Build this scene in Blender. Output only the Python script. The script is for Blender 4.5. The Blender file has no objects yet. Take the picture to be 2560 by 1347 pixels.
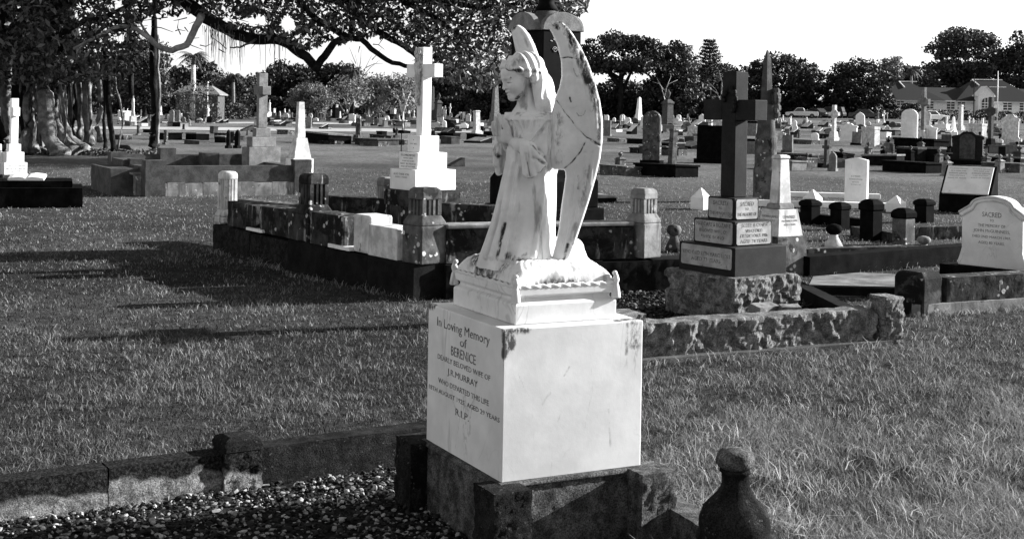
import bpy, bmesh, math, random
import numpy as np
from mathutils import Vector, Matrix, noise as mnoise
PI = math.pi; R = math.radians
random.seed(7); rng = np.random.default_rng(7)
scene = bpy.context.scene
COL = scene.collection
# ------------------------------------------------------------------ camera model
F = 3300.0; CX = 1280.0; CY = 275.0; EYE = 1.6; ROLL = R(1.0)
cR, sR = math.cos(ROLL), math.sin(ROLL)
def ss(a, b, x):
    t = min(1.0, max(0.0, (x - a) / (b - a))); return t * t * (3 - 2 * t)
def zg(x, y):
    """terrain height: flat lawn, gently rising far off to the right"""
    if y < 50: return 0.0
    return 1.25 * ss(60, 215, y) * ss(-0.04, 0.18, x / y)
def ray(px, py):
    u = px - CX; v = CY - py
    return (u * cR - v * sR) / F, (v * cR + u * sR) / F      # x/y and (z-EYE)/y
def G(px, py, z=0.0):
    """the point where a view line meets the lawn (z above it)"""
    a, b = ray(px, py)
    b = min(b, -0.002)
    y = (EYE - z) / -b
    for _ in range(30):
        y = y * 0.5 + 0.5 * (EYE - z - zg(a * y, y)) / -b
    return Vector((a * y, y, zg(a * y, y) + z))
def A(px, py, Y):
    a, b = ray(px, py); return Vector((a * Y, Y, EYE + b * Y))
def M_PX(Y): return Y / F
cam_d = bpy.data.cameras.new('camera'); cam = bpy.data.objects.new('camera', cam_d); COL.objects.link(cam)
cam_d.sensor_width = 36.0; cam_d.lens = 36.0 * F / 2560.0
cam_d.shift_x = 0.0; cam_d.shift_y = -(673.5 - CY) / 2560.0
cam_d.clip_start = 0.1; cam_d.clip_end = 3000
cam.matrix_world = Matrix(((cR, -sR, 0, 0), (0, 0, -1, 0), (sR, cR, 0, EYE), (0, 0, 0, 1)))
scene.camera = cam
# ------------------------------------------------------------------ light
SUN_EL, SUN_AZ = R(21), R(18.5)          # azimuth: from +x (right of the picture) towards +y (away)
sun_dir = Vector((math.cos(SUN_EL) * math.cos(SUN_AZ), math.cos(SUN_EL) * math.sin(SUN_AZ), math.sin(SUN_EL)))
sd = bpy.data.lights.new('sun', 'SUN'); sd.energy = 4.3; sd.angle = R(0.5); sd.color = (1, 1, 1)
so = bpy.data.objects.new('sun', sd); COL.objects.link(so); so.location = (30, 0, 30)
so.rotation_euler = sun_dir.to_track_quat('Z', 'Y').to_euler()
w = bpy.data.worlds.new('World'); scene.world = w; w.use_nodes = True
nt = w.node_tree; nt.nodes.clear()
sky = nt.nodes.new('ShaderNodeTexSky'); sky.sky_type = 'NISHITA'; sky.sun_disc = False
sky.sun_elevation = SUN_EL; sky.sun_rotation = PI / 2 - SUN_AZ
sky.dust_density = 0.6; sky.air_density = 1.0
bw = nt.nodes.new('ShaderNodeRGBToBW'); bg = nt.nodes.new('ShaderNodeBackground'); bg.inputs[1].default_value = 0.065
wo = nt.nodes.new('ShaderNodeOutputWorld')
nt.links.new(sky.outputs[0], bw.inputs[0]); nt.links.new(bw.outputs[0], bg.inputs[0]); nt.links.new(bg.outputs[0], wo.inputs[0])
scene.view_settings.view_transform = 'Standard'; scene.view_settings.look = 'None'
scene.view_settings.exposure = 1.78; scene.view_settings.gamma = 1.0
scene.cycles.max_bounces = 6; scene.cycles.transparent_max_bounces = 4
# ------------------------------------------------------------------ materials (the photograph is black and white: everything is grey)
def g3(v): return (v, v, v, 1)
class NT:
    def __init__(s, name):
        s.m = bpy.data.materials.new(name); s.m.use_nodes = True; s.t = s.m.node_tree; s.t.nodes.clear()
        s.out = s.n('OutputMaterial'); s.b = s.n('BsdfPrincipled'); s.l(s.b.outputs[0], s.out.inputs[0])
        tc = s.n('TexCoord'); oi = s.n('ObjectInfo')
        mu = s.n('Math', operation='MULTIPLY'); s.l(oi.outputs['Random'], mu.inputs[0]); mu.inputs[1].default_value = 37.0
        ad = s.n('VectorMath', operation='ADD'); s.l(tc.outputs['Object'], ad.inputs[0]); s.l(mu.outputs[0], ad.inputs[1])
        s.co = ad.outputs[0]; s.gen = tc.outputs['Object']
    def n(s, t, **k):
        x = s.t.nodes.new('ShaderNode' + t)
        for a, b in k.items(): setattr(x, a, b)
        return x
    def l(s, a, b): s.t.links.new(a, b)
    def noise(s, scale, detail=5, rough=.6, stretch=(1, 1, 1), dist=0.0):
        mp = s.n('Mapping'); mp.inputs['Scale'].default_value = stretch; s.l(s.co, mp.inputs[0])
        x = s.n('TexNoise'); s.l(mp.outputs[0], x.inputs['Vector']); x.inputs['Scale'].default_value = scale
        x.inputs['Detail'].default_value = detail; x.inputs['Roughness'].default_value = rough; x.inputs['Distortion'].default_value = dist
        return x.outputs[0]
    def ramp(s, v, a, b, lo=0.0, hi=1.0):
        x = s.n('MapRange', interpolation_type='SMOOTHSTEP'); s.l(v, x.inputs[0])
        x.inputs[1].default_value = a; x.inputs[2].default_value = b; x.inputs[3].default_value = lo; x.inputs[4].default_value = hi
        return x.outputs[0]
    def mix(s, f, a, b):
        x = s.n('Mix'); x.data_type = 'FLOAT'
        for v, i in ((f, 0), (a, 2), (b, 3)):
            if isinstance(v, (int, float)): x.inputs[i].default_value = v
            else: s.l(v, x.inputs[i])
        return x.outputs[0]
    def math(s, op, a, b=0.0):
        x = s.n('Math', operation=op)
        for v, i in ((a, 0), (b, 1)):
            if isinstance(v, (int, float)): x.inputs[i].default_value = v
            else: s.l(v, x.inputs[i])
        return x.outputs[0]
    def bump(s, h, strength, dist=.02):
        x = s.n('Bump'); s.l(h, x.inputs['Height']); x.inputs['Strength'].default_value = strength; x.inputs['Distance'].default_value = dist
        s.l(x.outputs[0], s.b.inputs['Normal'])
    def col(s, v):
        c = s.n('CombineColor')
        for i in range(3): s.l(v, c.inputs[i])
        s.l(c.outputs[0], s.b.inputs['Base Color'])
def stone(name, lo, hi, scale=5, rough=.85, dark=None, spots=None, streak=None, bump=.3, bscale=60, spec=.1, attr=None, grain=0.0, bdist=.01, vein=None):
    """weathered stone: mottled base, optional black crust patches, pale lichen spots and vertical run-off streaks"""
    n = NT(name); v = n.ramp(n.noise(scale, 6, .65), .35, .68, lo, hi)
    if grain:
        g = n.ramp(n.noise(bscale * 1.5, 3, .7), .3, .7, 1 - grain, 1 + grain); v = n.math('MULTIPLY', v, g)
    if streak:
        amt, sc, alb = streak
        v = n.mix(n.ramp(n.noise(sc, 5, .6, (1, 1, .13)), .66 - amt * .3, .74 - amt * .2, 0, .9), v, alb)
    if dark:
        amt, sc, alb = dark
        v = n.mix(n.ramp(n.noise(sc, 7, .68, dist=.4), .68 - amt * .4, .75 - amt * .4, 0, .94), v, alb)
    if vein:
        vz = n.math('ABSOLUTE', n.math('SUBTRACT', n.noise(vein[0], 4, .55, (1, 1, .45), 1.2), .5)); v = n.mix(n.math('MULTIPLY', n.ramp(vz, .012, .0), n.ramp(n.noise(vein[0] * .7, 2), .48, .6, 0, .5)), v, vein[1])
    if spots:
        amt, sc, alb = spots
        vo = n.n('TexVoronoi'); vo.inputs['Scale'].default_value = sc; n.l(n.co, vo.inputs['Vector'])
        d = n.math('ADD', vo.outputs['Distance'], n.math('MULTIPLY', n.noise(sc * 3, 3), .25))
        sel = n.ramp(n.noise(sc * .35, 3), .62 - amt * .3, .66 - amt * .3)
        v = n.mix(n.math('MULTIPLY', n.ramp(d, .45, .36), sel), v, alb)
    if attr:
        at = n.n('Attribute', attribute_name='stain'); nz = n.noise(34, 7, .75, (1, 1, .45))  # per-point mask: stains, plus shade painted into carved recesses
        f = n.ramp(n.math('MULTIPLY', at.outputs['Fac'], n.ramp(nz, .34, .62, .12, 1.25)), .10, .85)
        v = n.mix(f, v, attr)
    n.col(v); n.b.inputs['Roughness'].default_value = rough; n.b.inputs['Specular IOR Level'].default_value = spec
    if bump: n.bump(n.noise(bscale, 6, .7), bump, bdist)
    return n.m
def plain(name, v, rough=.7, spec=.3, var=.15, scale=8):
    n = NT(name); n.col(n.ramp(n.noise(scale, 4), .3, .7, v * (1 - var), v * (1 + var)))
    n.b.inputs['Roughness'].default_value = rough; n.b.inputs['Specular IOR Level'].default_value = spec
    return n.m
def leafmat(name, lo, hi, trans=.25, rough=.6):
    """foliage: every leaf has its own tone (a per-face 'tone' attribute)"""
    n = NT(name); at = n.n('Attribute', attribute_name='tone')
    v = n.ramp(at.outputs['Fac'], 0, 1, lo, hi); n.col(v); n.b.inputs['Roughness'].default_value = rough
    n.b.inputs['Specular IOR Level'].default_value = .3
    if trans:
        tr = n.n('BsdfTranslucent'); c = n.n('CombineColor')
        for i in range(3): n.l(v, c.inputs[i])
        n.l(c.outputs[0], tr.inputs[0]); mx = n.n('MixShader'); mx.inputs[0].default_value = trans
        n.l(n.b.outputs[0], mx.inputs[1]); n.l(tr.outputs[0], mx.inputs[2]); n.l(mx.outputs[0], n.out.inputs[0])
    return n.m
MT = {}
MT['marble'] = stone('white_marble', .58, .76, 2.5, .55, streak=(.10, 11, .5), vein=(3.2, .30), spots=None, bump=.06, bscale=40, spec=.35, attr=.06)
MT['marble_old'] = stone('stained_marble', .60, .80, 5, .7, streak=(.32, 16, .30), dark=(.02, 9, .16), bump=.12, bscale=50, attr=.035)
MT['white'] = stone('clean_white_stone', .72, .86, 4, .6, streak=(.05, 12, .55), bump=.05)
MT['white_dirty'] = stone('weathered_white_stone', 0.3864, 0.6808, 7, .8, streak=(.32, 9, .2), dark=(.14, 6, .09), bump=.2)
MT['sand'] = stone('sandstone', 0.0496, 0.1364, 6, .9, streak=(.3, 8, .03), dark=(.28, 4, .016), spots=(.25, 14, .5), bump=.5, bscale=40)
MT['sand_black'] = stone('black_crusted_sandstone', 0.0124, 0.0558, 7, .92, streak=(.3, 12, .30), dark=(.46, 4, .008), spots=(.2, 13, .4), bump=.6, bscale=35)
MT['sand_pale'] = stone('pale_sandstone', 0.1364, 0.2852, 5, .9, streak=(.35, 9, .1), dark=(.18, 5, .05), spots=(.15, 14, .55), bump=.5, bscale=45)
MT['grey'] = stone('grey_stone', 0.0465, 0.093, 6, .88, dark=(.14, 5, .04), bump=.4, bscale=50, grain=.25)
MT['grey_pale'] = stone('pale_grey_stone', 0.124, 0.2232, 6, .88, streak=(.2, 8, .12), bump=.4, bscale=50, grain=.2)
MT['granite'] = stone('dark_granite', 0.00992, 0.0186, 8, .7, bump=.1, bscale=90, spec=.12, grain=.3)
MT['granite_red'] = stone('polished_dark_granite', .003, .006, 10, .7, bump=.03, bscale=90, spec=.04, grain=.5)
MT['black'] = stone('black_stone', 0.0031, 0.00806, 6, .8, bump=.3, bscale=40, spec=.015)
MT['rough'] = stone('rough_hewn_granite', .075, .25, 14, .95, dark=(.06, 5, .02), bump=.9, bscale=70, spec=.1, grain=.5, bdist=.02)
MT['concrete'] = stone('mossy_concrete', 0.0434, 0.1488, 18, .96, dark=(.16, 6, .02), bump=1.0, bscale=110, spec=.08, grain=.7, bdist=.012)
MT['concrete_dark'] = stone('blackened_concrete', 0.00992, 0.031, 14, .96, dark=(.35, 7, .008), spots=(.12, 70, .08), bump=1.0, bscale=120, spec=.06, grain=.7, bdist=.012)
MT['retain'] = stone('dark_block_stone', 0.00744, 0.01612, 5, .95, dark=(.2, 5, .012), bump=.4, bscale=40, spec=.03)
n_ = NT('inscription_lead'); n_.col(n_.ramp(n_.noise(55, 4, .7), .42, .72, .02, .42)); n_.b.inputs['Roughness'].default_value = .8; MT['ink'] = n_.m
MT['ink_soft'] = plain('faded_inscription', .14, .8)
MT['gilt'] = plain('gilded_ornament', .28, .5)
MT['bark'] = stone('fig_bark', .09, .27, 4, .95, streak=(.5, 5, .03), bump=.8, bscale=14, bdist=.05)
MT['bark_dark'] = stone('dark_bark', 0.00744, 0.0248, 3, .95, bump=.8, bscale=14, bdist=.05)
MT['bark_pale'] = stone('pale_bark', 0.24, 0.4, 5, .9, bump=.3, bscale=20)
MT['leaf'] = leafmat('fig_leaves', .006, .13, .15, .5)
MT['leaf_dark'] = leafmat('dark_leaves', .005, .05, .05)
MT['leaf_mid'] = leafmat('mid_leaves', .012, .085, .15)
MT['leaf_pale'] = leafmat('pale_leaves', .07, .24, .25)
MT['grass'] = leafmat('grass_blades', .011, .24, .25, .7)
MT['grass_dry'] = leafmat('dry_grass_blades', .10, .50, .3, .7)
MT['pebble'] = leafmat('pebbles', .004, .33, 0, .8)
MT['glass'] = plain('window_glass', .02, .15, .5)
MT['paint_white'] = plain('white_paint', .88, .5)
MT['roof'] = plain('dark_roof_tiles', .022, .85, .2)
MT['rubber'] = plain('rubber', .015, .9)
MT['car_dark'] = plain('dark_car_paint', .03, .25, .5)
MT['car_white'] = plain('white_car_paint', .7, .3, .5)
# ------------------------------------------------------------------ mesh helpers
class MB:
    def __init__(s): s.v = []; s.f = []; s.mi = []
    def add(s, vs, fs, T=None):
        o = len(s.v)
        s.v += [tuple(T @ Vector(p)) for p in vs] if T is not None else [tuple(p) for p in vs]
        s.f += [tuple(i + o for i in f) for f in fs]
        return s
    def rings(s, rings, cap=True, T=None):
        n = len(rings[0]); vs = [p for r_ in rings for p in r_]; fs = []
        for k in range(len(rings) - 1):
            for i in range(n):
                j = (i + 1) % n
                fs.append((k * n + i, k * n + j, (k + 1) * n + j, (k + 1) * n + i))
        if cap: fs.append(tuple(range(n - 1, -1, -1))); fs.append(tuple(range((len(rings) - 1) * n, len(rings) * n)))
        return s.add(vs, fs, T)
    def box(s, x0, x1, y0, y1, z0, z1, top=None, T=None):
        """top: (x0,x1,y0,y1) of the upper face for a taper"""
        a = (x0, x1, y0, y1); b = top or a
        return s.rings([[(a[0], a[2], z0), (a[1], a[2], z0), (a[1], a[3], z0), (a[0], a[3], z0)],
                        [(b[0], b[2], z1), (b[1], b[2], z1), (b[1], b[3], z1), (b[0], b[3], z1)]], True, T)
    def cbox(s, cx, cy, hx, hy, z0, z1, t=None, T=None):
        top = None if t is None else (cx - t[0], cx + t[0], cy - t[1], cy + t[1])
        return s.box(cx - hx, cx + hx, cy - hy, cy + hy, z0, z1, top, T)
    def rect(s, prof, hx, hy, cx=0, cy=0, T=None):
        """rectangular plan moulding: prof = [(offset, z)...]"""
        return s.rings([[(cx - hx - o, cy - hy - o, z), (cx + hx + o, cy - hy - o, z), (cx + hx + o, cy + hy + o, z), (cx - hx - o, cy + hy + o, z)] for o, z in prof], True, T)
    def lathe(s, prof, n=20, c=(0, 0, 0), T=None, flute=0, fd=0.0):
        rs = []
        for r_, z in prof:
            rs.append([(c[0] + r_ * (1 - fd * (i % 2 if flute else 0)) * math.cos(2 * PI * i / n), c[1] + r_ * (1 - fd * (i % 2 if flute else 0)) * math.sin(2 * PI * i / n), c[2] + z) for i in range(n)])
        return s.rings(rs, True, T)
    def prism(s, out, y0, y1, T=None):
        """outline in x,z extruded along y"""
        n = len(out)
        return s.add([(x, y0, z) for x, z in out] + [(x, y1, z) for x, z in out],
                     [tuple(range(n)), tuple(range(2 * n - 1, n - 1, -1))] + [(i, n + i, n + (i + 1) % n, (i + 1) % n) for i in range(n)], T)
    def tube(s, pts, rad, n=8, T=None, cap=True):
        pts = [Vector(p) for p in pts]; rs = []; up = Vector((0, 0, 1))
        for i, p in enumerate(pts):
            d = (pts[min(i + 1, len(pts) - 1)] - pts[max(i - 1, 0)]).normalized()
            a = d.cross(up)
            if a.length < .05: a = d.cross(Vector((1, 0, 0)))
            a.normalize(); b = d.cross(a); r_ = rad[i] if isinstance(rad, (list, tuple)) else rad
            rs.append([p + (a * math.cos(2 * PI * k / n) + b * math.sin(2 * PI * k / n)) * r_ for k in range(n)])
        return s.rings(rs, cap, T)
    def ball(s, c, r_, n=12, m=8, sc=(1, 1, 1), T=None):
        prof = [[(c[0] + sc[0] * r_ * math.sin(PI * j / m) * math.cos(2 * PI * i / n), c[1] + sc[1] * r_ * math.sin(PI * j / m) * math.sin(2 * PI * i / n), c[2] - sc[2] * r_ * math.cos(PI * j / m)) for i in range(n)] for j in range(1, m)]
        return s.rings(prof, True, T)
    def build(s, name, mat, parent=None, smooth=False, bevel=0.0, seg=2, loc=None, rz=0.0, auto=None):
        me = bpy.data.meshes.new(name); me.from_pydata(s.v, [], s.f); me.update()
        bm = bmesh.new(); bm.from_mesh(me); bmesh.ops.recalc_face_normals(bm, faces=bm.faces); bm.to_mesh(me); bm.free()
        for p in me.polygons: p.use_smooth = smooth
        return link(name, me, mat, parent, bevel, seg, loc, rz, auto)
def link(name, me, mat, parent=None, bevel=0.0, seg=2, loc=None, rz=0.0, auto=None):
    o = bpy.data.objects.new(name, me); COL.objects.link(o)
    if mat is not None: me.materials.append(MT[mat] if isinstance(mat, str) else mat)
    if parent is not None: o.parent = parent
    if loc is not None: o.location = loc
    o.rotation_euler.z = rz
    if bevel:
        b = o.modifiers.new('bevel', 'BEVEL'); b.width = bevel; b.segments = seg; b.limit_method = 'ANGLE'; b.angle_limit = R(40)
    if auto is not None:
        for p in me.polygons: p.use_smooth = True
        bmx = bmesh.new(); bmx.from_mesh(me)
        for e in bmx.edges:
            if len(e.link_faces) == 2 and e.calc_face_angle(0) > auto: e.smooth = False
        bmx.to_mesh(me); bmx.free()
    return o
def npmesh(name, V, Fq, mat, parent=None, smooth=False, attrs=None, tri=False):
    """fast mesh from numpy arrays: V (n,3), Fq (m,k)"""
    V = np.asarray(V, np.float32); Fq = np.asarray(Fq, np.int32); k = Fq.shape[1]
    me = bpy.data.meshes.new(name); me.vertices.add(len(V)); me.vertices.foreach_set('co', V.ravel())
    me.loops.add(Fq.size); me.loops.foreach_set('vertex_index', Fq.ravel())
    me.polygons.add(len(Fq)); me.polygons.foreach_set('loop_start', np.arange(0, Fq.size, k, dtype=np.int32))
    me.polygons.foreach_set('loop_total', np.full(len(Fq), k, np.int32))
    me.polygons.foreach_set('use_smooth', np.full(len(Fq), smooth, bool))
    me.update(calc_edges=True)
    for nm, arr, dom in (attrs or []):
        at = me.attributes.new(nm, 'FLOAT', dom); at.data.foreach_set('value', np.asarray(arr, np.float32))
    return link(name, me, mat, parent)
def thing(name, label, cat, loc=(0, 0, 0), rz=0.0, group=None, tilt=None):
    o = bpy.data.objects.new(name, None); COL.objects.link(o); o.empty_display_size = .1
    o.location = loc; o.rotation_euler = (tilt[0] if tilt else 0, tilt[1] if tilt else 0, rz)
    o['label'] = label; o['category'] = cat; o['kind'] = 'thing'
    if group: o['group'] = group
    return o
def tag(o, label, cat, group=None):
    o['label'] = label; o['category'] = cat; o['kind'] = 'thing'
    if group: o['group'] = group
    return o
def kind(o, k): o['kind'] = k; return o
def copy_tree(o, parent=None):
    c = o.copy(); COL.objects.link(c)
    if parent is not None: c.parent = parent
    for ch in list(o.children): copy_tree(ch, c)
    return c
def text_mesh(mb, lines, T, bold=.0):
    """lines = [(string, size, x, z)] centred, in the x-z plane of T facing -y"""
    for s_, size, x, z in lines:
        cu = bpy.data.curves.new('t', 'FONT'); cu.body = s_; cu.size = size; cu.align_x = 'CENTER'; cu.align_y = 'CENTER'
        cu.extrude = .0009; cu.resolution_u = 2
        o = bpy.data.objects.new('t', cu); COL.objects.link(o)
        me = bpy.data.meshes.new_from_object(o.evaluated_get(bpy.context.evaluated_depsgraph_get()))
        vs = [(v.co.x + x, -v.co.z, v.co.y + z) for v in me.vertices]
        mb.add(vs, [tuple(p.vertices) for p in me.polygons], T)
        bpy.data.objects.remove(o); bpy.data.curves.remove(cu); bpy.data.meshes.remove(me)
    return mb
def face_T(normal_yaw, origin, shear=0.0):
    """frame on an upright face whose outward normal, seen from above, points along local angle; x runs to the reader's right"""
    return Matrix.Translation(origin) @ Matrix.Rotation(normal_yaw, 4, 'Z')
def rough_box(hx, hy, z0, z1, res=.03, amp=.03, sc=9, cx=0, cy=0, chisel=.012, seed=0.0, flat_top=True):
    """quarry-faced block: a subdivided box whose sides are broken outward"""
    bm = bmesh.new()
    def grid(o, du, dv, nu, nv):
        g = [[bm.verts.new(o + du * (i / nu) + dv * (j / nv)) for j in range(nv + 1)] for i in range(nu + 1)]
        for i in range(nu):
            for j in range(nv): bm.faces.new((g[i][j], g[i + 1][j], g[i + 1][j + 1], g[i][j + 1]))
    X, Y, Z = Vector((2 * hx, 0, 0)), Vector((0, 2 * hy, 0)), Vector((0, 0, z1 - z0))
    o = Vector((cx - hx, cy - hy, z0)); nx, ny, nz = max(2, int(2 * hx / res)), max(2, int(2 * hy / res)), max(2, int((z1 - z0) / res))
    grid(o, X, Z, nx, nz); grid(o + Y, X, Z, nx, nz); grid(o, Y, Z, ny, nz); grid(o + X, Y, Z, ny, nz); grid(o + Z, X, Y, nx, ny)
    bmesh.ops.remove_doubles(bm, verts=bm.verts, dist=1e-5); bmesh.ops.recalc_face_normals(bm, faces=bm.faces); bm.normal_update()
    for v in bm.verts:
        p = v.co * sc + Vector((seed, seed * 2, 0))
        c = mnoise.cell(p * .55 + mnoise.noise_vector(p * .6) * .6) if amp > .0125 else mnoise.noise(p * .4)
        d = abs(mnoise.fractal(p, 1.0, 2.0, 3)) * amp * 1.2 + c * amp * .6 + mnoise.noise(p * 3.1) * chisel
        n = v.normal.copy()
        if flat_top and v.co.z > z1 - 1e-4: n.z = 0; d = d * .55 + mnoise.noise(p * 2) * .004; v.co.z += mnoise.noise(p * 1.5) * amp * .25
        if v.co.z < z0 + 1e-4: d *= .4
        # the rim of every face stays near the arris
        v.co += n * d
    me = bpy.data.meshes.new('rough'); bm.to_mesh(me)
    if amp and amp <= .0125:
        for f_ in bm.faces: f_.smooth = True
        for e_ in bm.edges:
            if len(e_.link_faces) == 2 and e_.calc_face_angle(0) > .9: e_.smooth = False
        bm.to_mesh(me)
    bm.free()
    return me
# ================================================================== sculpting: signed distance fields turned into meshes
class Grid:
    def __init__(s, lo, hi, h):
        s.lo = np.array(lo, float); s.h = h
        s.n = np.ceil((np.array(hi) - s.lo) / h).astype(int) + 1
        ax = [s.lo[i] + h * np.arange(s.n[i]) for i in range(3)]
        s.X, s.Y, s.Z = np.meshgrid(*ax, indexing='ij', sparse=True)
        s.ax = ax
def surface_nets(D, lo, h):
    S = D < 0
    nx, ny, nz = D.shape
    cells = np.zeros((nx - 1, ny - 1, nz - 1), np.int8)
    for i in (0, 1):
        for j in (0, 1):
            for k in (0, 1): cells += S[i:nx - 1 + i, j:ny - 1 + j, k:nz - 1 + k]
    act = (cells > 0) & (cells < 8); idx = np.full(act.shape, -1, np.int64)
    I = np.argwhere(act); idx[act] = np.arange(len(I))
    acc = np.zeros((len(I), 3)); cnt = np.zeros(len(I))
    cor = [(a, b, c) for a in (0, 1) for b in (0, 1) for c in (0, 1)]
    val = {c: D[I[:, 0] + c[0], I[:, 1] + c[1], I[:, 2] + c[2]] for c in cor}
    for c in cor:
        for d in range(3):
            if c[d] == 0:
                e = list(c); e[d] = 1; e = tuple(e)
                a, b = val[c], val[e]; m = (a < 0) != (b < 0)
                t = np.where(m, a / np.where(m, a - b, 1), 0)
                p = np.tile(np.array(c, float), (len(I), 1)); p[:, d] += t
                acc[m] += p[m]; cnt[m] += 1
    V = (I + acc / np.maximum(cnt, 1)[:, None]) * h + np.array(lo)
    Q = []
    for d in range(3):
        sl0 = [slice(None)] * 3; sl1 = [slice(None)] * 3; sl0[d] = slice(0, -1); sl1[d] = slice(1, None)
        a, b = S[tuple(sl0)], S[tuple(sl1)]
        e = np.argwhere(a != b); sgn = a[tuple(e.T)]
        o1, o2 = [x for x in range(3) if x != d]
        ok = (e[:, o1] > 0) & (e[:, o2] > 0) & (e[:, o1] < D.shape[o1] - 1) & (e[:, o2] < D.shape[o2] - 1)
        e = e[ok]; sgn = sgn[ok]
        def at(u, v):
            q = e.copy(); q[:, o1] -= u; q[:, o2] -= v; return idx[tuple(q.T)]
        q = np.stack([at(0, 0), at(1, 0), at(1, 1), at(0, 1)], 1)
        flip = sgn if d != 1 else ~sgn
        q[~flip] = q[~flip][:, ::-1]
        Q.append(q)
    Q = np.concatenate(Q); Q = Q[(Q >= 0).all(1)]
    return V, Q
def smin(a, b, k):
    h = np.clip(.5 + .5 * (b - a) / k, 0, 1); return b * (1 - h) + a * h - k * h * (1 - h)
def smax(a, b, k): return -smin(-a, -b, k)
def cap(g, a, b, ra, rb=None):
    rb = ra if rb is None else rb; a = np.array(a, float); b = np.array(b, float); ba = b - a
    x, y, z = g.X - a[0], g.Y - a[1], g.Z - a[2]
    t = np.clip((x * ba[0] + y * ba[1] + z * ba[2]) / max(ba @ ba, 1e-9), 0, 1)
    return np.sqrt((x - ba[0] * t) ** 2 + (y - ba[1] * t) ** 2 + (z - ba[2] * t) ** 2) - (ra + (rb - ra) * t)
def ell(g, c, r_, B=None):
    x, y, z = g.X - c[0], g.Y - c[1], g.Z - c[2]
    if B is not None: x, y, z = [B[i][0] * x + B[i][1] * y + B[i][2] * z for i in range(3)]
    k0 = np.sqrt((x / r_[0]) ** 2 + (y / r_[1]) ** 2 + (z / r_[2]) ** 2)
    k1 = np.sqrt((x / r_[0] ** 2) ** 2 + (y / r_[1] ** 2) ** 2 + (z / r_[2] ** 2) ** 2)
    return k0 * (k0 - 1) / np.maximum(k1, 1e-6)
def sculpt(name, D, g, mat, parent, stains=(), relax=1):
    V, Q = surface_nets(D, g.lo, g.h)
    for _ in range(relax):                                   # light smoothing over the quads
        s_ = np.zeros_like(V); c_ = np.zeros(len(V))
        for i in range(4):
            for j in (1, 3):
                np.add.at(s_, Q[:, i], V[Q[:, (i + j) % 4]]); np.add.at(c_, Q[:, i], 1)
        V = V * .5 + .5 * s_ / np.maximum(c_, 1)[:, None]
    st = np.zeros(len(V))
    for pts, r_, amt in stains:
        for a, b in zip(pts[:-1], pts[1:]):
            a = np.array(a); b = np.array(b); ba = b - a
            t = np.clip(((V - a) @ ba) / max(ba @ ba, 1e-9), 0, 1)[:, None]
            d = np.linalg.norm(V - a - ba * t, axis=1)
            st = np.maximum(st, amt * np.clip(1.35 - d / r_, 0, 1))
    return npmesh(name, V, Q, mat, parent, True, [('stain', st, 'POINT')])
# ================================================================== the angel monument in the foreground
TH = R(27); c27, s27 = math.cos(TH), math.sin(TH)
_C0 = G(1253, 1205, .28)
HX, HY = .292, .336
MC = Vector((_C0.x + HX * c27 - HY * s27, _C0.y + HX * s27 + HY * c27, 0))     # centre of the pedestal on the lawn
def S(px, py, ly=0.0):
    """view line of the photograph -> statue coordinates at sideways offset ly"""
    a, b = ray(px, py)
    lx = (a * MC.y + a * ly * c27 - MC.x + ly * s27) / (c27 - a * s27)
    return np.array((lx, ly, EYE + b * (MC.y + lx * s27 + ly * c27)))
def loc_w(x, y, z=0): return Vector((MC.x + x * c27 - y * s27, MC.y + x * s27 + y * c27, z))
# --- pedestal block with its inscription
ZB0, ZB1 = .28, .28 + .541
ped = thing('marble_pedestal', 'large square white marble block with a black-lettered inscription, carrying the kneeling angel', 'pedestal', (MC.x, MC.y, ZB0), TH)
def subdiv_box(hx, hy, z0, z1, res):
    me = rough_box(hx, hy, z0, z1, res, 0, 1, chisel=0, flat_top=False); return me
def stain_attr(me, strokes):
    V = np.zeros(len(me.vertices) * 3, np.float32); me.vertices.foreach_get('co', V); V = V.reshape(-1, 3); st = np.zeros(len(V))
    for pts, r_, amt in strokes:
        for a, b in zip(pts[:-1], pts[1:]):
            a = np.array(a, float); b = np.array(b, float); ba = b - a
            t = np.clip(((V - a) @ ba) / max(ba @ ba, 1e-9), 0, 1)[:, None]
            d = np.linalg.norm(V - a - ba * t, axis=1); st = np.maximum(st, amt * np.clip(1.4 - d / r_, 0, 1))
    me.attributes.new('stain', 'FLOAT', 'POINT').data.foreach_set('value', st.astype(np.float32))
hB = ZB1 - ZB0
me = subdiv_box(HX, HY, 0, hB, .0055)
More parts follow.
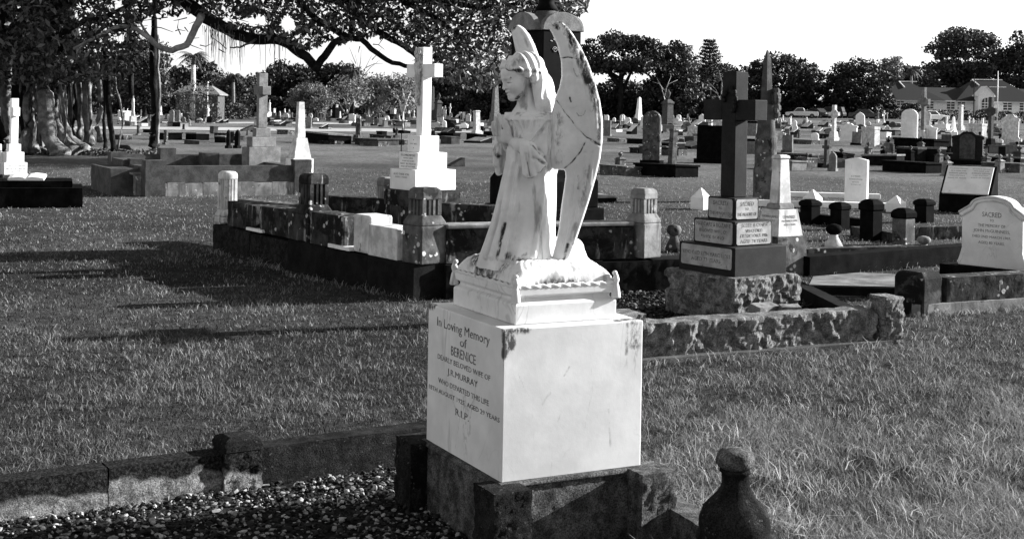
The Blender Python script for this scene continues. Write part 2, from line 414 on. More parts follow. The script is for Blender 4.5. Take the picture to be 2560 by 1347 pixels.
stain_attr(me, [([(-HX, -HY, hB), (-HX + .09, -HY, hB)], .020, 1.0), ([(-HX, -HY, hB), (-HX, -HY, hB - .09)], .020, 1.0), ([(-HX + .02, -HY, hB), (-HX + .03, -HY, hB - .06)], .026, .8),
                ([(-HX, -HY, hB), (-HX, -HY, hB - .15)], .005, .5),
                ([(HX - .035, -HY, hB), (HX - .035, -HY, hB - .09)], .03, .6), ([(HX - .07, -HY, hB), (HX - .07, -HY, hB - .12)], .010, .5),
                ([(-HX, HY, hB), (-HX, HY - .05, hB)], .022, 1.0), ([(HX - .1, -HY + .03, hB), (HX, -HY + .05, hB)], .03, .8),
                ([(-HX + .20, -HY, .0), (-HX + .205, -HY, .10), (-HX + .215, -HY, .16), (-HX + .235, -HY, .22)], .0035, .34), ([(-HX + .33, -HY, .02), (-HX + .34, -HY, .17), (-HX + .37, -HY, .30), (-HX + .36, -HY, .42)], .003, .28), ([(-HX + .45, -HY, .08), (-HX + .44, -HY, .22)], .006, .35), ([(-HX + .16, -HY, .26), (-HX + .19, -HY, .30)], .008, .3), ([(-HX + .25, -HY, .36), (-HX + .27, -HY, .39)], .006, .4), ([(-HX, -HY + .02, .0), (-HX, -HY + .035, .1)], .004, .25),
                ([(-HX + .05, -HY, .40), (-HX + .09, -HY, .32), (-HX + .12, -HY, .28), (-HX + .13, -HY, .1)], .0035, .3), ([(-HX, HY - .28, .03), (-HX, HY - .33, .20)], .0035, .45)])
blk = link('block', me, 'marble', ped, bevel=.004)
FL = Matrix.Translation((-HX - .0006, 0, 0)) @ Matrix.Rotation(-PI / 2, 4, 'Z')
def fit_lines(mb, T, rows, bold=.01):
    """rows = (text, letter height, width, x, z)"""
    for s_, hgt, wid, x, z in rows:
        m2 = MB(); text_mesh(m2, [(s_, 1.0, 0, 0)], Matrix.Identity(4), bold)
        xs = [v[0] for v in m2.v]; zs = [v[2] for v in m2.v]
        if not xs: continue
        cx_, wx = (max(xs) + min(xs)) / 2, max(xs) - min(xs); cz, wz = (max(zs) + min(zs)) / 2, max(zs) - min(zs)
        mb.add([((v[0] - cx_) * wid / wx + x, v[1] * .5, (v[2] - cz) * hgt / wz + z) for v in m2.v], m2.f, T)
tz = lambda f: hB * (1 - f)
for row_ in [('In Loving Memory', .046, .47, -.01, tz(.115)), ('of', .034, .06, .0, tz(.19)), ('BERENICE', .036, .22, .0, tz(.275)), ('DEARLY BELOVED WIFE OF', .020, .47, .0, tz(.355)),
                    ('J.R.MURRAY', .031, .27, -.005, tz(.44)), ('WHO DEPARTED THIS LIFE', .020, .45, .0, tz(.525)), ('18TH AUGUST 1925, AGED 29 YEARS', .020, .63, .0, tz(.605)), ('R.I.P.', .026, .12, .0, tz(.69))]:
    ins = MB(); fit_lines(ins, FL, [row_], .004); ins.build('inscription', 'ink', ped)
# --- statue: moulded slab, cushion, tassels, kneeling figure
st = thing('angel_statue', 'stained white marble angel kneeling in prayer with tall folded wings on a tasselled cushion', 'statue', (MC.x, MC.y, 0), TH)
SX, SY = .214, .27
zs0 = ZB1 + .001
sl = MB(); sl.rect([(0, zs0), (0, zs0 + .070), (-.006, zs0 + .076), (-.016, zs0 + .082), (-.020, zs0 + .090), (-.016, zs0 + .098), (-.004, zs0 + .101), (-.001, zs0 + .103), (0, zs0 + .130)], SX, SY)
me_s = sl.build('slab', 'marble', st, bevel=.003)
# cushion
zc0 = zs0 + .131
def pillow(hx, hy, zb, hgt, n=56):
    V = []; Q = []
    for side in (0, 1):
        for i in range(n + 1):
            for j in range(n + 1):
                u, v = -1 + 2 * i / n, -1 + 2 * j / n
                e = (max(0, 1 - abs(u) ** 6) ** .5) * (max(0, 1 - abs(v) ** 6) ** .5)
                pinch = 1 - .05 * (1 - abs(u) ** 2) * abs(v) ** 6
                x = u * hx * (1 - .05 * (1 - v * v) * abs(u) ** 4); y = v * hy * (1 - .05 * (1 - u * u) * abs(v) ** 4)
                dz = (hgt * .76 if side == 0 else -hgt * .24) * e
                if side == 0:
                    dz += e * .0045 * (math.sin(26 * u + 5 * math.sin(6 * v)) * math.sin(23 * v + 4 * math.cos(7 * u)))
                V.append((x, y, zb + hgt * .24 + dz))
        o = side * (n + 1) ** 2
        for i in range(n):
            for j in range(n):
                q = (o + i * (n + 1) + j, o + (i + 1) * (n + 1) + j, o + (i + 1) * (n + 1) + j + 1, o + i * (n + 1) + j + 1)
                Q.append(q if side == 0 else q[::-1])
    return np.array(V), np.array(Q)
CVx, CVy = SX - .006, SY - .006
V, Q = pillow(CVx, CVy, zc0 - .012, .10)
stn = np.clip(1.5 - np.linalg.norm((V - np.array((-CVx * .8, .02, zc0 + .05))) / np.array((.05, .16, .06)), axis=1), 0, 1) * 1.0
stn = np.maximum(stn, np.clip(1.4 - np.linalg.norm((V - np.array((-.02, -CVy * .92, zc0 + .02))) / np.array((.14, .05, .02)), axis=1), 0, 1) * .95)
cush = npmesh('cushion', V, Q, 'marble_old', st, True, [('stain', stn, 'POINT')])
rp = MB(); per = []
for sgn in range(4):
    for k in range(60):
        t = -1 + 2 * k / 60
        per.append([(t * CVx, -CVy), (CVx, t * CVy), (-t * CVx, CVy), (-CVx, -t * CVy)][sgn])
zr = zc0 + .004
rings = []
for i, (x, y) in enumerate(per + per[:1]):
    d = Vector(per[(i + 1) % len(per)] + (0,)) - Vector(per[i - 1] + (0,)); d.normalize(); nrm = Vector((d.y, -d.x, 0))
    rings.append([Vector((x, y, zr)) + (nrm * math.cos(a) + Vector((0, 0, 1)) * math.sin(a)) * (.0075 + .003 * math.cos(2 * a + i * 1.05)) for a in [2 * PI * k / 10 for k in range(10)]])
rp.rings(rings, False); rp.build('rope_edging', 'marble_old', st, smooth=True)
for sx in (-1, 1):
    for sy in (-1, 1):
        t = MB(); x, y = sx * (CVx + .004), sy * (CVy + .004)
        t.lathe([(.006, .030), (.010, .020), (.013, .010), (.011, .0), (.008, -.006), (.011, -.012), (.015, -.03), (.019, -.056), (.017, -.060), (.002, -.061)], 20, (x, y, zr + .004), flute=1, fd=.16)
        t.ball((x * .985, y * .985, zr + .036), .010, 10, 7)
        t.build('tassel', 'marble_old', st, smooth=True)
ZC = zc0 + .064
# --- figure (head, neck, arms, hands) -------------------------------------------------
beta = R(19); HS = .88
HCn = S(1300, 190, 0.0)
fv = np.array((-math.cos(beta), 0, -math.sin(beta))); sv = np.array((0, -1.0, 0)); uv = np.array((-math.sin(beta), 0, math.cos(beta)))
def HP(f, s_, u): return HCn + HS * (fv * f + sv * s_ + uv * u)
HB = np.array([fv, sv, uv])
lo = S(1225, 420, 0) - np.array((.03, .2, .02)); hi = S(1400, 125, 0) + np.array((.03, .17, .02))
g = Grid(lo, hi, .0026)
D = ell(g, HP(-.012, 0, .022), np.array((.080, .063, .072)) * HS, HB)
D = smin(D, ell(g, HP(.030, 0, -.022), np.array((.050, .050, .066)) * HS, HB), .02)
D = smin(D, cap(g, HP(.020, 0, -.055), HP(.060, 0, -.076), .030 * HS, .019 * HS), .02)
D = smin(D, ell(g, HP(.070, 0, -.078), np.array((.013, .014, .012)) * HS, HB), .012)
D = smin(D, ell(g, HP(.052, 0, .026), np.array((.032, .040, .032)) * HS, HB), .015)
for q in (-1, 1): D = smin(D, ell(g, HP(.050, q * .030, -.028), np.array((.026, .022, .026)) * HS, HB), .015)
for q in (-1, 1): D = smax(D, -ell(g, HP(.083, q * .027, -.001), np.array((.016, .015, .010)) * HS, HB), .010)
for q in (-1, 1):
    D = smin(D, ell(g, HP(.0655, q * .027, -.001), np.array((.0125, .0125, .0105)) * HS, HB), .003)
    D = smin(D, cap(g, HP(.0745, q * .015, -.005), HP(.069, q * .040, -.006), .0035 * HS), .002)      # lowered lid
    D = smin(D, cap(g, HP(.081, q * .010, .013), HP(.068, q * .042, .010), .0055 * HS, .004 * HS), .008)
D = smin(D, cap(g, HP(.076, 0, .006), HP(.090, 0, -.026), .006 * HS, .0085 * HS), .008)
D = smin(D, ell(g, HP(.086, 0, -.031), np.array((.010, .012, .007)) * HS, HB), .005)
for q in (-1, 1): D = smax(D, -ell(g, HP(.087, q * .0065, -.0375), np.array((.005, .003, .0035)) * HS, HB), .002)
D = smin(D, ell(g, HP(.077, 0, -.047), np.array((.011, .017, .0075)) * HS, HB), .005)
D = smin(D, ell(g, HP(.0745, 0, -.0595), np.array((.011, .014, .0065)) * HS, HB), .005)
D = smax(D, -ell(g, HP(.088, 0, -.0535), np.array((.008, .017, .0016)) * HS, HB), .002)
# neck, shoulders, torso core
D = smin(D, cap(g, S(1316, 240, 0), S(1324, 290, 0), .037, .041), .018)
D = smin(D, ell(g, S(1326, 305, 0), (.078, .115, .050)), .03)
D = smin(D, cap(g, S(1326, 305, 0), S(1328, 395, 0), .075), .03)
# arms and praying hands
for q in (-1, 1):
    sh = S(1368 if q < 0 else 1300, 318, 0); sh[1] = q * .07
    el_ = S(1340, 394, -.11); el_[1] *= -q if q > 0 else 1
    if q > 0: el_ = np.array((S(1340, 394, -.11)[0], .11, el_[2]))
    wr = S(1279, 353, -.022); wr = np.array((wr[0], q * .022, wr[2]))
    D = smin(D, cap(g, sh, el_, .024, .022), .015); D = smin(D, cap(g, el_, wr, .023, .0175), .010)
    pm = lambda px, py, l: np.array((S(px, py, -l)[0], q * l, S(px, py, -l)[2]))
    D = smin(D, ell(g, pm(1259, 341, .013), (.021, .011, .027)), .010)
    D = smin(D, cap(g, pm(1272, 349, .016), pm(1255, 334, .012), .013, .012), .008)
    for (bx, by, mx, my, tx, ty, r_) in ((1266, 329, 1261, 309, 1257, 290, .0080), (1258, 331, 1253, 309, 1249, 287, .0083), (1250, 333, 1245, 313, 1242, 294, .0078), (1243, 337, 1238, 321, 1236, 306, .0068)):
        fd_ = cap(g, pm(bx, by, .012), pm(mx, my, .0115), r_ * 1.06, r_); fd_ = np.minimum(fd_, cap(g, pm(mx, my, .0115), pm(tx, ty, .007), r_, r_ * .72))
        D = smin(D, fd_, .0028)
    th_ = np.minimum(cap(g, pm(1275, 343, .017), pm(1272, 322, .019), .010, .0085), cap(g, pm(1272, 322, .019), pm(1266, 304, .013), .0085, .0065))
    D = smin(D, th_, .003)
darks_b = [([HP(.03, .045, -.070), HP(.055, .02, -.088)], .010, .7), ([HP(.0, .05, -.07), HP(.03, .03, -.09)], .009, .5), ([S(1292, 250, -.04), S(1300, 258, -.04)], .012, .6),  # darkened lines at lids, mouth, nostrils, under the chin and between fingers
            ([HP(.075, .018, .016), HP(.066, .046, .012)], .0045, .75), ([HP(.078, .018, -.008), HP(.068, .042, -.009)], .004, .55),
            ([HP(.090, -.02, -.0535), HP(.085, .017, -.0535)], .004, .9), ([HP(.092, .006, -.039), HP(.090, .010, -.036)], .0045, .95),
            ([S(1256, 322, -.02), S(1253, 314, -.02)], .004, .7), ([S(1246, 325, -.02), S(1244, 318, -.02)], .004, .6), ([S(1258, 362, -.02), S(1270, 375, -.02)], .012, .4)]
sculpt('figure', D, g, 'marble_old', st, darks_b, 1)
# --- hair ---------------------------------------------------------------------------
lo = S(1400, 290, 0) * np.array((0, 0, 1)) + np.array((S(1240, 200, 0)[0] - .02, -.15, -.01)); hi = S(1300, 122, 0) * np.array((0, 0, 1)) + np.array((S(1400, 200, 0)[0] + .02, .12, .01))
g = Grid(lo, hi, .0026)
lx, ly, lz = g.X - HCn[0], g.Y - HCn[1], g.Z - HCn[2]
hf = (lx * fv[0] + lz * fv[2]) / HS; hs = (-ly) / HS + 0 * hf; hu = (lx * uv[0] + lz * uv[2]) / HS
D = ell(g, HP(-.016, 0, .026), np.array((.090, .073, .074)) * HS, HB)
D = smax(D, -(-.60 * hf + .80 * hu + .010 * np.cos(hs * 55) - .010) * HS, .012)
strand = np.sin(170 * (hf + .45 * hu) + 40 * np.abs(hs) + 2.0 * np.sin(36 * hu + 20 * hs)) * .0032
for q in (-1, 1):
    for (a, b, c_, ra, rb) in (((.066, .004, .064), (.050, .046, .050), (.012, .069, .028), .008, .011), ((.055, .035, .052), (.010, .069, .026), (-.05, .066, .004), .010, .014),
                              ((.035, .058, .030), (-.002, .071, .008), (-.055, .064, -.014), .008, .012), ((.010, .066, .006), (-.03, .068, -.018), (-.065, .052, -.04), .008, .014)):
        D = smin(D, np.minimum(cap(g, HP(a[0], q * a[1], a[2]), HP(b[0], q * b[1], b[2]), ra * HS, rb * HS), cap(g, HP(b[0], q * b[1], b[2]), HP(c_[0], q * c_[1], c_[2]), rb * HS, rb * HS)), .0035)
D = smin(D, cap(g, HP(.074, -.015, .062), HP(.05, .0, .078), .008, .012), .006)
LW = lambda px, py, l: S(px, py, l)
D = smin(D, cap(g, HP(-.065, 0, .02), LW(1356, 222, 0.0), .046, .044), .03)
D = smin(D, cap(g, LW(1356, 222, 0.0), LW(1364, 272, -.02), .044, .034), .02)
D = smin(D, cap(g, LW(1345, 205, -.055), LW(1358, 262, -.075), .026, .028), .015)
D = smin(D, cap(g, LW(1358, 262, -.075), LW(1366, 276, -.078), .028, .020), .015)
D = smin(D, cap(g, LW(1345, 212, .055), LW(1352, 265, .07), .026, .028), .015)
D = D + strand
st_h = [([HP(.070, .03, .045), HP(.03, .070, .032), HP(-.03, .078, .012), HP(-.06, .07, -.003)], .010, .85), ([HP(.02, .07, .012), HP(-.03, .08, -.012)], .006, .5),  # stains under the locks, plus painted shade in the gaps and on the crown
        ([HP(-.01, .06, .08), HP(.03, .05, .07)], .024, .45), ([LW(1378, 252, -.08), LW(1380, 258, -.08)], .012, .95), ([HP(.01, .07, -.012), HP(-.02, .065, -.03)], .009, .7)]
sculpt('hair', D, g, 'marble_old', st, st_h, 1)
# --- robe ---------------------------------------------------------------------------
tab = [(284, 1266, 1386, .100), (296, 1258, 1390, .112), (330, 1264, 1391, .114), (360, 1267, 1391, .108), (400, 1264, 1391, .102), (440, 1257, 1391, .104), (480, 1248, 1390, .110), (520, 1239, 1388, .116),
       (560, 1228, 1385, .126), (600, 1214, 1384, .138), (640, 1201, 1388, .146), (668, 1194, 1396, .150)]
zt = []; cxs = []; rxs = []; rys = []
for py, l, r_, ry in tab:
    m = S((l + r_) / 2, py, 0); half = (r_ - l) / 2 * 5.1 / F
    zt.append(m[2]); cxs.append(m[0]); rys.append(ry); rxs.append(math.sqrt(max(half ** 2 - (ry * s27) ** 2, .05 ** 2)) / c27)
zt, cxs, rxs, rys = [np.array(x)[::-1] for x in (zt, cxs, rxs, rys)]
ztop = zt[-1]; zbot = ZC - .012
lo = np.array((S(1180, 660, 0)[0] - .03, -.24, zbot - .01)); hi = np.array((S(1500, 660, 0)[0] + .03, .2, ztop + .02))
g = Grid(lo, hi, .0034)
zz = g.Z
cxz, rxz, ryz = np.interp(zz, zt, cxs), np.interp(zz, zt, rxs), np.interp(zz, zt, rys)
dx, dy = (g.X - cxz) / rxz, g.Y / ryz
ang = np.arctan2(dy, dx)
k0 = np.sqrt(dx ** 2 + dy ** 2)
D = (k0 - 1) * np.minimum(rxz, ryz)
low = np.clip((ztop - .17 - zz) / .5, 0, 1)
fold = .0075 * low * np.sin(9 * ang + 3 * zz + .6) + .0045 * low * np.sin(17 * ang - 4 * zz + 1.4)
up_ = np.clip((zz - (ztop - .16)) / .05, 0, 1) * np.clip((ztop - .02 - zz) / .02, 0, 1)
fold = fold + .0028 * up_ * np.sin(34 * ang) + .006 * np.clip((zbot + .09 - zz) / .09, 0, 1) * np.sin(13 * ang + 1)
D = D + fold
D = smax(D, zz - ztop, .018)
# hem and lower legs trailing behind over the cushion
D = smin(D, cap(g, S(1330, 640, -.03), S(1436, 636, -.03), .050, .042), .04)
D = smin(D, cap(g, S(1400, 625, .05), S(1432, 622, .03), .055, .045), .03)
D = smin(D, cap(g, S(1436, 636, -.03), S(1466, 660, -.03), .034, .02), .02)
for k in range(5):
    a = S(1395 + 10 * k, 596 + 6 * k, -.06 + .03 * k); b = S(1425 + 13 * k, 664, -.12 + .045 * k)
    D = smin(D, cap(g, a, b, .010, .016), .012)
# fold ridges down the front of the skirt
def on(px, py, out=.0):
    """point on the robe surface that the view line meets (camera side)"""
    best = None
    for l in np.linspace(-.17, .12, 60):
        p = S(px, py, l); cxx, rx_, ry_ = np.interp(p[2], zt, cxs), np.interp(p[2], zt, rxs), np.interp(p[2], zt, rys)
        v = abs(((p[0] - cxx) / rx_) ** 2 + (l / ry_) ** 2 - 1)
        if l < 0 or px < 1300:
            if best is None or v < best[0] - 1e-3: best = (v, p)
    return best[1]
for pts, ra, rb in (([(1282, 410), (1262, 520), (1232, 640)], .008, .016), ([(1297, 420), (1279, 540), (1258, 645)], .007, .014), ([(1272, 400), (1252, 500), (1215, 640)], .006, .013), ([(1360, 430), (1352, 540), (1334, 640)], .006, .012),
                    ([(1284, 300), (1302, 335), (1316, 350)], .005, .006), ([(1300, 298), (1310, 330), (1318, 350)], .0045, .006), ([(1330, 300), (1322, 335), (1318, 352)], .0045, .006), ([(1355, 302), (1336, 330), (1320, 354)], .006, .007), ([(1378, 300), (1378, 360), (1374, 425)], .008, .007), ([(1268, 305), (1270, 330), (1274, 360)], .006, .007)):
    for a, b in zip(pts[:-1], pts[1:]): D = smin(D, cap(g, on(*a), on(*b), ra, rb), .008)
D = smin(D, cap(g, S(1364, 314, -.078), S(1352, 366, -.096), .042, .034), .03); D = smin(D, cap(g, S(1352, 366, -.096), S(1322, 360, -.104), .032, .022), .02)
D = smin(D, cap(g, S(1290, 312, .07), S(1272, 352, .09), .036, .030), .03)
bd = [(1262, 290), (1280, 291), (1310, 291), (1340, 291), (1370, 291), (1386, 290)]
for a, b in zip(bd[:-1], bd[1:]): D = smin(D, cap(g, on(*a), on(*b), .007), .004)
D = smin(D, cap(g, S(1376, 300, -.062), S(1378, 408, -.062), .034, .030), .03)
D = smin(D, cap(g, S(1388, 310, -.095), S(1389, 400, -.095), .026, .024), .02)
def surf(px, py):
    """first point of the carved robe that the view line meets"""
    for l in np.linspace(-.22, .15, 260):
        p = S(px, py, l); i = np.round((p - g.lo) / g.h).astype(int)
        if (i >= 0).all() and (i < np.array(D.shape)).all() and D[tuple(i)] < 0: return p
    return on(px, py)
gath = [[surf(*q) for q in L] for L in ([(1286, 302), (1302, 335), (1317, 354)], [(1300, 302), (1311, 332), (1318, 354)], [(1315, 302), (1316, 330), (1319, 354)], [(1330, 302), (1323, 335), (1320, 354)], [(1345, 303), (1331, 335), (1321, 354)], [(1362, 303), (1342, 330), (1323, 355)])]
crs = [[surf(*q) for q in L] for L in ([(1369, 306), (1350, 331), (1330, 356)], [(1324, 360), (1344, 374), (1364, 398)], [(1376, 306), (1373, 360), (1370, 420)], [(1280, 300), (1278, 325), (1280, 348)])]
bnd = [[surf(x, y) for x in (1264, 1280, 1300, 1320, 1340, 1360, 1374, 1384)] for y in (284, 299)]; bead = [surf(x, 291.5) for x in range(1340, 1386, 6)]
for L in gath:
    for a, b in zip(L[:-1], L[1:]): D = smin(D, cap(g, a, b, .0055, .0045), .004)
for L in crs:
    for a, b in zip(L[:-1], L[1:]): D = smax(D, -cap(g, a, b, .0065, .0055), .005)
for L in bnd:
    for a, b in zip(L[:-1], L[1:]): D = smin(D, cap(g, a, b, .0055), .003)
for a in bead: D = smin(D, cap(g, a, a + np.array((0, 0, .001)), .0055), .002)
rb_st = [(L, .006, .75) for L in crs] + [([L[1], L[2]], .0035, .5) for L in gath] + [(bnd[1], .004, .5), (bead, .005, .6)] + [([on(1262, 560), on(1252, 605), on(1244, 650)], .010, .95), ([on(1252, 615), on(1240, 655)], .012, .55), ([on(1272, 640), on(1300, 655), on(1350, 660)], .018, .8), ([on(1262, 620), on(1264, 645)], .008, .6), ([on(1305, 640), on(1322, 632)], .008, .5),  # stains, plus shade lines painted into creases, gathers and band edges
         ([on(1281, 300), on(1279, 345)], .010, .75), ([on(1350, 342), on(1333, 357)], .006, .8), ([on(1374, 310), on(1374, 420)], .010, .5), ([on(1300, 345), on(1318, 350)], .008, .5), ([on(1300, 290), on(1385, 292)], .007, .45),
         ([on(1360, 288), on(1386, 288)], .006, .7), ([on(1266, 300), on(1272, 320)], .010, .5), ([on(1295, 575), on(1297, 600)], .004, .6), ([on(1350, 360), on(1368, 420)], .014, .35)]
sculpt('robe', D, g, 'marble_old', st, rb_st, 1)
# --- sleeves ------------------------------------------------------------------------
for q in (-1, 1):
    P = (lambda px, py, l: S(px, py, -l)) if q < 0 else (lambda px, py, l: np.array((S(px, py, l)[0], l, S(px, py, l)[2])))
    if q < 0:
        shp = [((1288, 358, .060), (1304, 364, .092), .0215, .026), ((1304, 364, .092), (1322, 374, .108), .026, .030), ((1322, 374, .108), (1336, 400, .112), .030, .022)]
        lip = [(1306, 436), (1314, 445), (1327, 447), (1338, 440), (1346, 436), (1358, 424), (1366, 412)]; ll = .140
        sst = [([P(x, y, .145) for x, y in lip], .009, .95), ([P(1345, 400, .16), P(1362, 410, .155)], .013, .85), ([P(1317, 390, .155), P(1324, 440, .15)], .004, .9), ([P(1325, 358, .15), P(1350, 385, .15)], .005, .8)]  # shade of lip, hollow and folds painted as dark strokes
        lo = P(1292, 455, .15); hi = P(1396, 290, .06); cut = None
    else:
        shp = [((1262, 318, .10), (1256, 352, .11), .030, .028), ((1256, 352, .11), (1250, 380, .09), .028, .024), ((1252, 372, .095), (1246, 432, .10), .026, .012), ((1258, 372, .09), (1256, 425, .095), .026, .014), ((1244, 380, .09), (1240, 410, .09), .016, .012)]
        lip = [(1238, 395), (1240, 412), (1246, 432), (1256, 430)]; ll = .10
        sst = [([P(1238, 375, .09), P(1244, 392, .07), P(1254, 394, .06)], .012, .9), ([P(1238, 365, .08), P(1236, 385, .08)], .006, .8)]
        lo = P(1225, 455, .0); hi = P(1285, 295, .16)
    gl = np.minimum(lo, hi) - np.array((.05, .06, .02)); gh = np.maximum(lo, hi) + np.array((.05, .06, .03))
    g = Grid(gl, gh, .003); D = None
    for a, b, ra, rb in shp:
        c_ = cap(g, P(*a), P(*b), ra, rb); D = c_ if D is None else smin(D, c_, .014)
    if q > 0:
        for a, b in zip(lip[:-1], lip[1:]): D = smin(D, cap(g, P(a[0], a[1], ll), P(b[0], b[1], ll), .006), .006)
    sculpt('sleeve', D, g, 'marble_old', st, sst, 1)
# --- wings and the hanging fan of the near sleeve --------------------------------------------------------------------------
def wing(poly, p0, wdir, thick, grooves, scal, stain_shade_px, name='wing', edge=.045):
    wd = np.array(wdir, float); wd /= np.linalg.norm(wd); nn = np.array((-wd[1], wd[0]))
    def WP(px, py):
        a, b = ray(px, py)                                  # meet the upright plane through p0 along wd
        # local -> world: X = MC.x + lx c - ly s ; Y = MC.y + lx s + ly c
        ax_, ay_ = MC.x + p0[0] * c27 - p0[1] * s27, MC.y + p0[0] * s27 + p0[1] * c27
        bx_, by_ = wd[0] * c27 - wd[1] * s27, wd[0] * s27 + wd[1] * c27
        t = (a * ay_ - ax_) / (bx_ - a * by_)
        return np.array((t, EYE + b * (ay_ + t * by_)))
    pl = np.array([WP(*p) for p in poly])
    lo2, hi2 = pl.min(0) - .02, pl.max(0) + .02; h = .0034
    gx = np.arange(lo2[0], hi2[0], h); gz = np.arange(lo2[1], hi2[1], h); gn = np.arange(-thick - .014, thick + .014, h)
    W, Z = np.meshgrid(gx, gz, indexing='ij')
    def seg(a, b):
        ba = b - a; t = np.clip(((W - a[0]) * ba[0] + (Z - a[1]) * ba[1]) / max(ba @ ba, 1e-12), 0, 1)
        return np.sqrt((W - a[0] - ba[0] * t) ** 2 + (Z - a[1] - ba[1] * t) ** 2)
    d = np.full(W.shape, 9.0); inside = np.zeros(W.shape, bool)
    for i in range(len(pl)):
        a, b = pl[i], pl[(i + 1) % len(pl)]; d = np.minimum(d, seg(a, b))
        c_ = ((a[1] > Z) != (b[1] > Z)) & (W < (b[0] - a[0]) * (Z - a[1]) / (b[1] - a[1] + 1e-12) + a[0]); inside ^= c_
    d = np.where(inside, -d, d)
    hgt = thick * (.45 + .55 * np.sqrt(np.clip(-d / edge, 0, 1)))
    for pts, wdt, dep in grooves:
        q = np.array([WP(*p) for p in pts]); dd = np.full(W.shape, 9.0)
        for a, b in zip(q[:-1], q[1:]): dd = np.minimum(dd, seg(a, b))
        hgt = hgt - dep * np.exp(-(dd / wdt) ** 2)
    for (a, b, r_, rise) in scal:                           # raised feathers
        q0, q1 = WP(*a), WP(*b); dd = seg(q0, q1); hgt = hgt + rise * np.clip((r_ - dd) / .006, 0, 1)
    N = gn[None, :, None]
    Dw = smax(np.broadcast_to(d[:, None, :], (len(gx), len(gn), len(gz))), np.abs(N) - hgt[:, None, :], .008)
    V, Q = surface_nets(Dw, np.array((gx[0], gn[0], gz[0])), h)
    # light relaxation
    s_ = np.zeros_like(V); c_ = np.zeros(len(V))
    for i in range(4):
        for j in (1, 3): np.add.at(s_, Q[:, i], V[Q[:, (i + j) % 4]]); np.add.at(c_, Q[:, i], 1)
    V = V * .5 + .5 * s_ / np.maximum(c_, 1)[:, None]
    stn = np.zeros(len(V))
    for pts, r_, amt in stain_shade_px:
        q = [WP(*p) for p in pts]
        for a, b in zip(q[:-1], q[1:]):
            ba = b - a; t = np.clip((V[:, [0, 2]] - a) @ ba / max(ba @ ba, 1e-12), 0, 1)[:, None]
            dd = np.linalg.norm(V[:, [0, 2]] - a - ba * t, axis=1); stn = np.maximum(stn, amt * np.clip(1.4 - dd / r_, 0, 1))
    Vl = np.stack([p0[0] + V[:, 0] * wd[0] + V[:, 1] * nn[0], p0[1] + V[:, 0] * wd[1] + V[:, 1] * nn[1], V[:, 2]], 1)
    npmesh(name, Vl, Q, 'marble_old', st, True, [('stain', stn, 'POINT')])
near = [(1374, 74), (1378, 64), (1390, 56), (1404, 54), (1418, 66), (1434, 88), (1452, 118), (1470, 155), (1487, 202), (1500, 252), (1507, 300), (1507, 345), (1501, 395), (1490, 442), (1475, 495), (1459, 545), (1443, 592), (1428, 636), (1416, 664), (1404, 673), (1390, 664), (1372, 660), (1382, 640), (1391, 601), (1398, 565), (1403, 517), (1409, 478), (1414, 440), (1412, 425), (1388, 424), (1378, 420), (1374, 350), (1377, 290), (1385, 262), (1388, 244), (1398, 220), (1404, 190), (1402, 150), (1393, 112), (1381, 86)]
wing(near, S(1392, 330, -.120)[:2], (.866, -.500), .027,
     [([(1392, 252), (1404, 268), (1412, 281), (1430, 302), (1441, 320), (1452, 329), (1466, 343), (1480, 350), (1500, 364)], .002, .006), ([(1400, 147), (1420, 144), (1442, 148)], .0025, .004), ([(1462, 357), (1452, 378), (1430, 405), (1412, 420)], .0035, .005),
      ([(1440, 150), (1460, 210), (1474, 280), (1478, 340)], .006, .004), ([(1424, 120), (1432, 180), (1436, 192)], .004, .003), ([(1462, 380), (1455, 440), (1440, 520), (1420, 600)], .004, .004), ([(1480, 380), (1470, 440), (1452, 520), (1430, 610)], .004, .004), ([(1440, 420), (1434, 480), (1420, 560), (1404, 630)], .004, .004)],
     [((1412, 100), (1424, 150), .016, .0025), ((1424, 196), (1430, 262), .017, .003), ((1486, 250), (1490, 320), .010, .003), ((1468, 300), (1476, 338), .012, .0025), ((1440, 385), (1436, 440), .012, .003), ((1462, 390), (1458, 470), .012, .003), ((1482, 390), (1474, 460), .009, .0025), ((1430, 460), (1420, 560), .010, .0025), ((1448, 490), (1432, 600), .010, .003), ((1440, 130), (1443, 185), .014, .003), ((1456, 150), (1456, 190), .010, .0025), ((1448, 210), (1452, 276), .017, .0035), ((1470, 215), (1474, 270), .012, .003), ((1452, 345), (1456, 356), .012, .003), ((1415, 180), (1420, 240), .020, .002)],
     [([(1404, 58), (1428, 100), (1452, 150), (1472, 205)], .020, .85), ([(1455, 130), (1478, 200), (1490, 262)], .018, .8), ([(1384, 62), (1396, 70)], .012, .8), ([(1420, 95), (1430, 130)], .008, .7), ([(1486, 230), (1496, 300), (1496, 345)], .012, .6),
      ([(1392, 252), (1404, 268), (1412, 281), (1430, 302), (1441, 320), (1452, 329), (1466, 343), (1480, 350), (1500, 364)], .0022, 1.0), ([(1478, 350), (1496, 360)], .007, .7), ([(1400, 147), (1420, 144), (1442, 148)], .0025, .9), ([(1434, 172), (1437, 184), (1442, 192), (1447, 190), (1449, 180)], .002, .7), ([(1441, 282), (1446, 289), (1453, 291), (1460, 286), (1464, 276)], .002, .7), ([(1472, 268), (1478, 282), (1484, 272)], .002, .5),
      ([(1425, 245), (1428, 255)], .004, .9), ([(1398, 290), (1398, 400)], .022, .45), ([(1462, 357), (1452, 378), (1430, 405), (1412, 420)], .003, .8), ([(1446, 440), (1446, 470)], .006, .7), ([(1470, 420), (1455, 510)], .020, .42), ([(1440, 560), (1425, 620)], .014, .4), ([(1420, 610), (1405, 655)], .008, .8), ([(1452, 470), (1462, 490)], .006, .6)])  # broad stroke at the body join paints shade; others are stains and feather lines
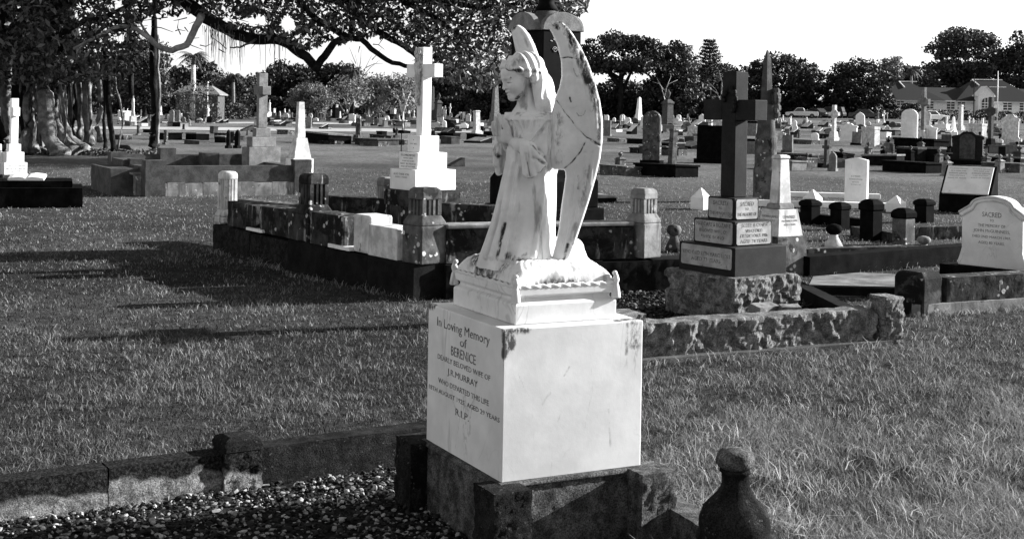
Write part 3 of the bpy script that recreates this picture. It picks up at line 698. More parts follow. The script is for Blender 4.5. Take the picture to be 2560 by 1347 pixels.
far = [(1282, 76), (1287, 66), (1296, 63), (1307, 70), (1320, 86), (1333, 112), (1345, 145), (1357, 178), (1374, 212), (1391, 246), (1388, 266), (1360, 270), (1340, 230), (1322, 195), (1304, 170), (1296, 142), (1289, 108)]
wing(far, S(1378, 245, .035)[:2], (-.2, .98), .022, [([(1308, 80), (1330, 120), (1350, 175), (1380, 240)], .006, .004), ([(1298, 90), (1310, 140)], .004, .002)], [], [([(1284, 78), (1294, 68)], .014, .7), ([(1310, 82), (1330, 120)], .010, .35)])

wing([(1298, 356), (1308, 350), (1320, 351), (1332, 360), (1346, 376), (1358, 393), (1370, 411), (1364, 419), (1357, 423), (1352, 431), (1344, 434), (1339, 441), (1327, 446), (1316, 446), (1306, 438), (1305, 420), (1302, 395), (1298, 375)], S(1335, 400, -.125)[:2], (.891, -.454), .030,
     [([(1314, 385), (1319, 405), (1326, 446)], .004, .012), ([(1324, 362), (1340, 376), (1352, 392)], .003, .006), ([(1335, 395), (1350, 402), (1364, 411)], .006, .012), ([(1326, 370), (1334, 400), (1342, 432)], .005, .005)], [],
     [([(1306, 438), (1316, 446), (1327, 446), (1339, 441)], .004, .7), ([(1344, 434), (1352, 431), (1357, 423), (1370, 411)], .004, .7), ([(1342, 399), (1366, 411)], .007, .6), ([(1318, 405), (1325, 440)], .002, .6), ([(1332, 364), (1350, 386)], .003, .6)], 'sleeve', .02)  # sleeve lip, hollow and fold lines darkened with painted shade
# ================================================================== setting: lawn, roads, plots
def nonuni(a, b, n, p=2.2): return [a + (b - a) * (i / n) ** p for i in range(n + 1)]
ys = [-30, -5, 0] + nonuni(2, 900, 90, 2.4)
xs_ = [-1 * v for v in nonuni(.5, 900, 40, 2.6)[::-1]] + nonuni(.5, 900, 40, 2.6)
V = np.array([(x, y, zg(x, y)) for y in ys for x in xs_]); nx_ = len(xs_)
Q = np.array([(j * nx_ + i, j * nx_ + i + 1, (j + 1) * nx_ + i + 1, (j + 1) * nx_ + i) for j in range(len(ys) - 1) for i in range(nx_ - 1)])
n = NT('lawn'); 
v = n.ramp(n.noise(.35, 5, .6), .3, .7, .022, .055); v2 = n.ramp(n.noise(9, 6, .75), .3, .7, .5, 1.55); v3 = n.ramp(n.noise(45, 4, .8), .3, .7, .5, 1.5)
v = n.math('MULTIPLY', n.math('MULTIPLY', v, v2), v3)
# farther off the dry winter grass shows more soil and straw than green
sx_ = n.n('SeparateXYZ'); n.l(n.gen, sx_.inputs[0]); far_f = n.ramp(sx_.outputs[1], 13, 45)
v = n.mix(far_f, v, n.math('MULTIPLY', n.ramp(n.noise(.22, 6, .65, (1, .6, 1)), .3, .7, .055, .15), v2))
n.col(v); n.b.inputs['Roughness'].default_value = .95; n.b.inputs['Specular IOR Level'].default_value = .05; n.bump(n.noise(40, 5, .8), .9, .03)
MT['lawn'] = n.m
kind(npmesh('lawn', V, Q, 'lawn', None, True), 'structure')
def sheet(name, pts, z, mat, k='structure', res=None):
    """a thin sheet laid on the lawn; pts are (px,py) on the ground"""
    P = [G(*p) for p in pts]
    me = MB(); me.add([(p.x, p.y, p.z + z) for p in P], [tuple(range(len(P)))])
    o = me.build(name, mat); kind(o, k); return o
MT['path'] = stone('sandy_path', .26, .46, .8, .95, bump=.3, bscale=20, spec=.05)
MT['soil'] = stone('dry_soil', .10, .24, 3, .95, dark=(.25, 1.2, .05), bump=.8, bscale=30, spec=.05)
def strip(name, rows, z, mat):
    """a long flat path across the cemetery following the terrain: rows = [(px, py_near, py_far)]"""
    vs = []; fs = []
    for px, a, b in rows:
        for py in (a, b):
            p = G(px, py); vs.append((p.x, p.y, p.z + z))
    for i in range(len(rows) - 1): fs.append((2 * i, 2 * i + 2, 2 * i + 3, 2 * i + 1))
    m = MB(); m.add(vs, fs); return kind(m.build(name, mat), 'structure')
strip('path', [(-200, 322, 316), (200, 323, 317), (560, 327, 319), (900, 330, 322), (1240, 333, 326), (1500, 330, 325)], .02, 'path')
strip('far_path', [(380, 309, 305), (700, 310, 306), (1000, 313, 309)], .02, 'path')
strip('path_by_the_hedge', [(2190, 309.5, 306.5), (2260, 310, 307), (2400, 311, 308)], .03, 'path')
# ---- the gravel plot with its kerbs
KZ = .165
MT['kerb_mix'] = stone('mossy_kerb_concrete', .03, .16, 18, .96, dark=(.5, 5, .012), bump=1.0, bscale=110, spec=.06, grain=.7, bdist=.012)
pk0, pk1 = G(0, 1195, KZ), G(1060, 1062, KZ)
dk = (pk1 - pk0).normalized(); nk = Vector((-dk.y, dk.x, 0))               # nk points away
KY = math.atan2(dk.y, dk.x)
gm = [pk1 + dk * .4, pk0 - dk * 2.2, pk0 - dk * 2.2 - nk * 2.2, loc_w(HX + .05, -1.3), loc_w(HX + .05, HY)]
m = MB(); m.add([(p.x, p.y, .004) for p in gm], [tuple(range(len(gm)))]); kind(m.build('gravel_bed', stone('dark_gravel_bed', .008, .03, 30, .95, bump=1, bscale=60, spec=.05)), 'structure')
def pebbles(name, poly, n_, rmin, rmax, seed, dark=.62, z0=.0):
    r2 = np.random.default_rng(seed)
    P = np.array([(p.x, p.y) for p in poly]); lo, hi = P.min(0), P.max(0)
    q = r2.random((n_ * 4, 2)) * (hi - lo) + lo
    ins_ = np.zeros(len(q), bool)
    for i in range(len(P)):
        a, b = P[i], P[(i + 1) % len(P)]
        c_ = ((a[1] > q[:, 1]) != (b[1] > q[:, 1])) & (q[:, 0] < (b[0] - a[0]) * (q[:, 1] - a[1]) / (b[1] - a[1] + 1e-12) + a[0]); ins_ ^= c_
    q = q[ins_][:n_]; N = len(q)
    ico = bmesh.new(); bmesh.ops.create_icosphere(ico, subdivisions=1, radius=1); ico.verts.ensure_lookup_table()
    bv = np.array([v.co[:] for v in ico.verts]); bf = np.array([[v.index for v in f.verts] for f in ico.faces]); ico.free()
    sc = rmin + (rmax - rmin) * r2.random(N) ** 2
    an = r2.normal(size=(N, 3)) * .5
    dims = np.stack([r2.uniform(.8, 1.5, N), r2.uniform(.7, 1.1, N), r2.uniform(.35, .7, N)], 1) * sc[:, None]
    Vv = bv[None] * (1 + r2.uniform(-.45, .35, (N, len(bv), 1))) * dims[:, None, :]
    ca, sa = np.cos(r2.random(N) * 6.28), np.sin(r2.random(N) * 6.28)
    yaw = r2.random(N) * 6.28; ca, sa = np.cos(yaw)[:, None], np.sin(yaw)[:, None]
    x, y, z = Vv[..., 0], Vv[..., 1], Vv[..., 2]
    tl = an[:, :1]; y, z = y * np.cos(tl) - z * np.sin(tl), y * np.sin(tl) + z * np.cos(tl)
    X = x * ca - y * sa + q[:, :1]; Y = x * sa + y * ca + q[:, 1:2]; Z = z + z0 + (r2.random((N, 1)) * .018) + dims[:, 2:3] * .4
    VV = np.stack([X, Y, Z], -1).reshape(-1, 3); FF = (bf[None] + (np.arange(N) * len(bv))[:, None, None]).reshape(-1, 3)
    tone = np.where(r2.random(N) < dark, r2.random(N) ** 2 * .16, r2.uniform(.25, 1, N)); tf = np.repeat(tone, len(bf))
    o = npmesh(name, VV, FF, 'pebble', None, False, [('tone', tf, 'FACE')]); return kind(o, 'stuff')
pebbles('gravel', gm, 32000, .005, .015, 5, .66)
# plinth under the pedestal: concrete slab with heavy corner blocks
pl = thing('concrete_plinth', 'mossy concrete plinth with squared corner blocks under the inscribed marble pedestal', 'plinth', (MC.x, MC.y, 0), TH)
PX, PY = HX + .030, HY + .035
link('core', rough_box(PX - .02, PY - .02, .0, .262, .02, .006, 20, chisel=.004), 'concrete', pl)
m = MB(); m.rect([(-.02, .262), (.012, .262), (.012, .272), (.0, .279)], PX - .02, PY - .02); m.build('capping', 'concrete', pl, bevel=.004)
for sx in (-1, 1):
    for sy in (-1, 1):
        me = rough_box(.072, .078, .0, .277, .014, .010, 26, chisel=.006, seed=sx + 3 * sy, flat_top=True)
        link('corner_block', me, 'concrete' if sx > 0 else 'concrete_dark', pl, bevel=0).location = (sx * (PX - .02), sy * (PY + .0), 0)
# left kerb, with a square post on it; it runs from the plinth off the left edge of the picture
kb = thing('grave_kerb', 'blackened mossy concrete kerb bounding the gravel plot, cracked, running to the square post', 'kerb', (pk0.x, pk0.y, 0), KY)
L0 = (pk1 - pk0).length
n = NT('moss_topped_sunlit_kerb'); v = n.ramp(n.noise(18, 6, .65), .35, .68, .10, .34); v = n.math('MULTIPLY', v, n.ramp(n.noise(160, 3, .7), .3, .7, .35, 1.6))
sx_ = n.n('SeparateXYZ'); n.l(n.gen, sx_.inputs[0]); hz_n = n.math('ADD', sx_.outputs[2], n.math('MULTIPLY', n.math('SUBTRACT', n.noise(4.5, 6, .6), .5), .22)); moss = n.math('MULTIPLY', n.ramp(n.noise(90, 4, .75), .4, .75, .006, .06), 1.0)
v = n.mix(n.ramp(hz_n, .075, .098), v, moss); n.col(v); n.b.inputs['Roughness'].default_value = .95; n.b.inputs['Specular IOR Level'].default_value = .05; n.bump(n.noise(110, 6, .7), 1.0, .012); MT['moss_sunlit_kerb'] = n.m  # dark moss on top; the paler lower band has the sunlit patch painted in
def kerb_mesh(l0, l1, hw, h, res=.02, amp=.006, seed=0.0):
    me = rough_box((l1 - l0) / 2, hw, 0, h, res, amp, 18, chisel=.004, seed=seed); 
    for v in me.vertices: v.co.x += (l0 + l1) / 2
    return me
post_l = (G(640, 1110, .23) - pk0).dot(dk)
crack_l = (G(265, 1165, KZ) - pk0).dot(dk)
link('kerb_section', kerb_mesh(-2.2, crack_l - .004, .055, KZ, .025), 'moss_sunlit_kerb', kb)
link('kerb_section', kerb_mesh(crack_l + .004, post_l - .085, .055, KZ, .02, seed=3), 'moss_sunlit_kerb', kb)
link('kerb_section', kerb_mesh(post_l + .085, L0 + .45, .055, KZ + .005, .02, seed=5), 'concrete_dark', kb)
po = thing('kerb_post', 'squat square concrete post with dark top on the left kerb of the gravel plot', 'post', (pk0.x + dk.x * post_l, pk0.y + dk.y * post_l, 0), KY)
link('shaft', rough_box(.080, .076, 0, .168, .012, .006, 20), 'moss_sunlit_kerb', po)
m = MB(); m.rect([(-.002, .165), (.004, .172), (.006, .195), (-.004, .214), (-.03, .226)], .080, .076); m.build('cap', 'concrete_dark', po, bevel=.008)
# right kerb down to the round bollard
b0 = G(1640, 1228, .14); BO = A(1835, 1345, 4.55); BO.z = 0
dv = Vector((BO.x - b0.x, BO.y - b0.y, 0)); kl = dv.length
rk = thing('grave_kerb', 'low mossy concrete kerb from the plinth corner to the round bollard', 'kerb', (b0.x, b0.y, 0), math.atan2(dv.y, dv.x))
link('kerb_section', kerb_mesh(-.12, kl - .02, .05, .14, .016, seed=9), 'concrete', rk)
bo = thing('stone_bollard', 'round urn-shaped concrete bollard with flat knob at the front corner of the gravel plot', 'bollard', (BO.x, BO.y, 0))
m = MB(); m.lathe([(.145, 0), (.145, .09), (.132, .105), (.125, .125)], 28); m.build('foot', 'concrete_dark', bo, smooth=True)
def bump_lathe(prof, n=36, amp=.008, sc=26):
    m = MB(); m.lathe(prof, n); m.v = [tuple(Vector(v) * 1.0 + Vector((v[0], v[1], 0)).normalized() * mnoise.noise(Vector(v) * sc) * amp + Vector((0, 0, mnoise.noise(Vector(v) * sc + Vector((9, 0, 0))) * amp * .5))) for v in m.v]; return m
bump_lathe([(.118, .125), (.130, .132), (.131, .148), (.119, .156), (.124, .18), (.121, .212), (.108, .245), (.080, .274), (.060, .298), (.050, .318), (.047, .34), (.046, .362), (.053, .368), (.053, .376), (.048, .380)]).build('body', 'concrete_dark', bo, smooth=True)
bump_lathe([(.048, .380), (.060, .388), (.067, .398), (.068, .412), (.063, .430), (.052, .441), (.030, .448), (.004, .45)], amp=.005).build('knob', 'concrete', bo, smooth=True)
# front kerb of the same plot, along the bottom edge of the picture
fk = thing('grave_kerb', 'front kerb of the gravel plot at the lower edge beside the round bollard', 'kerb', (BO.x, BO.y, 0), KY + PI)
link('kerb_section', kerb_mesh(.13, 3.6, .05, .12, .03, seed=12), 'concrete_dark', fk)
# ---- grass: real blades, thinner with distance
def in_poly(q, poly):
    P = [(p.x, p.y) for p in poly]; r_ = np.zeros(len(q), bool)
    for i in range(len(P)):
        a, b = P[i], P[(i + 1) % len(P)]
        r_ ^= ((a[1] > q[:, 1]) != (b[1] > q[:, 1])) & (q[:, 0] < (b[0] - a[0]) * (q[:, 1] - a[1]) / (b[1] - a[1] + 1e-12) + a[0])
    return r_
NOGRASS = [gm]                                    # plots that carry no lawn; filled as they are built
def blades(name, q, h, w_, lean, tone, mat, seed):
    r2 = np.random.default_rng(seed); N = len(q); yaw = r2.random(N) * 6.283; ld = r2.random(N) * 6.283
    c, s_ = np.cos(yaw), np.sin(yaw); L = lean * (.3 + r2.random(N))
    z0 = np.array([zg(a, b) for a, b in q]) - .004
    def pt(t, side, wd):
        x = q[:, 0] + c * side * wd + np.cos(ld) * L * h * t * t; y = q[:, 1] + s_ * side * wd + np.sin(ld) * L * h * t * t
        return np.stack([x, y, z0 + h * t * (1 - .35 * L * t)], 1)
    P = np.stack([pt(0, -1, w_), pt(0, 1, w_), pt(.55, 1, w_ * .8), pt(.55, -1, w_ * .8), pt(1, 0, w_ * 0)], 1).reshape(-1, 3)
    b = np.arange(N)[:, None] * 5
    tri = np.concatenate([b + np.array([[0, 1, 2]]), b + np.array([[0, 2, 3]]), b + np.array([[3, 2, 4]])], 1).reshape(-1, 3)
    return kind(npmesh(name, P, tri, mat, None, False, [('tone', np.repeat(tone, 3), 'FACE')]), 'stuff')
def scatter(y0, y1, n_, seed, xr=(-1.15, 1.15)):
    r2 = np.random.default_rng(seed)
    # equal numbers per picture area: y with density ~ 1/y^2
    t = r2.random(n_); y = 1 / (1 / y0 + t * (1 / y1 - 1 / y0)); u = r2.random(n_)
    a0 = -1950 / F; a1 = 1950 / F
    return np.stack([(a0 + (a1 - a0) * u) * y, y], 1)
def vnoise(q, sc, seed=0):
    return np.array([mnoise.noise(Vector((x * sc + seed, y * sc - seed, seed))) for x, y in q])
def make_grass():
    q = scatter(4.2, 34, 290000, 31)
    keep = np.ones(len(q), bool)
    for pz in NOGRASS: keep &= ~in_poly(q, pz)
    q = q[keep]; r2 = np.random.default_rng(4); y = q[:, 1]
    cl = vnoise(q, 1.3, 3); cf = vnoise(q, 6, 8)
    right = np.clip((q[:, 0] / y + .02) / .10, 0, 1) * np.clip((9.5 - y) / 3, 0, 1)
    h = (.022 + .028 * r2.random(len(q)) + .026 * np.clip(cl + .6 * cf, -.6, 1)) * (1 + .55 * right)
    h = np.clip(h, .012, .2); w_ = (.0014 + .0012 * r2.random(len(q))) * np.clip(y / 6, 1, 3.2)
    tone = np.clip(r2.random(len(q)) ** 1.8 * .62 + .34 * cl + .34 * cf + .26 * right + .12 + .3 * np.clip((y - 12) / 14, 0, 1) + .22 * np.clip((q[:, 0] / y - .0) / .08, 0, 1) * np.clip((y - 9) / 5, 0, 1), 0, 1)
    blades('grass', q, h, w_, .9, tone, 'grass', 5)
    q = scatter(4.2, 11, 55000, 77); k = (q[:, 0] / q[:, 1] > .0) | (np.random.default_rng(3).random(len(q)) < .25)
    for pz in NOGRASS: k &= ~in_poly(q, pz)
    q = q[k]; cl = vnoise(q, 2.2, 5); q = q[cl > -.05 + .25 * (q[:, 0] / q[:, 1] < 0)]; r2 = np.random.default_rng(6)
    r_ = np.clip((q[:, 0] / q[:, 1] - .02) / .1, 0, 1)
    blades('dry_grass', q, (.035 + .05 * r2.random(len(q)) ** 1.5) * (1 + .8 * r_ * np.clip((7.5 - q[:, 1]) / 3, 0, 1)), .0014 + .0012 * r2.random(len(q)), 1.1, r2.random(len(q)) ** 1.3 * (.45 + .55 * r_), 'grass_dry', 9)

TUFT_LINES = []
def make_tufts():
    r2 = np.random.default_rng(41); Q = []; H = []
    for k in range(95):                                   # long pale tufts on the near right lawn
        y = 4.15 + 2.3 * r2.random(); a = r2.uniform(.11, .42); c = np.array((a * y, y)); n_ = int(r2.uniform(8, 26)); Q.append(c + r2.normal(size=(n_, 2)) * .035); H.append(r2.uniform(.07, .17) * r2.uniform(.5, 1.2, n_))
    for a, b, dens, hh in TUFT_LINES:
        L = (b - a).length; n_ = int(L * dens); t = r2.random(n_); p = np.stack([a.x + (b.x - a.x) * t, a.y + (b.y - a.y) * t], 1) + r2.normal(size=(n_, 2)) * .03
        cl = vnoise(p, 3.0, 2); k_ = cl > -.15; Q.append(p[k_]); H.append(hh * r2.uniform(.4, 1.2, k_.sum()) * (1 + np.clip(cl[k_], 0, 1)))
    q = np.concatenate(Q); h = np.concatenate(H)
    blades('long_grass', q, h, .0016 + .0016 * r2.random(len(q)), 1.0, r2.random(len(q)) ** 1.4 * .9, 'grass_dry', 12)
# ================================================================== middle distance
def fit_box(C, xl, xr, py, yaw):
    """C = nearest bottom corner; xl/xr = picture columns of the two outer corners -> centre, half sizes (local x along the right-hand face)"""
    c, s_ = math.cos(yaw), math.sin(yaw)
    t = ray(xr, py)[0]; Lx = (t * C.y - C.x) / (c - t * s_)
    t = ray(xl, py)[0]; Ly = (C.x - t * C.y) / (s_ + t * c)
    return Vector((C.x + c * Lx / 2 - s_ * Ly / 2, C.y + s_ * Lx / 2 + c * Ly / 2, 0)), abs(Lx) / 2, abs(Ly) / 2
class Mon:
    """a stacked monument measured in the photograph"""
    def __init__(s, name, label, cat, corner, Y, xl, xr, yaw, group=None, tilt=None, root=True):
        s.Y = Y; s.yaw = yaw; C = A(corner[0], corner[1], Y) if Y else G(*corner)
        s.c, s.hx, s.hy = fit_box(C, xl, xr, corner[1], yaw); s.w = xr - xl
        s.gz = zg(s.c.x, s.c.y)
        if root: s.o = thing(name, label, cat, (s.c.x, s.c.y, s.gz), yaw, group, tilt)
    def z(s, px, py): return EYE + ray(px, py)[1] * s.c.y - s.gz
    def dims(s, xl, xr): k = (xr - xl) / s.w; return s.hx * k, s.hy * k
    def tier(s, part, xl, xr, z0, z1, mat, top=None, bevel=.006, parent=None, grow=0):
        hx, hy = s.dims(xl, xr); t = None if top is None else (hx * top, hy * top)
        m = MB(); m.cbox(0, 0, hx + grow, hy + grow, z0, z1, t); return m.build(part, mat, parent or s.o, bevel=bevel)
FACE_L = lambda hx, z=0: Matrix.Translation((-hx - .0008, 0, z)) @ Matrix.Rotation(-PI / 2, 4, 'Z')     # the face turned to the left of the picture
FACE_R = lambda hy, z=0: Matrix.Translation((0, -hy - .0008, z))                                    # the face turned to the camera's right
def write(parent, T, rows, mat='ink', bold=.012):
    for row_ in rows: m = MB(); fit_lines(m, T, [row_], bold); m.build('inscription', mat, parent)
# ---------------------------------------------------------------- dark granite cross on the rough-hewn base
YAWJ = R(35)
J = Mon('granite_cross', 'tall dark granite cross on three inscribed steps and a rough-hewn stone block', 'grave cross', (1836, 792), 9.95, 1660, 2000, YAWJ)
zb = J.z(1836, 677)
me = rough_box(J.hx - .02, J.hy - .02, 0, zb, .018, .030, 10, chisel=.008, seed=2); link('rough_base', me, 'rough', J.o)
z1, z2, z3, z4 = J.z(1825, 607), J.z(1832, 547), J.z(1832, 492), J.z(1838, 180)
J.tier('step', 1698, 1967, zb - .004, z1, 'granite'); J.tier('step', 1733, 1930, z1 + .001, z2, 'granite'); J.tier('step', 1770, 1898, z2 + .001, z3, 'granite')
hx, hy = J.dims(1803, 1869); za0, za1 = J.z(1838, 301), J.z(1838, 250); al = .21
m = MB(); m.cbox(0, 0, hx, hy, z3 + .001, z4, (hx * .97, hy * .97)); m.cbox(0, -al / 2 - hy, hx * .985, al / 2, za0, za1); m.cbox(0, al / 2 + hy, hx * .985, al / 2, za0, za1); m.build('cross', 'granite', J.o, bevel=.006)
# carved wreath hanging on the cross
m = MB()
for k in range(34):
    a = k / 34 * 4.6 - .4; r_ = .085; c_ = (-hx - .012, -.02 + r_ * math.cos(a) * .8, za1 + .02 + r_ * math.sin(a) * .75 - (.03 * max(0, a - 2.6)))
    m.ball((c_[0] + random.uniform(-.006, .006), c_[1] + random.uniform(-.012, .012), c_[2] + random.uniform(-.012, .012)), random.uniform(.012, .024), 7, 5)
m.build('wreath', 'granite', J.o)
MT['plate'] = stone('inscribed_panel', .26, .42, 9, .8, dark=(.2, 14, .08), bump=.1)
def panel(mon, side, hx, hy, z0, z1, w, rows, off=0):
    """pale panel with dark lettering on one face of a step"""
    T = FACE_L(hx) if side == 'L' else FACE_R(hy)
    cz, hh = (z0 + z1) / 2, (z1 - z0) / 2; m = MB()
    o_ = [(-w, -hh + .012), (-w + .012, -hh), (w - .012, -hh), (w, -hh + .012), (w, hh - .012), (w - .012, hh), (-w + .012, hh), (-w, hh - .012)]
    m.prism([(x + off, z + cz) for x, z in o_], -.004, .002, T); p = m.build('panel', 'plate', mon.o)
    write(p, T @ Matrix.Translation((off, -.0048, cz)), [(a, h_, w_, 0, dz) for a, h_, w_, dz in rows], 'ink', .02)
h4 = J.dims(1770, 1898); h3 = J.dims(1733, 1930); h2 = J.dims(1698, 1967)
e = .010
for side in 'LR':
    w4 = (h4[1] if side == 'L' else h4[0]) - .018
    panel(J, side, h4[0], h4[1], z2 + e, z3 - e, w4, [('SACRED', .034, w4 * 1.25, .042), ('TO', .02, .04, .002), ('THE MEMORY OF', .026, w4 * 1.8, -.040)])
w3 = h3[1] - .02
panel(J, 'L', h3[0], h3[1], z1 + e, z2 - e, w3, [('MARGARET ROZANE', .034, w3 * 1.85, .058), ('BELOVED WIFE OF', .026, w3 * 1.5, .006), ('JESSE BOND', .032, w3 * 1.15, -.045)])
w3 = h3[0] - .02
panel(J, 'R', h3[0], h3[1], z1 + e, z2 - e, w3, [('JESSE BOND', .036, w3 * 1.5, .062), ('WHO DIED', .024, w3 * 1.0, .022), ('6TH OCTOBER 1906', .024, w3 * 1.6, -.016), ('AGED 74 YEARS', .026, w3 * 1.6, -.058)])
panel(J, 'L', h2[0], h2[1], zb + .05, z1 - .012, h2[1] - .03, [('WHO DIED 12TH MARCH 1903', .03, h2[1] * 1.7, .020), ('AGED 73 YEARS', .03, h2[1] * 1.05, -.026)])
# its plot: rough front wall with a corner post, side kerbs and black gravel
wa, wb = G(1600, 908), G(2188, 862); dW = (wb - wa); LW_ = dW.length; yW = math.atan2(dW.y, dW.x)
rw = thing('rough_kerb_wall', 'low quarry-faced stone wall fronting the plot of the dark granite cross', 'kerb wall', (wa.x, wa.y, 0), yW)
me = rough_box(LW_ / 2, .075, 0, .25, .016, .042, 7, chisel=.014, cx=LW_ / 2, cy=.09, seed=4); link('wall', me, 'rough', rw)
me = rough_box(LW_ / 2 + .1, .14, -.02, .035, .05, .01, 8, cx=LW_ / 2, cy=.07); link('footing', me, 'grey', rw)
ep = thing('rough_corner_post', 'quarry-faced corner post at the right end of the low rough stone wall', 'post', (wb.x + .10, wb.y + .10, 0), yW)
link('shaft', rough_box(.07, .085, 0, .335, .016, .022, 11, chisel=.01, seed=8), 'rough', ep)
lp = thing('rough_corner_post', 'quarry-faced corner post half hidden behind the inscribed marble pedestal', 'post', (G(1590, 905).x - .09, G(1590, 905).y + .06, 0), yW)
link('shaft', rough_box(.11, .12, 0, .31, .022, .016, 11, chisel=.01, seed=9), 'rough', lp)
pc = Vector((wb.x + .10, wb.y + .10, 0)); far_c = G(1985, 735)
def kerb(label, a, b, hw, h, mat, name='grave_kerb', group=None, rough=True, z0=0.0, bev=.012, top_mat=None):
    d = b - a; o = thing(name, label, 'kerb', (a.x, a.y, a.z if z0 == 0 else z0), math.atan2(d.y, d.x), group); L = Vector((d.x, d.y, 0)).length
    if rough:
        me = rough_box(L / 2, hw, 0, h, max(.035, L / 60), .008, 10, chisel=.004, cx=L / 2, seed=a.x)
        p = link('kerb_section', me, mat, o)
    else:
        m = MB(); m.box(0, L, -hw, hw, 0, h); p = m.build('kerb_section', mat, o, bevel=bev)
    return o
kerb('dark side kerb running back from the rough corner post, edged with weeds', pc + Vector((0, .1, 0)), far_c, .06, .12, 'retain')
kerb('dark kerb at the back of the dark cross plot beside the pale soil', far_c, G(2270, 742), .06, .08, 'retain')
jg = [lp.location.copy(), wb + Vector((0, .15, 0)), far_c, Vector((J.c.x + .5, J.c.y + 1.2, 0)), G(1500, 700)]
m = MB(); m.add([(p.x, p.y, .006) for p in jg], [tuple(range(5))]); kind(m.build('black_gravel_bed', 'black'), 'structure')
pebbles('black_gravel', jg, 3500, .010, .024, 8, .93)
NOGRASS.append(jg)
# broken stones lying in that plot
for px, py, sx_, lab in ((1925, 790, .10, 'broken flat stone lying against the rough wall inside the dark cross plot'), (1990, 792, .07, 'smaller broken stone beside the flat one inside the dark cross plot')):
    p = G(px, py, .15); t = thing('stone_fragment', lab, 'stone', (p.x, p.y + .25, .10), random.random())
    link('fragment', rough_box(sx_, sx_ * .5, 0, .10, .03, .02, 10, seed=px), 'grey_pale', t); t.rotation_euler.x = .2
sheet('pale_soil', [(2010, 742), (2285, 742), (2310, 690), (2040, 676)], .006, 'soil'); NOGRASS.append([G(2010, 742), G(2285, 742), G(2310, 690), G(2040, 676)])
# ---------------------------------------------------------------- big enclosure behind the angel
ZR = .30
def Pz(px, py): return G(px, py, ZR)
P1, P2, P3, P4 = Pz(568, 556), Pz(782, 601), Pz(1060, 656), Pz(1607, 642)
yE = math.atan2((P1 - P3).y, (P1 - P3).x) - PI / 2
def fluted_post(p, name, label, h, w, mat, yaw, z0=ZR, body=.45):
    o = thing(name, label, 'post', (p.x, p.y, z0), yaw, None); hb = h * body
    m = MB(); m.cbox(0, 0, w, w, 0, hb); 
    m.rings([[(sx * k, sy * k, z) for sx, sy in ((-1, -1), (1, -1), (1, 1), (-1, 1))] for k, z in ((w, hb), (w * .96, hb + .05 * h), (w * .78, hb + .12 * h), (w * .74, hb + .14 * h))])
    m.build('body', mat, o, bevel=.012)
    w2 = w * .74; m = MB(); z0_, z1_ = hb + .14 * h, h * .84
    # shaft with three sunk flutes on every side
    prof = [(-1, 0), (-.62, 0), (-.56, .1), (-.40, .1), (-.34, 0), (-.12, 0), (-.07, .1), (.07, .1), (.12, 0), (.34, 0), (.40, .1), (.56, .1), (.62, 0)]
    ring = []
    for k in range(4):
        a = k * PI / 2
        for t, d in prof:
            x, y = t * w2, -w2 + d * w2 * 1.6; ring.append((x * math.cos(a) - y * math.sin(a), x * math.sin(a) + y * math.cos(a)))
    m.rings([[(x, y, z0_) for x, y in ring], [(x, y, z1_) for x, y in ring]]); m.build('fluted_shaft', mat, o)
    m = MB(); w3_ = w2 * 1.04
    m.rings([[(sx * a_, sy * a_, z) for sx, sy in ((-1, -1), (1, -1), (1, 1), (-1, 1))] for a_, z in ((w3_, z1_ + .001), (w3_, h * .93), (w3_ * .92, h * .97), (w3_ * .7, h))]); m.build('cap', mat, o, bevel=.01)
    return o
PYAW = R(41)
fluted_post(P1, 'fluted_post', 'pale fluted sandstone post at the far left corner of the big enclosure', P1.y / F * 128, .105, 'white_dirty', PYAW, body=.12)
fluted_post(P2, 'fluted_post', 'blotchy black and white lichened fluted post midway along the enclosure side', P2.y / F * 168, .14, 'sand_black', PYAW, body=.4)
fluted_post(P3, 'fluted_post', 'stout fluted post with smooth rounded base at the near corner of the enclosure', P3.y / F * 188, .135, 'sand', PYAW, body=.5)
fluted_post(P4, 'fluted_post', 'pale fluted post with rounded shoulders at the right end of the enclosure front', P4.y / F * 172, .115, 'sand_pale', PYAW, body=.5)
pB = Pz(812, 560); pB = Vector((P2.x + .55 * .57 + .3, P2.y + .9, 0))
fluted_post(pB, 'fluted_post', 'narrow fluted post just behind the blotchy lichened one', P2.y / F * 150, .09, 'sand_pale', PYAW, body=.4)
# retaining walls under the posts
def wall_between(name, label, a, b, hw, z0, z1, mat, cat='wall', joints=1, group=None, amp=.006, ends=(0, 0)):
    d = Vector((b.x - a.x, b.y - a.y, 0)); L = d.length; o = thing(name, label, cat, (a.x, a.y, z0), math.atan2(d.y, d.x), group)
    for k in range(joints):
        l0, l1 = -ends[0] + (L + sum(ends)) * k / joints + .003, -ends[0] + (L + sum(ends)) * (k + 1) / joints - .003
        me = rough_box((l1 - l0) / 2, hw, 0, z1 - z0 - (.01 * (k % 2)), max(.03, (l1 - l0) / 40), amp, 8, chisel=amp * .5, cx=(l0 + l1) / 2, seed=a.x + k)
        link('block' if joints > 1 else 'wall_face', me, mat, o)
    return o
wall_between('retaining_wall', 'smooth dark retaining wall of three blocks along the near side of the enclosure', P2, P3, .17, 0, ZR, 'retain', joints=3, ends=(.2, .12), amp=.003)
wall_between('retaining_wall', 'crumbling dark footing under the far part of the enclosure side', P1, P2, .13, 0, ZR - .02, 'concrete_dark', joints=2, ends=(.08, -.2), amp=.012)
wall_between('retaining_wall', 'dark weedy footing under the front of the enclosure behind the angel cushion', P3, P4, .15, 0, ZR - .01, 'retain', joints=5, ends=(-.15, .5), amp=.012)
dE = (P3 - P1).normalized(); nE = Vector((-dE.y, dE.x, 0))
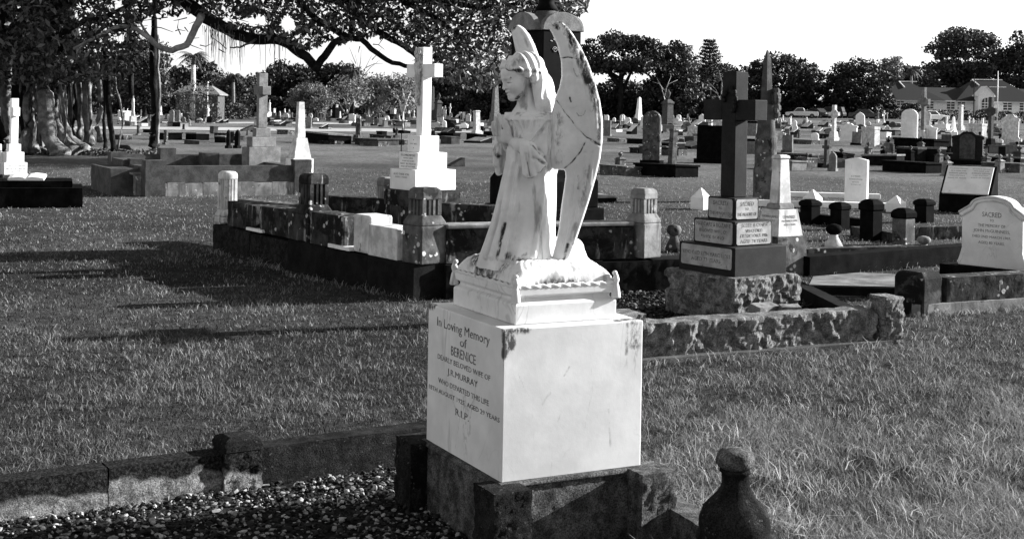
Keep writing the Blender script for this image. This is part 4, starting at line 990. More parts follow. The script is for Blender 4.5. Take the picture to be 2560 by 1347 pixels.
def lerp(a, b, t): return a + (b - a) * t
def eblock(label, a, b, h, hw, mat, name='kerb_block', amp=.012, z0=ZR, inset=0.0):
    return wall_between(name, label, a + nE * inset, b + nE * inset, hw, z0, z0 + h, mat, 'kerb block', 1, 'kerb blocks on the enclosure side', amp)
eblock('black crusted kerb block beside the far pale fluted post', lerp(P1, P2, .14), lerp(P1, P2, .50), .26, .12, 'sand_black')
eblock('black crusted kerb block with white drips beside the blotchy post', lerp(P1, P2, .54), lerp(P1, P2, .94), .27, .12, 'sand_black')
m = MB(); 
t = thing('marble_ledge', 'thin white marble ledge exposed between the two far black kerb blocks', 'ledge', (lerp(P1, P2, .50).x, lerp(P1, P2, .50).y, ZR), math.atan2(dE.y, dE.x)); m = MB(); m.box(-.18, .22, -.16, .10, 0, .03); m.build('slab', 'white', t, bevel=.004)
eblock('lichen-drenched black kerb block right of the blotchy post', lerp(P2, P3, .10), lerp(P2, P3, .44), .30, .13, 'sand_black')
yk = math.atan2(dE.y, dE.x)
mb_ = lerp(P2, P3, .50); t = thing('marble_kerb', 'white marble kerb block with a raised end beside the stout fluted post', 'kerb block', (mb_.x, mb_.y, ZR), yk)
Lm = (lerp(P2, P3, .90) - mb_).length
m = MB(); m.box(0, .30, -.12, .12, 0, .34); m.build('raised_end', 'white_dirty', t, bevel=.02); m = MB(); m.box(.302, Lm, -.135, .10, 0, .27); m.build('block', 'white_dirty', t, bevel=.008)
m = MB(); m.box(-.42, -.004, -.16, .11, -.0, .035); m.build('ledge', 'white', t, bevel=.004)
# front kerb and the inner kerbs
fr = wall_between('front_kerb', 'long crusted stone kerb with pale top between the stout post and the right post', P3 + Vector((.15, .05, 0)), P4 - Vector((.13, .03, 0)), .10, ZR, ZR + .29, 'sand_black', 'kerb', 2, None, .008)
m = MB(); 
LF = (P4 - P3).length; m.box(.0, LF - .3, -.13, .12, .290, .325); m.build('coping', 'sand_pale', fr, bevel=.01)
K1 = A(835, 540, 14.0); K2 = A(1290, 545, 13.0); K1.z = K2.z = 0
wall_between('inner_kerb', 'dark lichen-spotted kerb crossing behind the white marble block', K1, K2, .10, ZR, ZR + .36, 'sand_black', 'kerb', 2, None, .008)
K3 = A(600, 520, 15.6); K4 = A(760, 515, 14.8); K3.z = K4.z = 0
wall_between('inner_kerb', 'low mossy kerb with one white lichen ring at the back of the enclosure', K3, K4, .10, ZR, ZR + .20, 'sand', 'kerb', 1, None, .008)
K5 = A(805, 520, 15.0); K6 = A(985, 500, 14.2); K5.z = K6.z = 0
wall_between('inner_kerb', 'rounded grey kerb running to the plinth of the white cross', K5, K6, .10, ZR, ZR + .30, 'grey', 'kerb', 1, None, .006)
# white lichen ring on that kerb
# open book tablet inside the enclosure
bk = A(935, 505, 14.6); t = thing('book_tablet', 'tilted pale book-shaped tablet on a dark wedge inside the enclosure', 'tablet', (bk.x, bk.y, .40), R(25))
m = MB(); m.prism([(-.2, 0), (.2, 0), (.2, .05), (-.2, .05)], -.1, .14); m.rings([[(-.2, -.1, .05), (.2, -.1, .05), (.2, .14, .05), (-.2, .14, .05)], [(-.2, -.1, .06), (.2, -.1, .06), (.2, .14, .17), (-.2, .14, .17)]]); m.build('wedge', 'black', t)
m = MB(); T = Matrix.Translation((0, .02, .122)) @ Matrix.Rotation(R(24.6), 4, 'X'); m.box(-.16, -.004, -.11, .11, 0, .018, T=T); m.box(.004, .16, -.11, .11, 0, .018, T=T); m.build('pages', 'grey_pale', t, bevel=.004)
# dirt floor of the enclosure
ef = [P1, P3, P4, Vector((P4.x - 1.2, P4.y + 3.5, 0)), Vector((P1.x + 1.6, P1.y + 2.2, 0))]
m = MB(); m.add([(p.x, p.y, ZR - .06) for p in ef], [tuple(range(5))]); kind(m.build('enclosure_soil', 'soil'), 'structure'); NOGRASS.append(ef)
# ---------------------------------------------------------------- white marble cross with carved ivy
YW = 13.2; WYAW = R(38)
Wc = Mon('marble_cross', 'bright white marble cross with carved ivy on three square steps', 'grave cross', (1037, 473), YW, 974, 1139, WYAW)
za, zb_, zc_, zd, ze = Wc.z(1037, 473), Wc.z(1037, 422), Wc.z(1037, 380), Wc.z(1046, 339), Wc.z(1058, 119)
hx, hy = Wc.dims(974, 1139); 
me = rough_box(hx * 1.15, hy * 1.15, za - .16, za - .003, .05, .012, 8); link('stained_plinth', me, 'sand_black', Wc.o)
me = rough_box(hx * 1.1, hy * 1.1, 0, za - .162, .08, .012, 8); link('footing', me, 'sand_black', Wc.o)
Wc.tier('step', 974, 1139, za, zb_ + .0, 'white'); Wc.tier('step', 997, 1117, zb_ + .001, zc_, 'white'); Wc.tier('step', 1017, 1096, zc_ + .001, zd, 'white')
hx, hy = Wc.dims(1040, 1077); a0, a1 = Wc.z(1060, 194), Wc.z(1060, 161)
m = MB(); m.cbox(0, 0, hx, hy, zd + .001, ze); m.cbox(0, -hy - .10, hx * .96, .10, a0, a1); m.cbox(0, hy + .10, hx * .96, .10, a0, a1); m.build('cross', 'white', Wc.o, bevel=.006)
m = MB(); r_ = random.Random(4)
for k in range(150):
    t = r_.random(); zz_ = ze - .02 - t * (ze - zd) * .62; wd_ = (.8 - .65 * t) 
    yy = r_.uniform(-1, 1) * hy * (1.5 if zz_ > a0 - .05 and zz_ < a1 + .05 else 1.0) * wd_ + hy * .25
    T = Matrix.Translation((-hx - r_.uniform(.002, .025), yy, zz_)) @ Matrix.Rotation(r_.uniform(-.8, .8), 4, 'X') @ Matrix.Rotation(r_.uniform(-.5, .5), 4, 'Y')
    s_ = r_.uniform(.018, .034)
    m.rings([[(-.004, s_ * math.cos(a) * (1 + .25 * math.cos(3 * a)), s_ * math.sin(a) * (1 + .25 * math.cos(3 * a))) for a in [2 * PI * i / 9 for i in range(9)]], [(.006, s_ * .5 * math.cos(a), s_ * .5 * math.sin(a)) for a in [2 * PI * i / 9 for i in range(9)]]], True, T)
m.build('carved_ivy', 'white_dirty', Wc.o)
hx3, hy3 = Wc.dims(1017, 1096); write(Wc.o, FACE_L(hx3, (zc_ + zd) / 2), [('.', .012, .012, 0, .04), ('THY  WILL', .012, .14, .0, 0), ('.', .012, .012, 0, -.04)])
hx3, hy3 = Wc.dims(997, 1117); zz_ = (zb_ + zc_) / 2
write(Wc.o, FACE_L(hx3, zz_), [('IN LOVING MEMORY', .022, .26, 0, .055), ('WHO DIED', .015, .18, 0, .025), ('AGED 42 YEARS', .015, .22, 0, -.003), ('REST IN PEACE', .018, .28, 0, -.032), ('AND OF HIS WIFE', .016, .27, 0, -.060)], 'ink')
hx3, hy3 = Wc.dims(974, 1139); write(Wc.o, FACE_L(hx3, zb_ - .05), [('ALSO THEIR SON', .02, .28, -.02, 0), ('AGED 3 YEARS', .016, .22, -.02, -.03)], 'ink_soft')
# ---------------------------------------------------------------- urn monument of dark polished granite behind the wings
YU = 14.9; U = Mon('urn_monument', 'tall dark polished monument with gilded scrollwork, arched cap and an urn, behind the angel wings', 'monument', (1352, 430), YU, 1273, 1447, R(33))
zt_, zs1 = U.z(1352, 430), U.z(1352, 80); hx, hy = U.hx, U.hy
m = MB(); m.cbox(0, 0, hx * 1.75, hy * 1.75, 0, .50); m.build('base', 'black', U.o, bevel=.02)
m = MB(); m.rect([(hx * .62, .501), (hx * .62, .80), (hx * .5, .86), (hx * .28, .90), (hx * .1, .95)], hx, hy); m.build('pedestal', 'black', U.o, bevel=.01)
m = MB(); m.cbox(0, 0, hx, hy, .952, zs1); m.build('shaft', 'granite_red', U.o, bevel=.01)
zc1 = U.z(1352, 32)
m = MB()
for k in range(4):                                          # four arched gables
    T = Matrix.Rotation(k * PI / 2, 4, 'Z'); o_ = [(-hx * 1.04, zs1 + .001)] + [(hx * 1.04 * math.cos(a), zs1 + .02 + (zc1 - zs1 - .03) * math.sin(a)) for a in [PI - PI * i / 12 for i in range(13)]] + [(hx * 1.04, zs1 + .001)]
    m.prism(o_, -hy * 1.05, -hy * .80, T)
m.build('arched_gable', 'grey_pale', U.o, bevel=.006)
m = MB(); m.lathe([(hx * 1.0, zs1 + .002), (hx * .98, zs1 + .06), (hx * .86, zs1 + .13), (hx * .62, zs1 + .19), (hx * .48, zs1 + .215), (hx * .44, zs1 + .24)], 32); m.build('dome', 'grey', U.o, smooth=True)
m = MB(); m.lathe([(hx * .44, zs1 + .24), (hx * .50, zs1 + .27), (hx * .34, zs1 + .33), (hx * .36, zs1 + .38), (hx * .75, zs1 + .62), (hx * .82, zs1 + .74), (hx * .6, zs1 + .80), (hx * .3, zs1 + .86), (hx * .12, zs1 + .95), (.01, zs1 + .97)], 28); m.build('urn', 'granite_red', U.o, smooth=True)
m = MB()
def spiral(cx, cz, r0, turns, flip=1, n=28): return [(cx + flip * r0 * (1 - .75 * i / n) * math.cos(turns * 2 * PI * i / n), -hy - .004, cz + r0 * (1 - .75 * i / n) * math.sin(turns * 2 * PI * i / n)) for i in range(n + 1)]
zo = zs1 - .22
for fl in (-1, 1):
    m.tube(spiral(fl * .10, zo, .035, 1.5, fl), .0045, 5); m.tube([(fl * .065, -hy - .004, zo), (fl * .03, -hy - .004, zo - .03), (fl * .01, -hy - .004, zo - .06)], .0045, 5); m.tube(spiral(fl * .02, zo + .02, .02, 1.3, fl), .004, 5)
    for k in range(4):
        T = Matrix.Translation((fl * (.03 + .035 * k), -hy - .003, zo + .13 - .012 * k)) @ Matrix.Rotation(fl * (.6 + .25 * k), 4, 'Y'); m.ball((0, 0, .015), .02, 6, 5, (.35, .15, 1), T)
m.build('gilded_scroll', 'gilt', U.o)
# ---------------------------------------------------------------- right-hand graves
def kerb_px(label, a, b, hw, h, mat, **k): return kerb(label, G(*a), G(*b), hw, h, mat, **k)
# round-topped white headstone at the right edge
HJ = A(2487, 668, 12.2); hz = EYE + ray(2487, 668)[1] * 12.2
hs = thing('headstone', 'large white headstone with arched moulded top at the right edge, inscribed to John McGuinness', 'headstone', (HJ.x, HJ.y, 0), R(41))
def scroll_head(w, z0, z1, foot):
    o_ = [(-w - foot, z0), (-w - foot, z0 + .05), (-w - foot * .6, z0 + .09), (-w, z0 + .16), (-w, z1 - .20)]
    o_ += [(-w - .03, z1 - .19), (-w - .03, z1 - .15), (-w * .72, z1 - .085)]
    o_ += [(w * .68 * math.cos(a), z1 - .085 + .085 * math.sin(a)) for a in [PI - PI * i / 14 for i in range(1, 14)]]
    o_ += [(w * .72, z1 - .085), (w + .03, z1 - .15), (w + .03, z1 - .19), (w, z1 - .20), (w, z0 + .16), (w + foot * .6, z0 + .09), (w + foot, z0 + .05), (w + foot, z0)]
    return o_
wj = .30; zj1 = EYE + ray(2487, 490)[1] * 12.2
RL = Matrix.Rotation(-PI / 2, 4, 'Z')
m = MB(); m.prism(scroll_head(wj, hz, zj1, .035), -.07, .07, RL); m.build('slab', 'marble', hs, bevel=.008)
m = MB()
for q, dz in ((.0, 0), (.03, -.035)):
    pts = [(-wj - .03 + q, -.074, zj1 - .165 + dz), (-wj * .72 + q, -.074, zj1 - .095 + dz)] + [((wj * .68 - q) * math.cos(a), -.074, zj1 - .085 + dz * .6 + (.075 - q * .3) * math.sin(a)) for a in [PI - PI * i / 12 for i in range(1, 12)]] + [(wj * .72 - q, -.074, zj1 - .095 + dz), (wj + .03 - q, -.074, zj1 - .165 + dz)]
    m.tube(pts, .010, 6, RL)
m.build('hood_moulding', 'white_dirty', hs)
TJ = Matrix.Translation((-.0708, 0, hz)) @ RL; hh = zj1 - hz
write(hs, TJ, [('SACRED', .045, .19, 0, hh * .74), ('TO', .022, .04, 0, hh * .66), ('THE MEMORY OF', .026, .27, 0, hh * .585), ('JOHN McGUINNESS,', .036, .36, 0, hh * .505), ('DIED 2ND MARCH 1907,', .026, .38, 0, hh * .425), ('AGED 80 YEARS.', .026, .26, 0, hh * .345)], 'ink_soft')
link('plinth', rough_box(.14, .48, 0, hz - .003, .04, .008, 8), 'black', hs)
# the kerb in front of it with its worn square post
kp = G(2312, 790); kq = G(2580, 772)
kd = (kq - kp).normalized(); kyaw = math.atan2(kd.y, kd.x)
o = thing('grave_kerb', 'dark stained kerb with a pale footing in front of the white arched headstone', 'kerb', (kp.x, kp.y, 0), kyaw)
link('kerb_section', rough_box(.75, .10, .10, .30, .03, .008, 8, cx=.98, cy=.10), 'sand_black', o); link('footing', rough_box(.95, .13, 0, .098, .04, .008, 8, cx=.86, cy=.10), 'sand_pale', o)
o = thing('kerb_post', 'worn square kerb post with rounded top and white flaked side, near the right edge', 'post', (kp.x - .02, kp.y + .12, 0), R(38))
m = MB(); m.rect([(0, 0), (0, .30), (-.012, .335), (-.05, .352), (-.12, .356)], .135, .14); m.build('shaft', 'sand_black', o, bevel=.02)
# long dark kerbs between the plots
kerb_px('long dark kerb with flat pale top leading to the white arched headstone', (2005, 690), (2420, 655), .10, .20, 'black')
kerb_px('shorter dark kerb behind the long one, topped with weeds', (2010, 650), (2330, 640), .08, .13, 'sand_black')
kerb_px('dark kerb running right behind the square dark kerb posts', (2250, 600), (2560, 592), .09, .17, 'sand_black')
kerb_px('dark kerb joining the front two square dark posts', (2140, 588), (2265, 608), .09, .12, 'sand_black')
kerb_px('low dark kerb under the left square dark posts', (1985, 552), (2160, 572), .08, .14, 'black')
def dark_post(px, py, w, ytop, lab, mat='black'):
    p = G(px, py); h = (py - ytop) * p.y / F; w_ = w * p.y / F / 2.75; o = thing('kerb_post', lab, 'post', (p.x, p.y, 0), R(38), 'dark kerb posts')
    m = MB(); m.cbox(0, 0, w_ * .88, w_ * .88, 0, h * .72); m.build('shaft', 'sand' if mat != 'black' else 'black', o, bevel=.008)
    m = MB(); m.rect([(0, h * .72), (w_ * .12, h * .76), (w_ * .12, h * .88), (-w_ * .1, h * .95), (-w_ * .45, h)], w_ * .9, w_ * .9); m.build('cap', 'black', o, bevel=.006)
for a in ((2025, 560, 56, 498, 'dark capped kerb post nearest the white truncated obelisk'), (2099, 575, 54, 505, 'dark capped kerb post with a grey side below the small white headstone'), (2177, 600, 62, 498, 'tall dark capped kerb post right below the small white headstone'), (2258, 612, 62, 520, 'lowest dark capped kerb post with a flaking grey flank', 'x'), (2310, 556, 54, 497, 'dark capped post with a pale urn-shaped side near the tilted tablet')): dark_post(*a[:5], mat=a[5] if len(a) > 5 else 'black')
def finial(px, py, w, ytop, lab, mat, mat2=None):
    p = G(px, py); h = (py - ytop) * p.y / F; r_ = w * p.y / F / 2; o = thing('urn_finial', lab, 'finial', (p.x, p.y, 0), 0, 'urn finials on kerbs')
    m = MB(); m.lathe([(r_ * 1.0, 0), (r_ * .98, h * .18), (r_ * .75, h * .34), (r_ * .48, h * .50), (r_ * .46, h * .60)], 18); m.build('stem', mat, o, smooth=True)
    m = MB(); m.lathe([(r_ * .46, h * .60), (r_ * .80, h * .70), (r_ * .92, h * .82), (r_ * .7, h * .95), (r_ * .25, h)], 18); m.build('knob', mat2 or mat, o, smooth=True)
finial(2084, 625, 46, 560, 'dark-topped pale urn finial on the kerb right of the truncated obelisk', 'white_dirty', 'black'); finial(2309, 640, 38, 590, 'small pale knob finial where the long dark kerb ends', 'sand_pale'); finial(1684, 630, 42, 561, 'pale knob finial left of the dark granite cross steps', 'sand')
finial(1962, 690, 34, 640, 'rounded stone stump against the right side of the rough granite base', 'sand')
# truncated white obelisk
O = Mon('truncated_obelisk', 'stained white truncated obelisk on an inscribed tapering base and grey block', 'monument', (1944, 645), 12.9, 1880, 2016, R(35))
z0_, z1_, z2_, z3_ = O.z(1944, 588), O.z(1944, 522), O.z(1944, 508), O.z(1946, 398)
link('block', rough_box(O.hx, O.hy, 0, z0_, .04, .008, 8), 'sand', O.o)
O.tier('base', 1884, 2001, z0_ + .001, z1_, 'white_dirty', .76); O.tier('moulding', 1906, 1980, z1_ + .001, z2_, 'sand_pale', .9, .012); O.tier('shaft', 1918, 1973, z2_ + .001, z3_, 'white_dirty', .74); 
hx, hy = O.dims(1918, 1973); m = MB(); m.rect([(0, z3_ - .0), (.01, z3_ + .01), (.008, z3_ + .03), (-.02, z3_ + .045)], hx * .74, hy * .74); m.build('rim', 'white_dirty', O.o, bevel=.004)
hx, hy = O.dims(1884, 2001); Tt = Matrix.Translation((0, 0, z0_)) @ Matrix.Rotation(-.0, 4, 'X'); sl_ = math.atan2(hy * .24, z1_ - z0_)
write(O.o, Matrix.Translation((0, -hy * .875 - .002, (z0_ + z1_) / 2)) @ Matrix.Rotation(-sl_, 4, 'X'), [('EDWARD', .03, .17, 0, .06), ('DIED MARCH 14TH', .018, .22, 0, .022), ('AGED 2 YEARS', .018, .17, 0, -.015)], 'ink_soft')
write(O.o, RL.to_4x4() @ Matrix.Translation((0, -hx * .875 - .002, (z0_ + z1_) / 2)) @ Matrix.Rotation(-sl_, 4, 'X'), [('THOMAS JAMES', .028, .22, 0, .06), ('DIED 1889', .018, .15, 0, .022)], 'ink_soft')
# small clean white headstone inside a white kerb with pyramid corner posts
p = G(2140, 516); w_ = .205; hgt = (513 - 392) * p.y / F; o = thing('headstone', 'plain clean white headstone with shallow curved top inside a low white kerb', 'headstone', (p.x, p.y, 0), R(54), None, (0, R(1.0)))
m = MB(); m.prism([(-w_, 0), (w_, 0)] + [(w_ * (1 - 2 * i / 10), hgt - .035 + .035 * math.sin(PI * (i / 10))) for i in range(11)], -.04, .04, RL); m.build('slab', 'white', o, bevel=.003)
write(o, Matrix.Translation((-.0408, 0, 0)) @ RL, [('8147 PRIVATE', .026, .17, 0, hgt * .62), ('EDWARD STEVENS', .024, .24, 0, hgt * .56), ('INFANTRY', .020, .13, 0, hgt * .50), ('9TH MARCH 1929', .018, .18, 0, hgt * .45), ('REST IN PEACE', .02, .2, 0, .05)], 'ink_soft')
for px, py, yt, lab in ((1752, 523, 470, 'small white pyramid-topped post at the left of the white kerb'), (2031, 520, 474, 'small white pyramid-topped post left of the clean white headstone'), (2240, 530, 489, 'small white pyramid-topped post right of the clean white headstone')):
    p = G(px, py); h = (py - yt) * p.y / F; w2 = .125; o2 = thing('pyramid_post', lab, 'post', (p.x, p.y, 0), R(50))
    m = MB(); m.cbox(0, 0, w2, w2, 0, h * .55); m.build('shaft', 'white', o2, bevel=.004); m = MB(); m.rings([[(-w2, -w2, h * .551), (w2, -w2, h * .551), (w2, w2, h * .551), (-w2, w2, h * .551)], [(-.01, -.01, h), (.01, -.01, h), (.01, .01, h), (-.01, .01, h)]]); m.build('cap', 'white', o2, bevel=.004)
kerb_px('low clean white kerb running from the truncated obelisk to the small white headstone', (1765, 512), (2235, 524), .09, .11, 'white', rough=False)
kerb_px('second low white kerb behind the clean white headstone', (1890, 490), (2200, 498), .08, .10, 'white', rough=False)
# tilted tablet on a black desk
p = G(2420, 530); o = thing('desk_memorial', 'tilted white marble tablet with two columns of lettering on a black desk-shaped stone', 'memorial', (p.x, p.y, 0), R(58))
k_ = p.y / F; m = MB(); T = RL
dw = 62 * k_
m.add([(-dw, -.30, 0), (dw, -.30, 0), (dw, .30, 0), (-dw, .30, 0), (-dw, -.27, .28), (dw, -.27, .28), (dw, .22, .78), (-dw, .22, .78), (-dw, .30, .78), (dw, .30, .78)],
      [(0, 1, 5, 4), (4, 5, 6, 7), (7, 6, 9, 8), (3, 8, 9, 2), (0, 4, 7, 8, 3), (1, 2, 9, 6, 5), (0, 3, 2, 1)], T); m.build('desk', 'black', o, bevel=.012)
an = math.atan2(.5, .49); TT = T @ Matrix.Translation((0, -.025, .53)) @ Matrix.Rotation(-(PI / 2 - an), 4, 'X')
m = MB(); m.box(-dw * .9, dw * .9, -.03, -.001, -.31, .31, T=TT); tb = m.build('tablet', 'white', o, bevel=.006)
rows = []
for cx_ in (-dw * .45, dw * .45):
    for k in range(5): rows.append((('IN LOVING MEMORY', 'OF A DEAR WIFE', 'SARAH LEWIS', 'DIED 4TH MAY', 'AGED 60 YEARS')[k], .028 if k == 2 else .02, dw * (.72 if k % 2 == 0 else .6), cx_, .25 - k * (.055 if cx_ < 0 else .05)))
write(tb, TT @ Matrix.Translation((0, -.0308, 0)), rows, 'ink_soft')
p = G(2120, 566); o = thing('flat_plaque', 'small flat white plaque lying among the dark kerb posts', 'plaque', (p.x, p.y, 0), R(10)); m = MB(); m.cbox(0, 0, .16, .10, 0, .03, (.15, .09)); m.build('slab', 'white', o, bevel=.003)
# ---------------------------------------------------------------- left-hand graves
# long low sandstone tomb
ta, tb_ = G(372, 492), G(762, 486); dT = tb_ - ta; yT = math.atan2(dT.y, dT.x); LT = dT.length; kT = ta.y / F
o = thing('sandstone_tomb', 'long low grey sandstone vault with square piers on a pale block footing', 'tomb', (ta.x, ta.y, 0), yT)
zT0, zT1 = 34 * kT, 76 * kT
DT = 2.9
for k in range(9):
    me = rough_box(LT / 18 - .004, .12, 0, zT0 * (.96 + .04 * (k % 2)), .06, .012, 6, cx=LT * (k + .5) / 9, cy=.10, seed=k); link('footing_block', me, 'sand_pale', o)
link('front_wall', rough_box(LT / 2 - .15, .10, zT0 + .002, zT1, .07, .006, 6, cx=LT / 2, cy=.14), 'grey', o)
link('rear_wall', rough_box(LT / 2 - .15, .10, 0, zT1 + .10, .09, .006, 6, cx=LT / 2, cy=DT), 'grey', o)
link('side_wall', rough_box(.10, DT / 2 - .15, 0, zT1 - .02, .09, .006, 6, cx=0.05, cy=DT / 2 + .05), 'grey', o); link('side_wall', rough_box(.10, DT / 2 - .15, 0, zT1 - .02, .09, .006, 6, cx=LT - .05, cy=DT / 2 + .05), 'grey', o)
for cx_, cy_, hz_, w2 in ((.10, .12, zT1 + .10, .17), (LT - .05, .12, zT1 + .11, .16), (.06, DT * .45, zT1 + .08, .13), (.05, DT, zT1 + .14, .15), (LT * .35, DT, zT1 + .22, .15), (LT * .62, DT * .9, zT1 + .14, .16), (LT - .05, DT, zT1 + .2, .16)):
    link('pier', rough_box(w2, w2, 0, hz_, .06, .006, 6, cx=cx_, cy=cy_, seed=cx_), 'grey', o)
o2 = thing('sandstone_steps', 'stepped grey sandstone end block with a pale broken slab left of the long low tomb', 'steps', (ta.x - 95 * kT, ta.y + .35, 0), yT)
link('block', rough_box(.28, .9, 0, .46, .06, .008, 6, cx=.15, cy=.8), 'grey', o2); link('block', rough_box(.18, .5, 0, .58, .06, .008, 6, cx=.42, cy=1.2), 'grey', o2); link('upright', rough_box(.05, .1, 0, .36, .04, .006, 6, cx=.30, cy=-.22), 'sand_pale', o2)
m = MB(); m.box(.18, .42, -.35, -.1, .362, .40); m.build('slab', 'grey_pale', o2, bevel=.006)
# tall cross on a pale stepped pedestal behind it
Cc = Mon('stone_cross', 'tall grey sandstone cross on a pale square stepped pedestal behind the low sandstone tomb', 'grave cross', (622, 402), 25.5, 604, 701, R(38))
q = [Cc.z(628, v) for v in (402, 367, 342, 320)]
Cc.tier('step', 604, 701, 0, q[1], 'grey_pale', bevel=.01); Cc.tier('step', 618, 692, q[1] + .001, q[2], 'grey_pale', bevel=.01); Cc.tier('step', 631, 677, q[2] + .001, q[3], 'grey_pale', bevel=.01)
hx, hy = Cc.dims(637, 665); zt_ = Cc.z(655, 183); m = MB(); m.cbox(0, 0, hx, hy, q[3] + .001, zt_); m.cbox(0, -hy - .07, hx * .95, .07, Cc.z(655, 238), Cc.z(655, 216)); m.cbox(0, hy + .07, hx * .95, .07, Cc.z(655, 238), Cc.z(655, 216)); m.build('cross', 'grey_pale', Cc.o, bevel=.012)
# dark and white obelisk next to it
Ob = Mon('white_obelisk', 'slim white obelisk with one dark flank on a tapered base beside the tall grey cross', 'obelisk', (733, 403), 24.0, 714, 784, R(38))
q = [Ob.z(735, v) for v in (403, 396, 345, 266)]
Ob.tier('slab', 714, 784, 0, q[1], 'white', bevel=.01); Ob.tier('base', 712, 771, q[1] + .001, q[2], 'white_dirty', .62); Ob.tier('shaft', 727, 755, q[2] + .001, q[3] + .08, 'white_dirty', .7)
# white twin crosses at the left edge with black tomb and book
for px, xl, xr, lab, rows in ((22, -2, 68, 'white cross on three white steps with lettering at the left edge', 1), (-22, -52, 20, 'second white cross cut off by the left edge of the picture', 0)):
    W2 = Mon('white_cross', lab, 'grave cross', (px - 12, 436), 20.8, xl, xr, R(40))
    q = [W2.z(px, v) for v in (436, 406, 380, 360, 246)]
    link('plinth', rough_box(W2.hx * 1.1, W2.hy * 1.1, 0, q[0], .08, .01, 6), 'sand_black', W2.o)
    W2.tier('step', xl, xr, q[0] + .001, q[1], 'white'); W2.tier('step', xl + 8, xr - 8, q[1] + .001, q[2], 'white'); W2.tier('step', xl + 16, xr - 17, q[2] + .001, q[3], 'white')
    hx, hy = W2.dims(px - 5, px + 17); m = MB(); m.cbox(0, 0, hx, hy, q[3] + .001, q[4]); z_a, z_b = W2.z(px, 290), W2.z(px, 268); m.cbox(0, -hy - .035, hx * .96, .035, z_a, z_b); m.cbox(0, hy + .035, hx * .96, .035, z_a, z_b); m.build('cross', 'white', W2.o, bevel=.006)
    if rows: h_ = W2.dims(xl, xr); write(W2.o, FACE_R(h_[1], (q[0] + q[1]) / 2), [('JOHN ELLIOT WILSON', .026, h_[0] * 1.6, 0, .04), ('DIED 18TH OCTOBER 1904', .022, h_[0] * 1.7, 0, .0), ('AGED 71 YEARS', .022, h_[0] * .9, 0, -.04)], 'ink_soft')
a_, b_ = G(-60, 522), G(206, 520); dB = b_ - a_
o = thing('black_tomb', 'long low black-crusted tomb slab at the left edge carrying a white open book', 'tomb', (a_.x, a_.y, 0), math.atan2(dB.y, dB.x))
link('body', rough_box(dB.length / 2, .55, 0, .30, .08, .012, 6, cx=dB.length / 2, cy=.6), 'black', o); link('ledger', rough_box(dB.length / 2 - .1, .45, .302, .40, .08, .012, 6, cx=dB.length / 2 - .05, cy=.62), 'black', o)
p = A(68, 476, a_.y + .62); o = thing('marble_book', 'white marble open book lying on the black tomb at the left', 'book', (p.x, p.y, .402), R(12))
m = MB()
for sx in (-1, 1):
    prof = [(0, .02), (.03, .045), (.10, .055), (.20, .045), (.26, .03)]
    m.rings([[(sx * x, y * .16, z + .05 * (y + 1) / 2) for x, z in prof] + [(sx * .26, y * .16, .05 * (y + 1) / 2), (0, y * .16, .05 * (y + 1) / 2)] for y in (-1, 1)])
m.build('pages', 'white', o)
# wedge of rock right of the white cross, thin pole beside its steps
p = G(1140, 416); o = thing('stone_wedge', 'grey wedge-shaped stone on the grass right of the white ivy cross', 'stone', (p.x, p.y, 0), R(25)); k_ = p.y / F
m = MB(); m.prism([(-20 * k_, 0), (19 * k_, 0), (18 * k_, 22 * k_), (10 * k_, 18 * k_), (-20 * k_, 3 * k_)], -.16, .16); m.build('wedge', 'grey', o, bevel=.008)
p = G(1490, 505); k_ = p.y / F; o = thing('stone_wedge', 'pale-topped dark desk stone right of the angel wing', 'stone', (p.x, p.y, 0), R(30)); m = MB(); m.cbox(0, 0, .28, .24, 0, 12 * k_); m.build('block', 'black', o, bevel=.01); m = MB(); m.rings([[(-.29, -.25, 12 * k_ + .001), (.29, -.25, 12 * k_ + .001), (.29, .25, 12 * k_ + .001), (-.29, .25, 12 * k_ + .001)], [(-.2, -.2, 18 * k_), (.25, -.25, 15 * k_), (.25, .25, 19 * k_), (-.2, .2, 20 * k_)]]); m.build('top', 'grey_pale', o)
